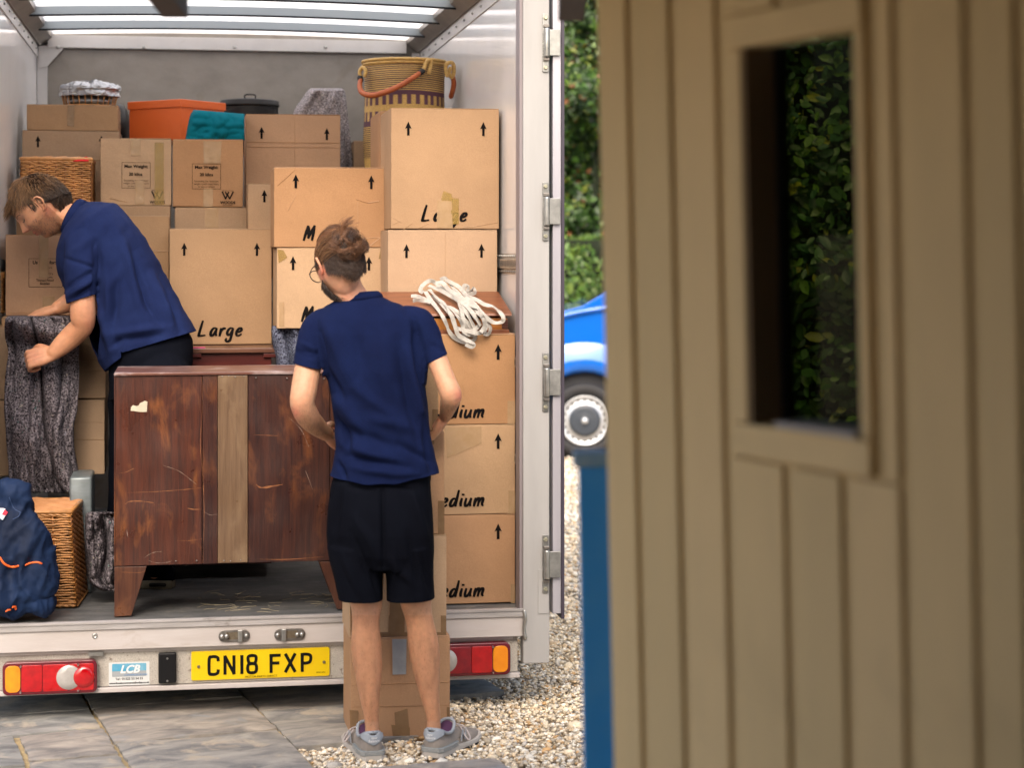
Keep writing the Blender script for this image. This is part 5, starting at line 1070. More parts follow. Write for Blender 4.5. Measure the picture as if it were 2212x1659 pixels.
def head(Mh):
    """head mesh in local axes x right, y forward, z up"""
    m = M(); n, k = 56, 72; rings = []
    for i in range(n+1):
        ph = math.pi*(i+.5)/(n+1); z0 = -math.cos(ph); r0 = math.sin(ph); row = []
        for j in range(k):
            a = 2*math.pi*j/k; x, y = r0*math.sin(a), r0*math.cos(a)
            lo = max(0, -z0); hi = max(0, z0)
            X = x*(.0785-.020*lo**1.3-(.006*lo if y > 0 else 0)); Y = y*(.098 if y < 0 else .094)+.004; Z = z0*(.123 if z0 > 0 else .118)
            if z0 < 0 and y < 0: Y *= 1-.30*lo; 
            if z0 < -.3 and y > 0: Y += .010*lo
            if y > 0:
                g = lambda cx, cz, sx, sz: math.exp(-((X-cx)/sx)**2-((Z-cz)/sz)**2)
                f = 0
                f += .010*g(0, .030, .045, .012)                                   # brow
                for s in (-1, 1): f -= .014*g(s*.031, .008, .016, .012); f += .006*g(s*.031, .006, .010, .008); f += .006*g(s*.042, -.022, .018, .018)
                f += .007*g(0, .012, .008, .016)+.017*g(0, -.006, .0095, .015)+.026*g(0, -.024, .011, .011)+.009*g(.012, -.030, .007, .007)+.009*g(-.012, -.030, .007, .007)
                f -= .008*g(0, -.041, .014, .006); f += .010*g(0, -.0515, .021, .005); f -= .006*g(0, -.0585, .024, .0022); f += .010*g(0, -.0655, .019, .0055)
                f -= .006*g(0, -.077, .02, .006); f += .012*g(0, -.098, .022, .013)
                Y += f*min(1, y*2.2)
            row.append(tuple(Mh@Vector((X, Y, Z))))
        rings.append(row)
    m.loft([r[::-1] for r in rings]) if Mh.determinant() < 0 else m.loft(rings)
    return m
def ears(Mh):
    m = M()
    for s in (-1, 1):
        e = M(); c = lambda y, z, dx=0: tuple(Mh@Vector((s*(.0735+dx*1.15), y, z)))
        tube(e, [c(.004, -.028, 0), c(-.010, -.026, .004), c(-.020, -.006, .010), (c(-.022, .012, .014)), c(-.012, .026, .012), c(.002, .024, .006), c(.006, .010, 0)], [.0045, .0046, .0042, .0042, .0042, .004, .003], 8, smooth=3); m.add(e.v, e.f)
        e = M(); tube(e, [c(-.002, -.022, .001), c(-.008, .0, .005), c(-.006, .018, .005)], [.006, .009, .007], 8, smooth=3, flat=.5, up=tuple((Mh.to_3x3()@Vector((1, 0, 0))))); m.add(e.v, e.f)
    return m
def with_ears(me, Mh):
    e = ears(Mh); m = M(); m.add([tuple(v.co) for v in me.vertices], [tuple(p.vertices) for p in me.polygons]); m.add(e.v, e.f); return mesh_of(m, 'body', True)
def hand(w, fd, pn, sc=1., curl=(1.0, 1.2, .8), side=1, spread=.0, thumb=.6):
    """w wrist, fd finger direction, pn back-of-hand normal; side=+1 thumb towards pn x fd"""
    fd = Vector(fd).normalized(); pn = Vector(pn); pn = (pn-fd*pn.dot(fd)).normalized(); sd_ = pn.cross(fd)*side; w = Vector(w); m = M()
    q = lambda x, y, z: w+sc*(fd*x+sd_*y+pn*z)
    for y in (-.026, -.009, .009, .027): tube(m, [q(-.005, y*.5, 0), q(.04, y*.85, .002), q(.088, y, .003)], [.016*sc, .0165*sc, .0115*sc], 10, smooth=3)
    for i, (y, L, r) in enumerate(((-.030, .055, .0085), (-.0105, .070, .0095), (.0105, .078, .0098), (.031, .068, .0095))):
        p = [q(.085, y, .002)]; a = 0; d = 0
        for k, (sg, cu) in enumerate(zip((.42, .32, .26), curl)):
            a += cu; x = math.cos(a)*sg*L*1.35; z = -math.sin(a)*sg*L*1.35; last = p[-1]; p.append(last+sc*(fd*x+pn*z+sd_*y*spread*.3))
        tube(m, p, [r*1.12*sc, r*1.08*sc, r*sc, r*.8*sc], 10, smooth=3)
    tube(m, [q(.012, .022, -.004), q(.045, .048, -.016), q(.072, .050+.01*(1-thumb), -.034*thumb-.01), q(.094, .036+.02*(1-thumb), -.046*thumb-.008)], [.015*sc, .0125*sc, .0108*sc, .0085*sc], 10, smooth=3)
    return m
def cut(me, planes):
    bm = bmesh.new(); bm.from_mesh(me)
    for co, no, pred in planes:
        co, no = Vector(co), Vector(no); vs = [v for v in bm.verts if pred(v.co)]; s = set(vs); es = [e for e in bm.edges if e.verts[0] in s and e.verts[1] in s]; fs = [f for f in bm.faces if all(v in s for v in f.verts)]
        bmesh.ops.bisect_plane(bm, geom=vs+es+fs, plane_co=co, plane_no=no, clear_outer=True)
    bm.to_mesh(me); bm.free(); me.polygons.foreach_set('use_smooth', [True]*len(me.polygons)); me.update(); return me
def pix(P):                            # world -> picture grid
    P = np.asarray(P); return np.stack([CX+P[:, 0]/P[:, 1]*FPX, HY+(HC-P[:, 2])/P[:, 1]*FPX], 1)
def seg_w(uv, a, b, w):                # soft weight of a fold line in the picture grid
    a, b = np.array(a, float), np.array(b, float); d = b-a; L = (d@d); t = np.clip(((uv-a)@d)/L, 0, 1); q = a+t[:, None]*d; dist = np.hypot(*(uv-q).T)
    return np.exp(-(dist/w)**2)*np.sin(np.pi*np.clip(t*.8+.1, 0, 1))
def skincols(P, base, spots):
    uv = pix(P); C = np.tile(np.array(base), (len(P), 1))
    for (u, v, r, col, k, ylim) in spots:
        w = k*np.exp(-((uv[:, 0]-u)**2+(uv[:, 1]-v)**2)/r**2)
        if ylim: w = w*((P[:, 1] > ylim[0])&(P[:, 1] < ylim[1]))
        C = C*(1-w[:, None])+np.array(col)*w[:, None]
    return C
def frame_from(f, r):
    f = Vector(f).normalized(); r = Vector(r); r = (r-f*r.dot(f)).normalized(); u = r.cross(f); return Matrix((r, f, u)).transposed()
def relocate(me, o): c = getco(me)-np.array(o); setco(me, c); return me
ER = (.078, .098, .122)
def strands(Mh, n, root, step, L, rad, col, grav=(0, 0, -1), gk=0., seg=7, lift=.006, nois=.25, sd=1):
    r = random.Random(sd); V = []; F = []; C = []; A = Mh.to_3x3(); gl = A.inverted()@Vector(grav); gl.normalize(); cnt = 0; tries = 0
    while cnt < n and tries < n*30:
        tries += 1; a = r.uniform(0, 2*math.pi); z = r.uniform(-1, 1); s = math.sqrt(1-z*z); d = Vector((s*math.cos(a), s*math.sin(a), z)); 
        if not root(d): continue
        cnt += 1; p = Vector((d.x*ER[0], d.y*ER[1], d.z*ER[2])); h = lift*r.uniform(.3, 1.3); ll = L(d, r)/seg; pts = [p]; dn = d.copy(); jit = Vector((r.gauss(0, 1), r.gauss(0, 1), r.gauss(0, 1)))*nois; fall = None
        cc = col(d, r); rr = rad*r.uniform(.6, 1.3)
        for i in range(seg):
            t = step(dn, r)+jit+Vector((r.gauss(0, 1), r.gauss(0, 1), r.gauss(0, 1)))*nois*.4; N_ = Vector((p.x/ER[0]**2, p.y/ER[1]**2, p.z/ER[2]**2)).normalized(); t = t-N_*t.dot(N_)*(1 if gk*i < .9 else .3); t.normalize(); t = (t+gl*gk*i/seg*1.5).normalized(); p = p+t*ll
            q = Vector((p.x/ER[0], p.y/ER[1], p.z/ER[2])); k = q.length
            tgt = 1+(h*(i+1)/seg+.002)/.1
            if k < tgt: p = Vector((p.x/k*tgt, p.y/k*tgt, p.z/k*tgt)) 
            dn = q.normalized(); pts.append(p.copy())
        b = len(V); side = Vector((r.gauss(0, 1), r.gauss(0, 1), r.gauss(0, 1))).normalized()
        for i, q in enumerate(pts):
            t = (pts[min(i+1, seg)]-pts[max(i-1, 0)]).normalized(); s1 = t.cross(side).normalized(); s2 = t.cross(s1); w = rr*(1-.75*(i/seg)**2)
            for k in range(3): aa = 2.094*k; V.append(Mh@(q+s1*w*math.cos(aa)+s2*w*math.sin(aa))); C.append(cc)
        for i in range(seg):
            for k in range(3): F.append((b+3*i+k, b+3*i+(k+1) % 3, b+3*i+3+(k+1) % 3, b+3*i+3+k))
    return V, F, C
def hairmesh(name, parts, o):
    V, F, C = [], [], []
    for v, f, c in parts: n = len(V); V += v; F += [tuple(i+n for i in x) for x in f]; C += c
    me = bpy.data.meshes.new(name); me.from_pydata([tuple(Vector(p)-Vector(o)) for p in V], [], F); me.update(); me.polygons.foreach_set('use_smooth', [True]*len(F)); setcol(me, np.array(C)); return me
HAIR = mat('hair', (1, 1, 1), vcol=True, rough=.42, spec=.5)
# ---------------------------------------------------------------- PERSON 1: standing, back to us
O1 = Vector(pw(850, 1640, 6.74)); O1.z = 0
T = Thing('person', 'man seen from behind in navy polo shirt and black shorts, brown topknot, holding stacked cartons', 'person', O1, frame='world')
H1c = pw(734, 571, 6.76); Mh1 = Matrix.Translation(H1c) @ frame_from((-.46, .84, -.42), (.86, .46, .10)).to_4x4() @ Matrix.Scale(1.0, 4)
parts = [head(Mh1)]
parts += [chain([(742, 600, 6.76, 34), (752, 630, 6.77, 35), (768, 665, 6.79, 42), (775, 700, 6.80, 50)], 20)]
m = M(); m.loft([rg(*a) for a in ((668, 724, 856, 6.79, .05), (700, 698, 890, 6.79, .075), (760, 710, 900, 6.79, .085), (850, 738, 900, 6.78, .075), (960, 748, 912, 6.77, .075), (1060, 728, 918, 6.76, .10), (1150, 716, 926, 6.76, .12), (1200, 716, 930, 6.76, .11))][::-1]); parts.append(m)
parts += [chain([(775, 1150, 6.76, 54), (785, 1240, 6.74, 44), (791, 1300, 6.73, 35), (790, 1345, 6.735, 29.5), (791, 1395, 6.745, 33.5), (795, 1445, 6.74, 31), (799, 1510, 6.73, 21.5), (803, 1560, 6.735, 15.5), (804, 1590, 6.74, 16), (805, 1625, 6.745, 19)], 20)]
parts += [chain([(872, 1150, 6.76, 54), (888, 1240, 6.76, 44), (898, 1300, 6.76, 34), (906, 1340, 6.765, 30), (915, 1393, 6.775, 33), (920, 1440, 6.775, 30.5), (929, 1505, 6.77, 20.5), (936, 1550, 6.77, 15.5), (937, 1580, 6.775, 16), (938, 1610, 6.78, 19)], 20)]
parts += [chain([(705, 700, 6.79, 34), (682, 730, 6.78, 33), (667, 785, 6.74, 29), (657, 840, 6.70, 28.5), (653, 872, 6.69, 26.5), (665, 900, 6.73, 25.5), (683, 920, 6.80, 21.5), (706, 938, 6.87, 16)], 18)]
parts += [chain([(895, 700, 6.79, 33), (922, 730, 6.78, 30), (945, 780, 6.75, 23.5), (962, 822, 6.72, 22.5), (974, 853, 6.71, 23.5), (970, 872, 6.76, 20), (965, 890, 6.84, 15.5), (960, 903, 6.89, 12.5)], 18)]
parts += [hand(PX(704, 936, 6.87), (.30, .85, -.42), (-.80, .10, -.5), 1.0, (.5, .8, .5), side=-1, thumb=.3), hand(PX(960, 902, 6.89), (-.45, .45, -.78), (.85, -.2, -.3), .95, (.5, .9, .6), side=1, thumb=.3)]
me = with_ears(remesh(parts, .0034, 5, .5), Mh1); P = getco(me); 
sk = (.57, .305, .185); rd = (.60, .20, .145); uv = pix(P)
C = skincols(P, sk, [(636, 893, 14, rd, .75, None), (995, 855, 14, rd, .75, None), (697, 588, 18, (.62, .20, .15), .7, None), (786, 560, 14, (.62, .20, .15), .7, None), (800, 1330, 40, (.50, .27, .19), .6, None), (720, 960, 16, rd, .4, None), (957, 915, 14, rd, .4, None), (760, 640, 40, (.58, .28, .2), .6, None)])
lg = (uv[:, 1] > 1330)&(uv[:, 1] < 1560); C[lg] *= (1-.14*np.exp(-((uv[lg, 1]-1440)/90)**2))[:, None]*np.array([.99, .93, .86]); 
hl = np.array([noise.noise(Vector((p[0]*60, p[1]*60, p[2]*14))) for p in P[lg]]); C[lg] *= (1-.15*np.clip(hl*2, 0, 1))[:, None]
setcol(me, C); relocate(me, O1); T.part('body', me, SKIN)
# leg and arm hairs
V, F, CC = [], [], []; r_ = random.Random(9); Nn = getno(me)
cand = [i for i in np.nonzero((uv[:, 1] > 1315)&(uv[:, 1] < 1575)&(P[:, 1] < 6.80))[0]]; cand += [i for i in np.nonzero((uv[:, 1] > 870)&(uv[:, 1] < 940)&((uv[:, 0] < 705)|(uv[:, 0] > 950)))[0]]*2
for i in r_.sample(cand, min(1900, len(cand))):
    p = Vector(P[i]); n_ = Vector(Nn[i]); t = Vector((r_.gauss(0, .35), r_.gauss(0, .35), -1)); t = (t-n_*t.dot(n_)*.75).normalized(); s = t.cross(n_).normalized()*.00030; L = r_.uniform(.006, .013); b = len(V)
    V += [p-s, p+s, p+t*L+n_*.0022]; F.append((b, b+1, b+2)); CC += [(.13, .06, .035, 1)]*3
T.part('body_hair', hairmesh('body_hair', [(V, F, CC)], O1), HAIR, kind='stuff')
# shirt
m = M(); m.loft([rg(*a) for a in ((640, 748, 812, 6.79, .05), (650, 728, 836, 6.79, .065), (658, 708, 862, 6.79, .078), (670, 690, 888, 6.79, .095), (690, 676, 906, 6.785, .112), (720, 671, 916, 6.78, .126), (760, 682, 921, 6.775, .134), (800, 698, 923, 6.77, .136), (850, 717, 922, 6.77, .132), (915, 723, 926, 6.765, .128), (966, 725, 936, 6.76, .132), (1010, 717, 943, 6.76, .138), (1070, 706, 950, 6.76, .142))][::-1])
ps = [m, chain([(712, 690, 6.78, 32), (690, 712, 6.775, 38), (673, 755, 6.75, 34.5), (665, 815, 6.72, 32.5)], 20), chain([(880, 688, 6.78, 32), (908, 708, 6.775, 36), (930, 745, 6.765, 29), (952, 800, 6.745, 24)], 20)]
me = remesh(ps, .0050, 6, .6)
a_, b_ = PX(635, 784, 6.73), PX(697, 798, 6.73); dl = Vector(b_-a_); nl = Vector((-dl.z, 0, dl.x)).normalized(); nl = nl if nl.z < 0 else -nl
a2, b2 = PX(925, 785, 6.75), PX(965, 765, 6.75); dr_ = Vector(b2-a2); nr_ = Vector((-dr_.z, 0, dr_.x)).normalized(); nr_ = nr_ if nr_.z < 0 else -nr_
kx = lambda p: CX+p.x/p.y*FPX
kv = lambda p: HY+(HC-p.z)/p.y*FPX
me = cut(me, [(PX(850, 1045, 6.63), (0, 0, -1), lambda p: kv(p) > 980), (a_, nl, lambda p: kv(p) > 740 and kx(p) < 697.5 and kv(p) < 860), (b2, nr_, lambda p: kv(p) > 740 and kx(p) > 924.5 and kv(p) < 860)])
P = getco(me); Nn = getno(me); uv = pix(P); back = np.clip(-Nn[:, 1]*1.6+.1, 0, 1)
d = np.zeros(len(P))
for a, b, w, h in (((705, 800), (745, 870), 9, -.010), ((735, 860), (800, 960), 13, .009), ((725, 900), (760, 975), 9, -.012), ((745, 960), (840, 1000), 13, .010), ((750, 985), (880, 1010), 9, -.009), ((740, 925), (850, 965), 12, -.008), ((820, 700), (850, 900), 20, .006), ((860, 740), (905, 960), 14, -.010), ((880, 760), (930, 1000), 12, .010), ((900, 720), (918, 900), 8, -.010), ((895, 690), (905, 790), 9, -.009), ((690, 720), (702, 800), 8, -.010), ((700, 690), (760, 830), 14, .006),
                   ((760, 700), (790, 820), 14, -.005), ((640, 760), (690, 770), 6, -.005), ((650, 740), (690, 760), 5, .004), ((935, 745), (960, 760), 5, -.004), ((770, 840), (850, 900), 12, .006), ((790, 900), (900, 930), 14, .007), ((860, 960), (935, 1000), 9, -.007), ((760, 1010), (900, 1030), 8, .006), ((730, 1000), (745, 1040), 6, -.008), ((910, 900), (935, 1030), 7, -.012)):
    d += h*seg_w(uv, a, b, w)
nz = np.array([noise.noise(Vector((p[0]*9+p[2]*5, p[1]*6, p[2]*4-p[0]*4))) for p in P]); nz2 = np.array([noise.noise(Vector((p[0]*26+p[2]*12, p[1]*16, p[2]*16-p[0]*10))) for p in P])
sl_ = ((uv[:, 0] < 706)|(uv[:, 0] > 918))&(uv[:, 1] < 830); d = np.where(sl_, np.maximum(d, -.002), d); nz = np.where(sl_, np.maximum(nz, -.15), nz); P = P+Nn*(2.2*d*back+.009*nz+.0035*nz2)[:, None]
hem = np.clip((uv[:, 1]-985)/60, 0, 1)**1.5; tgt = 1030+17*np.clip(1-((uv[:, 0]-815)/112)**2, -.1, 1)-1045; P[:, 2] -= hem*tgt*6.7/FPX
P[:, 2] -= hem*.002*np.sin(P[:, 0]*60)
setco(me, P); relocate(me, O1); shirt = T.part('polo_shirt', me, POLO, solid=.003)
# hems
def band(T, path, r, mt, name, parent=None, closed=False, flat=.35, up=(0, 0, 1)):
    m = M(); tube(m, path, r, 8, flat=flat, up=up, ends=not closed); T.part(name, m, mt, smooth=True, parent=parent)
m = M(); cc = PX(775, 643, 6.785); R_ = []
for i in range(41):
    a = 2*math.pi*i/40; x, y = .083*math.cos(a), .066*math.sin(a); k = .5-.5*math.sin(a)   # k=1 towards the viewer
    zb = .10*x*.9-.012+.004*k; base = np.array((x*1.06, y*1.06, zb)); top = np.array((x*.86-.003, y*.86+.004, zb+.024+.004*k))
    R_.append([tuple(cc+base), tuple(cc+base*.4+top*.6+np.array((x, y, 0))*.06), tuple(cc+top), tuple(cc+top-np.array((x, y, 0))*.04), tuple(cc+base-np.array((x, y, 0))*.08)])
m.loft(R_, caps=False); m.f = [f[::-1] for f in m.f]; T.part('collar', m, POLO, smooth=True, parent=shirt)
m = M(); p = PX(812, 697, 6.635); 
# shorts
m = M(); m.loft([rg(*a) for a in ((1012, 726, 934, 6.76, .115), (1042, 715, 931, 6.76, .128), (1100, 709, 934, 6.755, .136), (1150, 706, 934, 6.75, .136), (1195, 710, 935, 6.75, .128), (1222, 718, 934, 6.75, .11))][::-1])
l1 = M(); l1.loft([rg(*a) for a in ((1120, 730, 812, 6.755, .07), (1180, 708, 828, 6.75, .122), (1215, 714, 827, 6.745, .115), (1250, 724, 826.5, 6.74, .108), (1310, 738, 826, 6.73, .10))][::-1])
l2 = M(); l2.loft([rg(*a) for a in ((1120, 832, 914, 6.76, .07), (1180, 826, 935, 6.76, .122), (1215, 831, 935, 6.76, .115), (1250, 835, 937, 6.76, .108), (1310, 836, 942, 6.76, .104))][::-1])
me = remesh([m, l1, l2], .0046, 3, .5)
me = cut(me, [(PX(785, 1293, 6.73), (-.03, 0, -1), lambda p: kv(p) > 1262 and kx(p) < 831), (PX(888, 1292, 6.76), (.03, 0, -1), lambda p: kv(p) > 1262 and kx(p) >= 831)])
P = getco(me); Nn = getno(me); uv = pix(P); d = np.zeros(len(P)); back = np.clip(-Nn[:, 1]*1.6+.1, 0, 1)
for a, b, w, h in (((826, 1060), (829, 1225), 5, -.010), ((770, 1120), (820, 1210), 10, .008), ((760, 1150), (800, 1250), 8, -.008), ((735, 1060), (722, 1150), 7, -.008), ((890, 1060), (925, 1180), 9, .007), ((840, 1210), (900, 1270), 9, .006), ((880, 1150), (905, 1280), 8, -.007), ((740, 1200), (780, 1290), 8, .007), ((800, 1210), (815, 1290), 6, -.006), ((850, 1180), (860, 1280), 8, .006), ((910, 1200), (930, 1280), 6, -.007), ((750, 1050), (800, 1060), 6, -.004), ((840, 1050), (900, 1060), 6, -.004)):
    d += h*seg_w(uv, a, b, w)
nz = np.array([noise.noise(Vector((p[0]*12, p[1]*8, p[2]*5))) for p in P]); P = P+Nn*(1.7*d*back+.007*nz)[:, None]; setco(me, P); relocate(me, O1); T.part('shorts', me, SHORT, solid=.003)
CH = mat('chalk_smudge', (.10, .12, .17), (.02, .022, .03), scale=60, rough=.9, alpha=.6)
# glasses, bracelet, beard, hair
GLS = mat('spectacle_frame', (.015, .012, .012), rough=.3)
L_ = lambda x, y, z: tuple(Mh1@Vector((x, y, z)))
m = M(); tube(m, [L_(-.083, -.008, .012), L_(-.083, .05, .014), L_(-.074, .10, .012)], .0017, 6); T.part('glasses_arm', m, GLS)
m = M(); tube(m, [L_(-.045+.030*math.cos(a), .108-.012*abs(math.cos(a)), .004+.022*math.sin(a)) for a in np.linspace(0, 6.283, 25)], .0018, 6, ends=False); T.part('glasses_rim', m, GLS, smooth=True)
m = M(); tube(m, [PX(960, 899, 6.88)+np.array((.022*math.cos(a), .020*math.sin(a), -.004*math.cos(a))) for a in np.linspace(0, 6.283, 25)], .0035, 8, ends=False, up=(0, 0, 1)); T.part('black_bracelet', m, BLACK, smooth=True)
up_t = Vector((.08, -.93, .36)).normalized(); 
def st_bun(d, r): t = up_t-d*up_t.dot(d); return t.normalized() if t.length > .01 else Vector((1, 0, 0))
def c_top(d, r): k = r.uniform(.55, 1.5)*(1.15 if d.z > .3 else .8); b = (.15, .07, .034) if r.random() < .75 else (.28, .15, .07); return (b[0]*k, b[1]*k, b[2]*k, 1)
def c_dark(d, r): k = r.uniform(.6, 1.3); return (.046*k, .023*k, .013*k, 1)
hp_ = []
hp_.append(strands(Mh1, 4200, lambda d: d.z > .02-.25*d.y and d.z > -.2 and not (d.y > .55 and d.z < .55), st_bun, lambda d, r: min(.15, .12*(1-d.dot(up_t))+.035), .0013, c_top, lift=.016, nois=.14, sd=3))
hp_.append(strands(Mh1, 5200, lambda d: d.z > -.66+.45*abs(d.x) and d.z < .30-.1*d.y and d.y < .30 and not (abs(d.x) > .86 and d.y > -.35 and d.z < .15), lambda d, r: Vector((d.x*.2, -.2, -1)), lambda d, r: .024, .0010, c_dark, lift=.008, nois=.3, seg=3, sd=5))
# topknot: curly loops around the knot
rr_ = random.Random(12); V, F, C = [], [], []; kc = Vector((up_t.x*ER[0], up_t.y*ER[1]*1.10, up_t.z*ER[2]*1.02))
for q in range(58):
    ax = (up_t*rr_.choice((-1, 1))+Vector((rr_.gauss(0, 1), rr_.gauss(0, 1), rr_.gauss(0, 1)))*.45).normalized(); u1 = ax.orthogonal().normalized(); u2 = ax.cross(u1); R0_ = rr_.uniform(.014, .040); a0 = rr_.uniform(0, 6.28); L = rr_.uniform(2.0, 4.4)
    off = Vector((rr_.gauss(0, .012), rr_.gauss(0, .004), rr_.gauss(0, .014)-.014)); k = rr_.uniform(.5, 1.4); base = (.15, .07, .034) if rr_.random() < .55 else ((.33, .18, .08) if rr_.random() < .55 else (.05, .026, .016)); cl = rr_.uniform(.0028, .0075)
    for z_ in range(64):
        o2 = Vector((rr_.gauss(0, cl), rr_.gauss(0, cl), rr_.gauss(0, cl))); st = rr_.uniform(-.15, .15); pts = []
        for i in range(10):
            a = a0+st+L*i/9; rad = R0_*(1+.30*math.sin(i*.9+q)); w_ = kc+off+o2*(1.4-.8*math.sin(math.pi*i/9))+(u1*math.cos(a)+u2*math.sin(a))*rad; pts.append(w_)
        kk = k*rr_.uniform(.7, 1.3); cc_ = (base[0]*kk, base[1]*kk, base[2]*kk, 1); mm_ = M(); tube(mm_, [tuple(Mh1@p_) for p_ in pts], [rr_.uniform(.0005, .0010)]*10, 3, ends=False); b0 = len(V); V += [Vector(v) for v in mm_.v]; F += [tuple(i+b0 for i in f) for f in mm_.f]; C += [cc_]*len(mm_.v)
hp_.append((V, F, C)); T.part('hair', hairmesh('hair', hp_, O1), HAIR, kind='stuff')
m = M(); rot = Mh1.to_3x3(); 
ell(m, Mh1@Vector((0, -.006, .022)), (.0765, .0925, .1045), 32, rot, 20); ell(m, Mh1@(kc+Vector((0, .006, -.004))), (.044, .024, .042), 16, rot)
T.part('hair_base', m, mat('dark_hair_base', (.016, .009, .006), (.009, .005, .004), scale=60, rough=.95, spec=.05), smooth=True)
bd = strands(Mh1, 2200, lambda d: d.z < -.35 and d.y > .15-.0*d.z and d.z > -.98, lambda d, r: Vector((0, .4, -1)), lambda d, r: .02, .0011, lambda d, r: (lambda k: (.035*k, .022*k, .017*k, 1))(r.uniform(.5, 2.)), lift=.012, nois=.3, seg=3, sd=8)
T.part('beard', hairmesh('beard', [bd], O1), HAIR, kind='stuff')
# ---------------------------------------------------------------- TRAINERS
SUE = mat('grey_beige_suede', (.30, .265, .235), (.25, .22, .195), scale=20, rough=.85, bump=.3, bscale=200); SIL = mat('silver_grey_leather', (.33, .365, .41), (.28, .31, .35), scale=20, rough=.5); MID = mat('pale_midsole', (.50, .47, .43), (.42, .39, .36), scale=12, rough=.7); OUT = mat('black_outsole', (.02, .02, .022), rough=.8); GRN = mat('grey_green_midsole', (.22, .25, .26), rough=.6); LIN = mat('purple_lining', (.06, .02, .06), rough=.9); LACE = mat('pinkish_grey_lace', (.50, .44, .43), rough=.8)
def trainer(T, hx, hy, ang, z0=.0, side=1, sc=1.):
    """heel point on the ground, ang = toe-out from +Y towards +X"""
    f = Vector((math.sin(ang), math.cos(ang), 0)); s = Vector((math.cos(ang), -math.sin(ang), 0)); O = Vector((hx, hy, z0))
    Q = lambda x, y, z: tuple(O+s*x*sc+f*y*sc+Vector((0, 0, z*sc)))
    prof = [(0, .020, .0), (.012, .031, 0), (.05, .036, 0), (.11, .034, .0), (.17, .042, 0), (.22, .045, 0), (.26, .038, .004), (.285, .022, .010), (.292, .008, .014)]
    def lay(z0_, z1_, g, hfun=None):
        R_ = []
        for y, w, lift in prof:
            ww = w+g; zt = z1_ if hfun is None else hfun(y); R_.append([Q(ww, y, z0_+lift), Q(ww*1.0, y, (z0_+zt)/2+lift*.8), Q(ww*.94, y, zt+lift*.6), Q(-ww*.94, y, zt+lift*.6), Q(-ww, y, (z0_+zt)/2+lift*.8), Q(-ww, y, z0_+lift)])
        m = M(); m.loft(R_); return m
    sh = T.part('trainer', lay(.0, .006, .002), OUT, smooth=False)
    T.part('midsole', lay(.006, .024, .004, lambda y: .024-.004*(y > .15)), MID, parent=sh, bevel=.003)
    R_ = []
    for y, w, lift in prof[:4]: R_.append([Q(w+.0055, y-.001, .022), Q(w+.0055, y-.001, .036), Q(-w-.0055, y-.001, .036), Q(-w-.0055, y-.001, .022)])
    m = M(); m.loft(R_); T.part('heel_wedge', m, GRN, parent=sh, bevel=.002)
    for z in (.026, .030, .034): m = M(); pts = [Q(-w-.006, y-.001, z) for y, w, l in prof[:4][::-1]]+[Q(w+.006, y-.001, z) for y, w, l in prof[:4]]; tube(m, pts, .0007, 5, ends=False); T.part('midsole_line', m, MID, parent=sh)
    # upper as rings along the foot
    up_ = [(.004, .018, .060), (.014, .030, .082), (.045, .034, .076), (.085, .033, .068), (.12, .034, .074), (.155, .037, .066), (.20, .041, .052), (.245, .036, .042), (.275, .024, .034), (.287, .010, .026)]
    R_ = []
    for y, w, h in up_:
        ring = []
        for k in range(22):
            a = math.pi*(-.10+1.20*k/21); cx_ = math.cos(a); sz = max(math.sin(a), -.3); ring.append(Q(w*cx_*(1-.10*max(sz, 0)**3)*(1 if abs(cx_) < 2 else 1), y-(.006*max(sz, 0) if y < .02 else 0), .020+(h-.020)*max(sz, -.1)**.75 if sz > 0 else .020+sz*.01))
        R_.append(ring)
    m = M(); m.loft(R_); T.part('upper', m, SUE, smooth=True, parent=sh)
    # ankle opening collar
    m = M(); ops = [(0, .006, .088), (.020, .020, .084), (.030, .05, .070), (.029, .085, .070), (.020, .115, .088), (0, .122, .094)]; lp = ops+[(-x, y, z) for x, y, z in ops[::-1][1:-1]]; lp.append(lp[0]); tube(m, [Q(*p) for p in lp], .0058, 8, smooth=3, ends=False); T.part('padded_collar', m, SIL, smooth=True, parent=sh)
    m = M(); lp2 = [(x*.86, .008+(y-.006)*.93, z-.004) for x, y, z in lp]; q = crom([Q(*p) for p in lp2], 3); c = np.mean(q, axis=0)+np.array((0, 0, -.012)); mm = M(); mm.add([tuple(p) for p in q]+[tuple(c)], [(i, i+1, len(q)) for i in range(len(q)-1)]); T.part('lining', mm, LIN, parent=sh)
    # heel tab
    G = []
    for i in range(7):
        t = i/6; row = []
        for k in range(17):
            s_ = -1+2*k/16; a = s_*1.25; zt = .086-.006*math.cos(a*2.2)*1-.010*abs(s_)**2+.006*math.exp(-((abs(s_)-.45)/.2)**2); zb = .056+.012*abs(s_)**1.5-.004*math.cos(a*3); z = zb+(zt-zb)*t
            row.append(Q(.0355*math.sin(a)*(1-.06*t), .036-.0385*math.cos(a)*(1-.03*t)+.004*t, z))
        G.append(row)
    m = M(); m.grid(G); T.part('heel_tab', m, SIL, smooth=True, parent=sh, solid=.002)
    R3 = Matrix((s, f, Vector((0, 0, 1)))).transposed()
    for txt, z, sz in (('new', .0745, .010), ('balance', .0655, .011)):
        tm = text_mesh(txt, sz*sc, 0, 0, 0, off=.0002, shear=.2); tm.v = [tuple(Vector(Q(v[0]/sc, -.0052+.9*(v[0]/sc)**2*14, z+v[2]/sc))) for v in tm.v]; T.part('heel_lettering', tm, WT, parent=sh)
    # N on both sides, laces
    for sg in (-1, 1):
        tm = text_mesh('N', .046*sc, 0, 0, 0, off=.0022, shear=.25*sg); tm.v = [Q(sg*.0405, .135+v[0]/sc*sg, .046+v[2]/sc*.9) for v in tm.v]; T.part('side_letter', tm, SIL, parent=sh, solid=.0015)
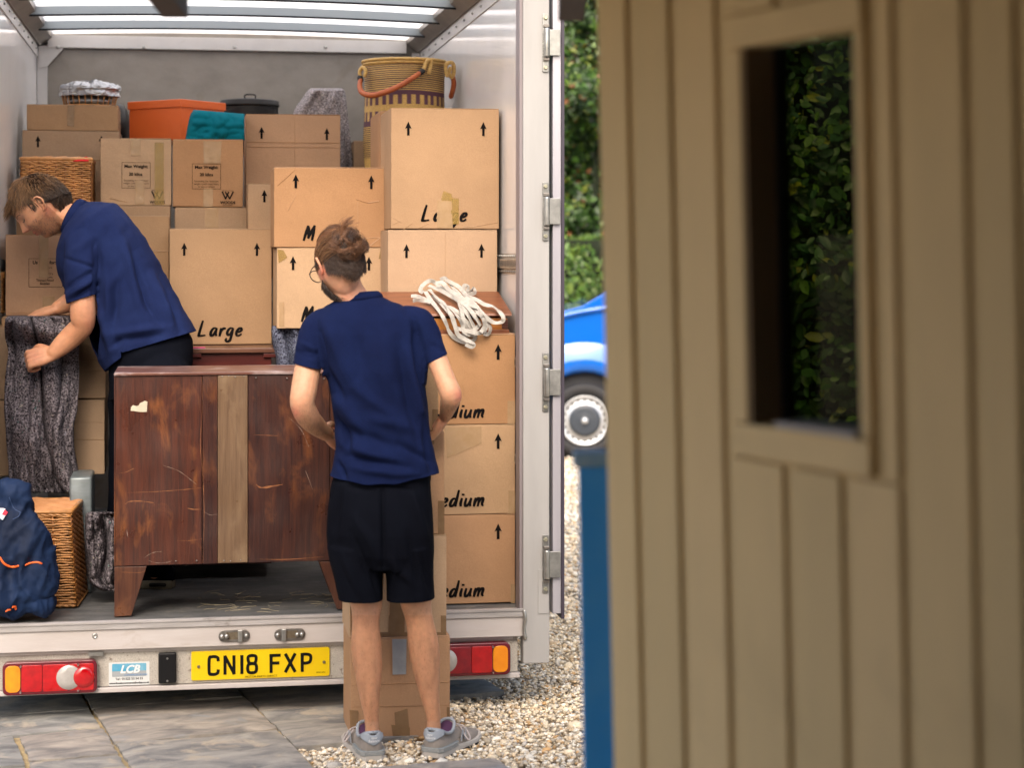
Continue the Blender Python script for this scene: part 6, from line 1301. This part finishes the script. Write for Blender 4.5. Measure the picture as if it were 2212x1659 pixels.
    m = M(); tube(m, [Q(-.012, .15, .070), Q(0, .152, .073), Q(.012, .15, .070)], .003, 6); tube(m, [Q(-.015, .165, .064), Q(0, .167, .067), Q(.015, .165, .064)], .003, 6); T.part('lace_rows', m, LACE, smooth=True, parent=sh, kind='stuff')
    m = M(); tube(m, [Q(side*.010, .148, .074), Q(side*.034, .155, .066), Q(side*.055, .150, .040), Q(side*.058, .138, .034), Q(side*.050, .136, .040), Q(side*.028, .142, .068)], .0026, 7, smooth=4); T.part('lace_loop', m, LACE, smooth=True, parent=sh)
    return sh
hL = pw(807, 1652, 6.63); hR = pw(930, 1641, 6.68)
trainer(T, hL.x, 6.64, math.radians(-17), .0, side=-1, sc=1.19); trainer(T, hR.x, 6.685, math.radians(24), .0, side=1, sc=1.19)
# ---------------------------------------------------------------- PERSON 2: bending inside the van
Y2 = 8.03
def z3(x, y): return (x*.2812, 388.8+y*.2812)
O2 = Vector(pw(330, 1262, Y2)); O2.z = FL
T = Thing('person', 'man in faded navy polo shirt bending left inside the van, gripping a grey blanket', 'person', O2, frame='world')
Mh2 = Matrix.Translation(pw(91, 443, Y2)) @ frame_from((-.70, -.06, -.71), (-.06, .998, .0)).to_4x4() @ Matrix.Scale(1.10, 4)
def rs(bx_, by_, fx, fy, hw, n=32, ex=2.2, Yc=Y2):       # side-view ring from back point to front point (zoom coords)
    b = PX(*z3(bx_, by_), Yc); f = PX(*z3(fx, fy), Yc); c = (b+f)/2; h = (f-b)/2; out = []
    for i in range(n):
        a = 2*math.pi*i/n; cc, ss = math.cos(a), math.sin(a); k = math.copysign(abs(cc)**(2/ex), cc); l = math.copysign(abs(ss)**(2/ex), ss); out.append(tuple(c+h*k+np.array((0, hw*l, 0))))
    return out
parts = [head(Mh2)]
parts.append(chain([(112, 458, Y2, 30), (135, 464, Y2, 29), (160, 474, Y2, 33), (190, 490, Y2, 44)], 20))
m = M(); m.loft([rs(*a) for a in ((620, 180, 540, 380, .06), (760, 210, 510, 460, .08), (890, 250, 510, 580, .12), (1000, 350, 550, 750, .14), (1110, 470, 620, 900, .16), (1190, 640, 740, 1020, .15), (1290, 860, 820, 1170, .15), (1400, 1060, 880, 1330, .15), (1400, 1250, 900, 1420, .15))]); parts.append(m)
parts.append(chain([(186, 515, Y2-.10, 24), (180, 560, Y2-.16, 26), (178, 640, Y2-.18, 27), (179, 678, Y2-.17, 27.5), (178, 702, Y2-.15, 25), (160, 722, Y2-.13, 25), (135, 745, Y2-.13, 22), (112, 766, Y2-.14, 15.5)], 18))
parts.append(hand(PX(112, 764, Y2-.14), (-.93, -.05, -.25), (-.1, -.9, .35), 1.08, (1.15, 1.3, 1.0), side=-1, thumb=1.))
parts.append(chain([(186, 530, Y2+.10, 24), (182, 600, Y2+.15, 26), (180, 640, Y2+.13, 25), (150, 653, Y2+.08, 21), (120, 668, Y2+.06, 14.5)], 18))
parts.append(hand(PX(120, 668, Y2+.06), (-.93, .0, -.30), (.1, -.25, .95), 1.05, (.25, .3, .2), side=-1, thumb=.5))
for dy, pts in ((-.09, [(330, 790, 50), (335, 930, 40), (330, 1020, 32), (335, 1120, 31), (338, 1215, 22), (338, 1245, 20)]), (.10, [(290, 800, 46), (280, 930, 36), (272, 1020, 28), (268, 1120, 26), (268, 1215, 20), (268, 1245, 20)])):
    parts.append(chain([(u, v, Y2+dy, r) for u, v, r in pts], 16))
me = with_ears(remesh(parts, .0034, 2, .5), Mh2); P = getco(me); uv = pix(P)
sk = (.60, .295, .165)
fy = (Y2-.2, Y2+.02)
C = skincols(P, sk, [(104, 455, 13, (.60, .20, .13), .65, None), (57, 505, 11, (.58, .20, .15), .55, None), (76, 516, 7, (.50, .13, .11), .9, None), (195, 700, 14, (.56, .20, .12), .6, None), (75, 770, 18, (.52, .23, .16), .5, None), (30, 462, 16, (.58, .34, .23), .5, None), (190, 665, 30, (.56, .29, .19), .5, None), (165, 730, 24, (.46, .215, .115), .5, None)])
A = np.array(Mh2.inverted()); Pl = (np.c_[P, np.ones(len(P))]@A.T)[:, :3]
jaw = np.clip((-.022-Pl[:, 2]+.3*np.clip(.05-Pl[:, 1], 0, 1))/.03, 0, 1)*(Pl[:, 2] > -.135)*(Pl[:, 1] > -.02)*(np.hypot(Pl[:, 0], Pl[:, 1]) < .13)
stub = np.array([.5+.5*noise.noise(Vector(p*260)) for p in P]); lip = np.exp(-((Pl[:, 0])/.026)**2-((Pl[:, 2]+.060)/.011)**2)*(Pl[:, 1] > .06)
C = C*(1-(.58*jaw*(.55+.45*stub)*(1-lip))[:, None]*np.array([.85, .9, .95])); C = C*(1-.75*lip[:, None])+np.array((.48, .12, .10))*.75*lip[:, None]
mo = np.exp(-((Pl[:, 0])/.022)**2-((Pl[:, 2]+.0588)/.0022)**2)*(Pl[:, 1] > .06); C *= (1-.8*mo)[:, None]
eye = np.exp(-((abs(Pl[:, 0])-.031)/.014)**2-((Pl[:, 2]-.006)/.007)**2)*(Pl[:, 1] > .05); C *= (1-.35*eye)[:, None]
setcol(me, C); relocate(me, O2); T.part('body', me, SKIN)
LD = mat('lash_brow', (.03, .017, .010), rough=.7); Lm = lambda x, y, z: tuple(Mh2@Vector((x, y, z)))
def onface(x, z, o=.0015): 
    i = np.argmin((Pl[:, 0]-x)**2+(Pl[:, 2]-z)**2+(Pl[:, 1] < .04)*1.); return tuple(Mh2@Vector((x, Pl[i, 1]+o, z)))
for s in (-1, 1):
    m = M(); tube(m, [onface(s*x, z) for x, z in ((.016, .003), (.024, -.0005), (.034, -.001), (.044, .002))], .0013, 6, smooth=3); T.part('eyelashes', m, LD, smooth=True)
    m = M(); tube(m, [onface(s*x, z, .0005) for x, z in ((.014, .024), (.026, .029), (.038, .030), (.050, .024))], [.0010, .0016, .0014, .0006], 6, smooth=3); T.part('eyebrow', m, LD, smooth=True)
crown = Vector((0, -.30, .95)).normalized()
def flow2(d, r):
    t = d-crown*d.dot(crown); t = t-d*t.dot(d); t = t.normalized() if t.length > .02 else Vector((0, 1, 0))
    return (t+Vector((0, .55, -.15))*max(0, 1-abs(d.x))*(1 if d.y > -.4 else .1)).normalized()
def hl2(d): 
    if d.y > .5: return d.z > .66
    if d.y > .12: return d.z > .30+.95*(d.y-.12)
    if d.y > -.34: return d.z > .36-.9*max(0, .0-d.y)
    return d.z > -.62
def col2(d, r): k = r.uniform(.5, 1.5); top = d.z > .62; q = min(max((d.z-.0)/.8, 0), 1)**1.3*(1 if r.random() < .8 else .3); b = (.035+.24*q, .018+.13*q, .010+.055*q); return (b[0]*k, b[1]*k, b[2]*k, 1)
hs_ = [strands(Mh2, 4300, hl2, flow2, lambda d, r: (.060 if d.z > .55 else (.034 if d.y > -.1 else .042))*r.uniform(.6, 1.15), .0013, col2, lift=.012, nois=.22, sd=21)]
hs_.append(strands(Mh2, 260, lambda d: d.y > .45 and d.z > .55 and abs(d.x) < .6, lambda d, r: Vector((0, 1, .15)), lambda d, r: r.uniform(.04, .07), .0012, col2, gk=.9, lift=.012, nois=.12, sd=23))
hs_.append(strands(Mh2, 260, lambda d: .06 < d.y < .32 and abs(d.x) > .75 and .05 < d.z < .35, lambda d, r: Vector((0, .1, -1)), lambda d, r: .022, .0011, col2, lift=.008, nois=.2, seg=4, sd=24))
T.part('hair', hairmesh('hair', hs_, O2), HAIR, kind='stuff')
bd = strands(Mh2, 900, lambda d: d.z < -.18-.25*max(0, .5-d.y) and d.y > -.12 and d.z > -.97 and not (d.y > .8 and abs(d.x) < .3 and d.z > -.62), lambda d, r: Vector((0, .4, -1)), lambda d, r: .0045, .00045, lambda d, r: (lambda k: (.10*k, .055*k, .035*k, 1))(r.uniform(.4, 1.6)), lift=.003, nois=.4, seg=2, sd=28)
T.part('stubble', hairmesh('stubble', [bd], O2), HAIR, kind='stuff')
m = M(); ell(m, Mh2@Vector((0, -.016, .036)), (.0755, .083, .086), 32, Mh2.to_3x3(), 20); T.part('hair_base', m, mat('mid_hair_base', (.035, .019, .011), (.02, .012, .008), scale=60, rough=.95, spec=.05), smooth=True)
# shirt 2
m = M(); m.loft([rs(*a) for a in ((640, 175, 520, 390, .075), (700, 165, 490, 430, .105), (780, 168, 468, 480, .145), (880, 185, 448, 560, .185), (980, 270, 455, 690, .20), (1100, 430, 520, 860, .20), (1200, 620, 640, 1050, .185), (1320, 850, 695, 1200, .185), (1430, 1050, 760, 1390, .19), (1500, 1170, 830, 1490, .195), (1530, 1260, 870, 1560, .195))])
sl = chain([(190, 498, Y2-.10, 38), (182, 535, Y2-.15, 40), (176, 590, Y2-.18, 38), (176, 640, Y2-.185, 33), (178, 680, Y2-.18, 30)], 20)
sl2 = chain([(190, 498, Y2+.10, 36), (178, 550, Y2+.15, 36), (172, 640, Y2+.16, 32), (172, 680, Y2+.16, 30)], 20)
me = remesh([m, sl, sl2], .0054, 5, .6)
def pl(p, q, Y): 
    a, b = PX(*z3(*p), Y), PX(*z3(*q), Y); d = Vector(b-a); n = Vector((-d.z, 0, d.x)).normalized(); return a, (n if n.z < 0 else -n)
sa, sn = pl((530, 945), (725, 885), Y2-.18); ha, hn = pl((940, 1330), (1490, 1165), Y2)
hb, hbn = pl((800, 1480), (1010, 1340), Y2)
me = cut(me, [(sa, sn, lambda p: p.y < Y2-.06 and kx(p) < 209 and kv(p) > 600), (sa, sn, lambda p: p.y > Y2+.0 and kx(p) < 195 and kv(p) > 600 and p.y > Y2+.10), (ha, hn, lambda p: kv(p) > 700 and kx(p) > 262), (hb, hbn, lambda p: kv(p) > 700 and kx(p) <= 262 and p.y < Y2+1)])
P = getco(me); Nn = getno(me); uv = pix(P); d = np.zeros(len(P)); near = np.clip(-Nn[:, 1]*1.4+.15, 0, 1)
def zz3(*a): return [z3(*p) for p in a]
for a, b, w, h in ((*zz3((740, 480), (760, 720)), 8, -.012), (*zz3((735, 730), (740, 900)), 7, -.020), (*zz3((860, 300), (1010, 700)), 10, .006), (*zz3((950, 500), (1080, 1000)), 10, .010), (*zz3((1010, 560), (1150, 1000)), 8, -.011), (*zz3((1180, 720), (1330, 1100)), 9, .010), (*zz3((1230, 740), (1390, 1150)), 7, -.009), (*zz3((900, 800), (870, 1150)), 10, -.010), (*zz3((820, 700), (850, 1100)), 9, .010), (*zz3((880, 1180), (1300, 1130)), 9, .011), (*zz3((880, 1240), (1280, 1190)), 7, -.003),
                   (*zz3((860, 1280), (930, 1220)), 6, -.008), (*zz3((510, 900), (740, 740)), 8, .009), (*zz3((500, 840), (720, 700)), 6, -.008), (*zz3((560, 920), (740, 800)), 6, -.007), (*zz3((500, 600), (740, 680)), 4, -.006), (*zz3((690, 1000), (800, 1380)), 12, -.010), (*zz3((760, 950), (850, 1300)), 10, .009), (*zz3((1100, 900), (1250, 1150)), 9, -.008), (*zz3((700, 430), (560, 560)), 10, .006)):
    d += h*seg_w(uv, a, b, w)
nz = np.array([noise.noise(Vector((p[0]*8-p[2]*5, p[1]*6, p[2]*4+p[0]*4))) for p in P]); nz2 = np.array([noise.noise(Vector((p[0]*22-p[2]*16, p[1]*14, p[2]*12+p[0]*10))) for p in P]); sl_ = (uv[:, 0] < 212)&(uv[:, 1] < 690); d = np.where(sl_, np.maximum(d, -.004), d); nz = np.where(sl_, np.maximum(nz, -.15), nz); P = P+Nn*(1.9*d*near+.009*nz+.004*nz2)[:, None]; setco(me, P); relocate(me, O2); s2 = T.part('polo_shirt', me, POLO2, solid=.003)
m = M(); ca, cb = PX(*z3(632, 158), Y2), PX(*z3(500, 412), Y2); c = (ca+cb)/2; ax = (cb-ca)/2; nrm = np.cross(ax, np.array((0, 1, 0))); nrm /= np.linalg.norm(nrm); nrm = nrm*(1 if nrm[0] < 0 else -1); R_ = []
for i in range(41):
    a = 2*math.pi*i/40; q = ax*math.cos(a)+np.array((0, .082, 0))*math.sin(a); R_.append([tuple(c+q*1.10-nrm*.020), tuple(c+q*1.06+nrm*.010), tuple(c+q*.98+nrm*.017), tuple(c+q*.94+nrm*.006), tuple(c+q*.98-nrm*.02)])
m.loft(R_, caps=False); T.part('collar', m, POLO2, smooth=True, parent=s2)
# trousers
m = M(); m.loft([rs(*a) for a in ((1380, 1050, 850, 1260, .165), (1430, 1130, 850, 1320, .175), (1470, 1230, 850, 1400, .18), (1480, 1400, 850, 1560, .18), (1440, 1560, 840, 1700, .17))])
ps = [m]+[chain([(u, v, Y2+dy, r) for u, v, r in pts], 18) for dy, pts in ((-.09, [(345, 800, 66), (340, 930, 50), (334, 1020, 42), (336, 1120, 38), (338, 1222, 36)]), (.10, [(290, 810, 54), (279, 930, 45), (272, 1020, 38), (268, 1120, 34), (268, 1225, 32)]))]
me = remesh(ps, .007, 4); P = getco(me); Nn = getno(me); nz = np.array([noise.noise(Vector((p[0]*8, p[1]*8, p[2]*14))) for p in P]); setco(me, P+Nn*(.008*nz)[:, None]); relocate(me, O2); T.part('trousers', me, TROU)
fx = pw(352, 1255, Y2-.09)
SHB = mat('pale_olive_sole', (.30, .28, .21), (.22, .2, .15), scale=20, rough=.7)
for k, (u, dy, an) in enumerate(((375, -.10, math.radians(-84)), (290, .10, math.radians(-84)))):
    h = pw(u, 1262, Y2+dy); f = Vector((math.sin(an), math.cos(an), 0)); s = Vector((math.cos(an), -math.sin(an), 0)); O = Vector((h.x, Y2+dy, FL)); Q = lambda x, y, z: tuple(O+s*x+f*y+Vector((0, 0, z)))
    pr = [(0, .028), (.03, .036), (.10, .036), (.18, .044), (.24, .042), (.28, .024), (.29, .01)]
    m = M(); m.loft([[Q(w, y, .001), Q(w+.003, y, .02), Q(w, y, .036-.008*(y > .12)), Q(-w, y, .036-.008*(y > .12)), Q(-w-.003, y, .02), Q(-w, y, .001)] for y, w in pr]); sh = T.part('shoe', m, SHB, bevel=.004)
    m = M(); m.loft([[Q(w*.9*math.cos(a), y, .032+hh*max(math.sin(a), 0)) for a in np.linspace(-.1, math.pi+.1, 14)] for (y, w), hh in zip(pr, (.05, .07, .06, .045, .035, .022, .01))]); T.part('shoe_upper', m, TROU, smooth=True, parent=sh)
    for sg in (-1, 1):
        m = M(); tube(m, [Q(sg*.041, .025, .020), Q(sg*.042, .085, .020)], .0075, 10, flat=.35, up=(s.x, s.y, 0)); T.part('sole_window', m, BLACK, smooth=True, parent=sh)
# ================================================================ HELD BLANKET, FLOOR BLANKET, JACKET
def bf1(s, t): return 0
m = sheet([(684, 20, 150), (686, 16, 158), (695, 11, 166), (720, 10, 169), (760, 18, 170), (820, 13, 170), (880, 11, 166), (920, 14, 158), (960, 16, 158), (1000, 19, 164), (1040, 22, 172), (1064, 34, 178)], .82, 110,
    [(.30, .72, .075, .030), (.60, .97, .06, .05), (.80, .84, -.05, .10), (.12, .02, .03, .05), (.50, .26, .04, .03), (.9, .6, .03, .03)], seed=5, amp=.07, fine=.014,
    bf=lambda s, t: .14*max(0, .08-t)/.08-.07*math.exp(-((t-.16-.16*s)/.07)**2)+.05*math.exp(-((t-.30-.12*s)/.05)**2))
p = vp(95, 1060, .5); single('held_blanket', m, FELT, 'speckled grey felt blanket hanging from the bending man\'s hands', 'blanket', o=(p[0], .5, p[2]), smooth=True, solid=.009)
m = sheet([(1108, 196, 240), (1112, 188, 252), (1130, 186, 262), (1160, 186, 266), (1200, 187, 268), (1240, 190, 268), (1262, 200, 268), (1276, 226, 266)], .40, 60, [(.4, .7, .07, .09), (.75, .5, -.07, .08), (.9, .2, .05, .06), (.1, .2, -.04, .07)], seed=15, amp=.09, fine=.02)
p = vp(225, 1276, .40); single('floor_blanket', m, FELT, 'crumpled dark grey felt blanket on the van floor between hamper and chest of drawers', 'blanket', o=(p[0], .4, FL), smooth=True, solid=.009)
# jacket: crumpled lump
jb = -.0
def E(u, v, b, ru, rv, rd): 
    p = vp(u, v, b); k = (b+7.35)/FPX; m = M(); ell(m, p, (ru*k, rd, rv*k), 20, n=14); return m
ps = [E(8, 1180, .08, 70, 120, .10), E(45, 1190, .07, 58, 90, .09), E(20, 1090, .09, 45, 62, .07), E(60, 1250, .07, 60, 62, .10), E(20, 1280, .06, 76, 52, .10), E(92, 1225, .08, 30, 48, .07), E(60, 1305, .07, 58, 28, .09), E(-40, 1200, .1, 70, 130, .1)]
me = remesh(ps, .007, 6)
P = getco(me); Nn = getno(me)
def rdg(s, o): return np.array([1-2*abs(noise.noise(Vector((p[0]*s[0]+p[2]*s[1]+o, p[1]*s[2], p[2]*s[3]-p[0]*s[1]*.6+o)))) for p in P])
d = .038*(rdg((8, 3, 6, 2.4), 3)-.6)+.011*(rdg((22, -8, 12, 7), 8)-.6)+.004*(rdg((40, 14, 30, 26), 1)-.6)
P = P+Nn*d[:, None]; P[:, 2] = np.maximum(P[:, 2], FL+.001-.0)
JK = mat('navy_softshell', (.004, .010, .030), (.009, .026, .080), scale=4, rough=.7, spec=.2, bump=.2, bscale=300)
jo = vp(40, 1330, .08); T = Thing('jacket', 'crumpled navy jacket with orange piping and white label, bottom left corner of the van', 'jacket', jo)
setco(me, P-np.array(jo)); jk = T.part('jacket_cloth', me, JK)
from mathutils.bvhtree import BVHTree
bv = BVHTree.FromPolygons([tuple(v.co) for v in me.vertices], [tuple(p.vertices) for p in me.polygons])
def onj(u, v, o=.003):
    a = Vector(vp(u, v, -.6))-Vector(jo); b = Vector(vp(u, v, .4))-Vector(jo); h = bv.ray_cast(a, (b-a).normalized()); q = h[0] if h[0] is not None else Vector(vp(u, v, .05))-Vector(jo); return tuple(q-(b-a).normalized()*o)
ORP = mat('orange_piping', (.80, .13, .02), rough=.5)
for pts, r in (([(0, 1205), (8, 1217), (20, 1224), (32, 1225), (40, 1223)], .0042), ([(55, 1221), (65, 1217), (80, 1215), (90, 1218)], .0036), ([(13, 1321), (18, 1318), (22, 1318)], .0036), ([(27, 1312), (32, 1311), (34, 1316)], .005)):
    q = crom(pts, 5); m = M(); tube(m, [onj(*p_, .001) for p_ in q], r, 8, ends=True); T.part('orange_piping', m, ORP, smooth=True, local=True)
for pts, nm, cc in (([(-3, 1098), (8, 1098), (12, 1100), (2, 1118), (-4, 1122)], 'white_label', (.6, .58, .66)), ([(10, 1101), (17, 1107), (12, 1114), (4, 1112)], 'red_label', (.65, .02, .05)), ([(4, 1112), (12, 1114), (6, 1124), (-1, 1120)], 'pale_label', (.45, .55, .62))):
    m = M(); m.add([onj(*p_, .006) for p_ in pts], [tuple(range(len(pts)))]); T.part(nm, m, mat(nm+'_mat', cc, rough=.6), local=True, solid=.001)
for pts in ([(20, 1075), (30, 1098), (46, 1108)], [(44, 1108), (40, 1116), (28, 1122)]):
    q = crom(pts, 6); m = M(); tube(m, [onj(*p_, .0005) for p_ in q], .0018, 6); T.part('seam', m, mat('navy_seam', (.02, .045, .12), rough=.6) if 'navy_seam' not in bpy.data.materials else bpy.data.materials['navy_seam'], smooth=True, local=True)
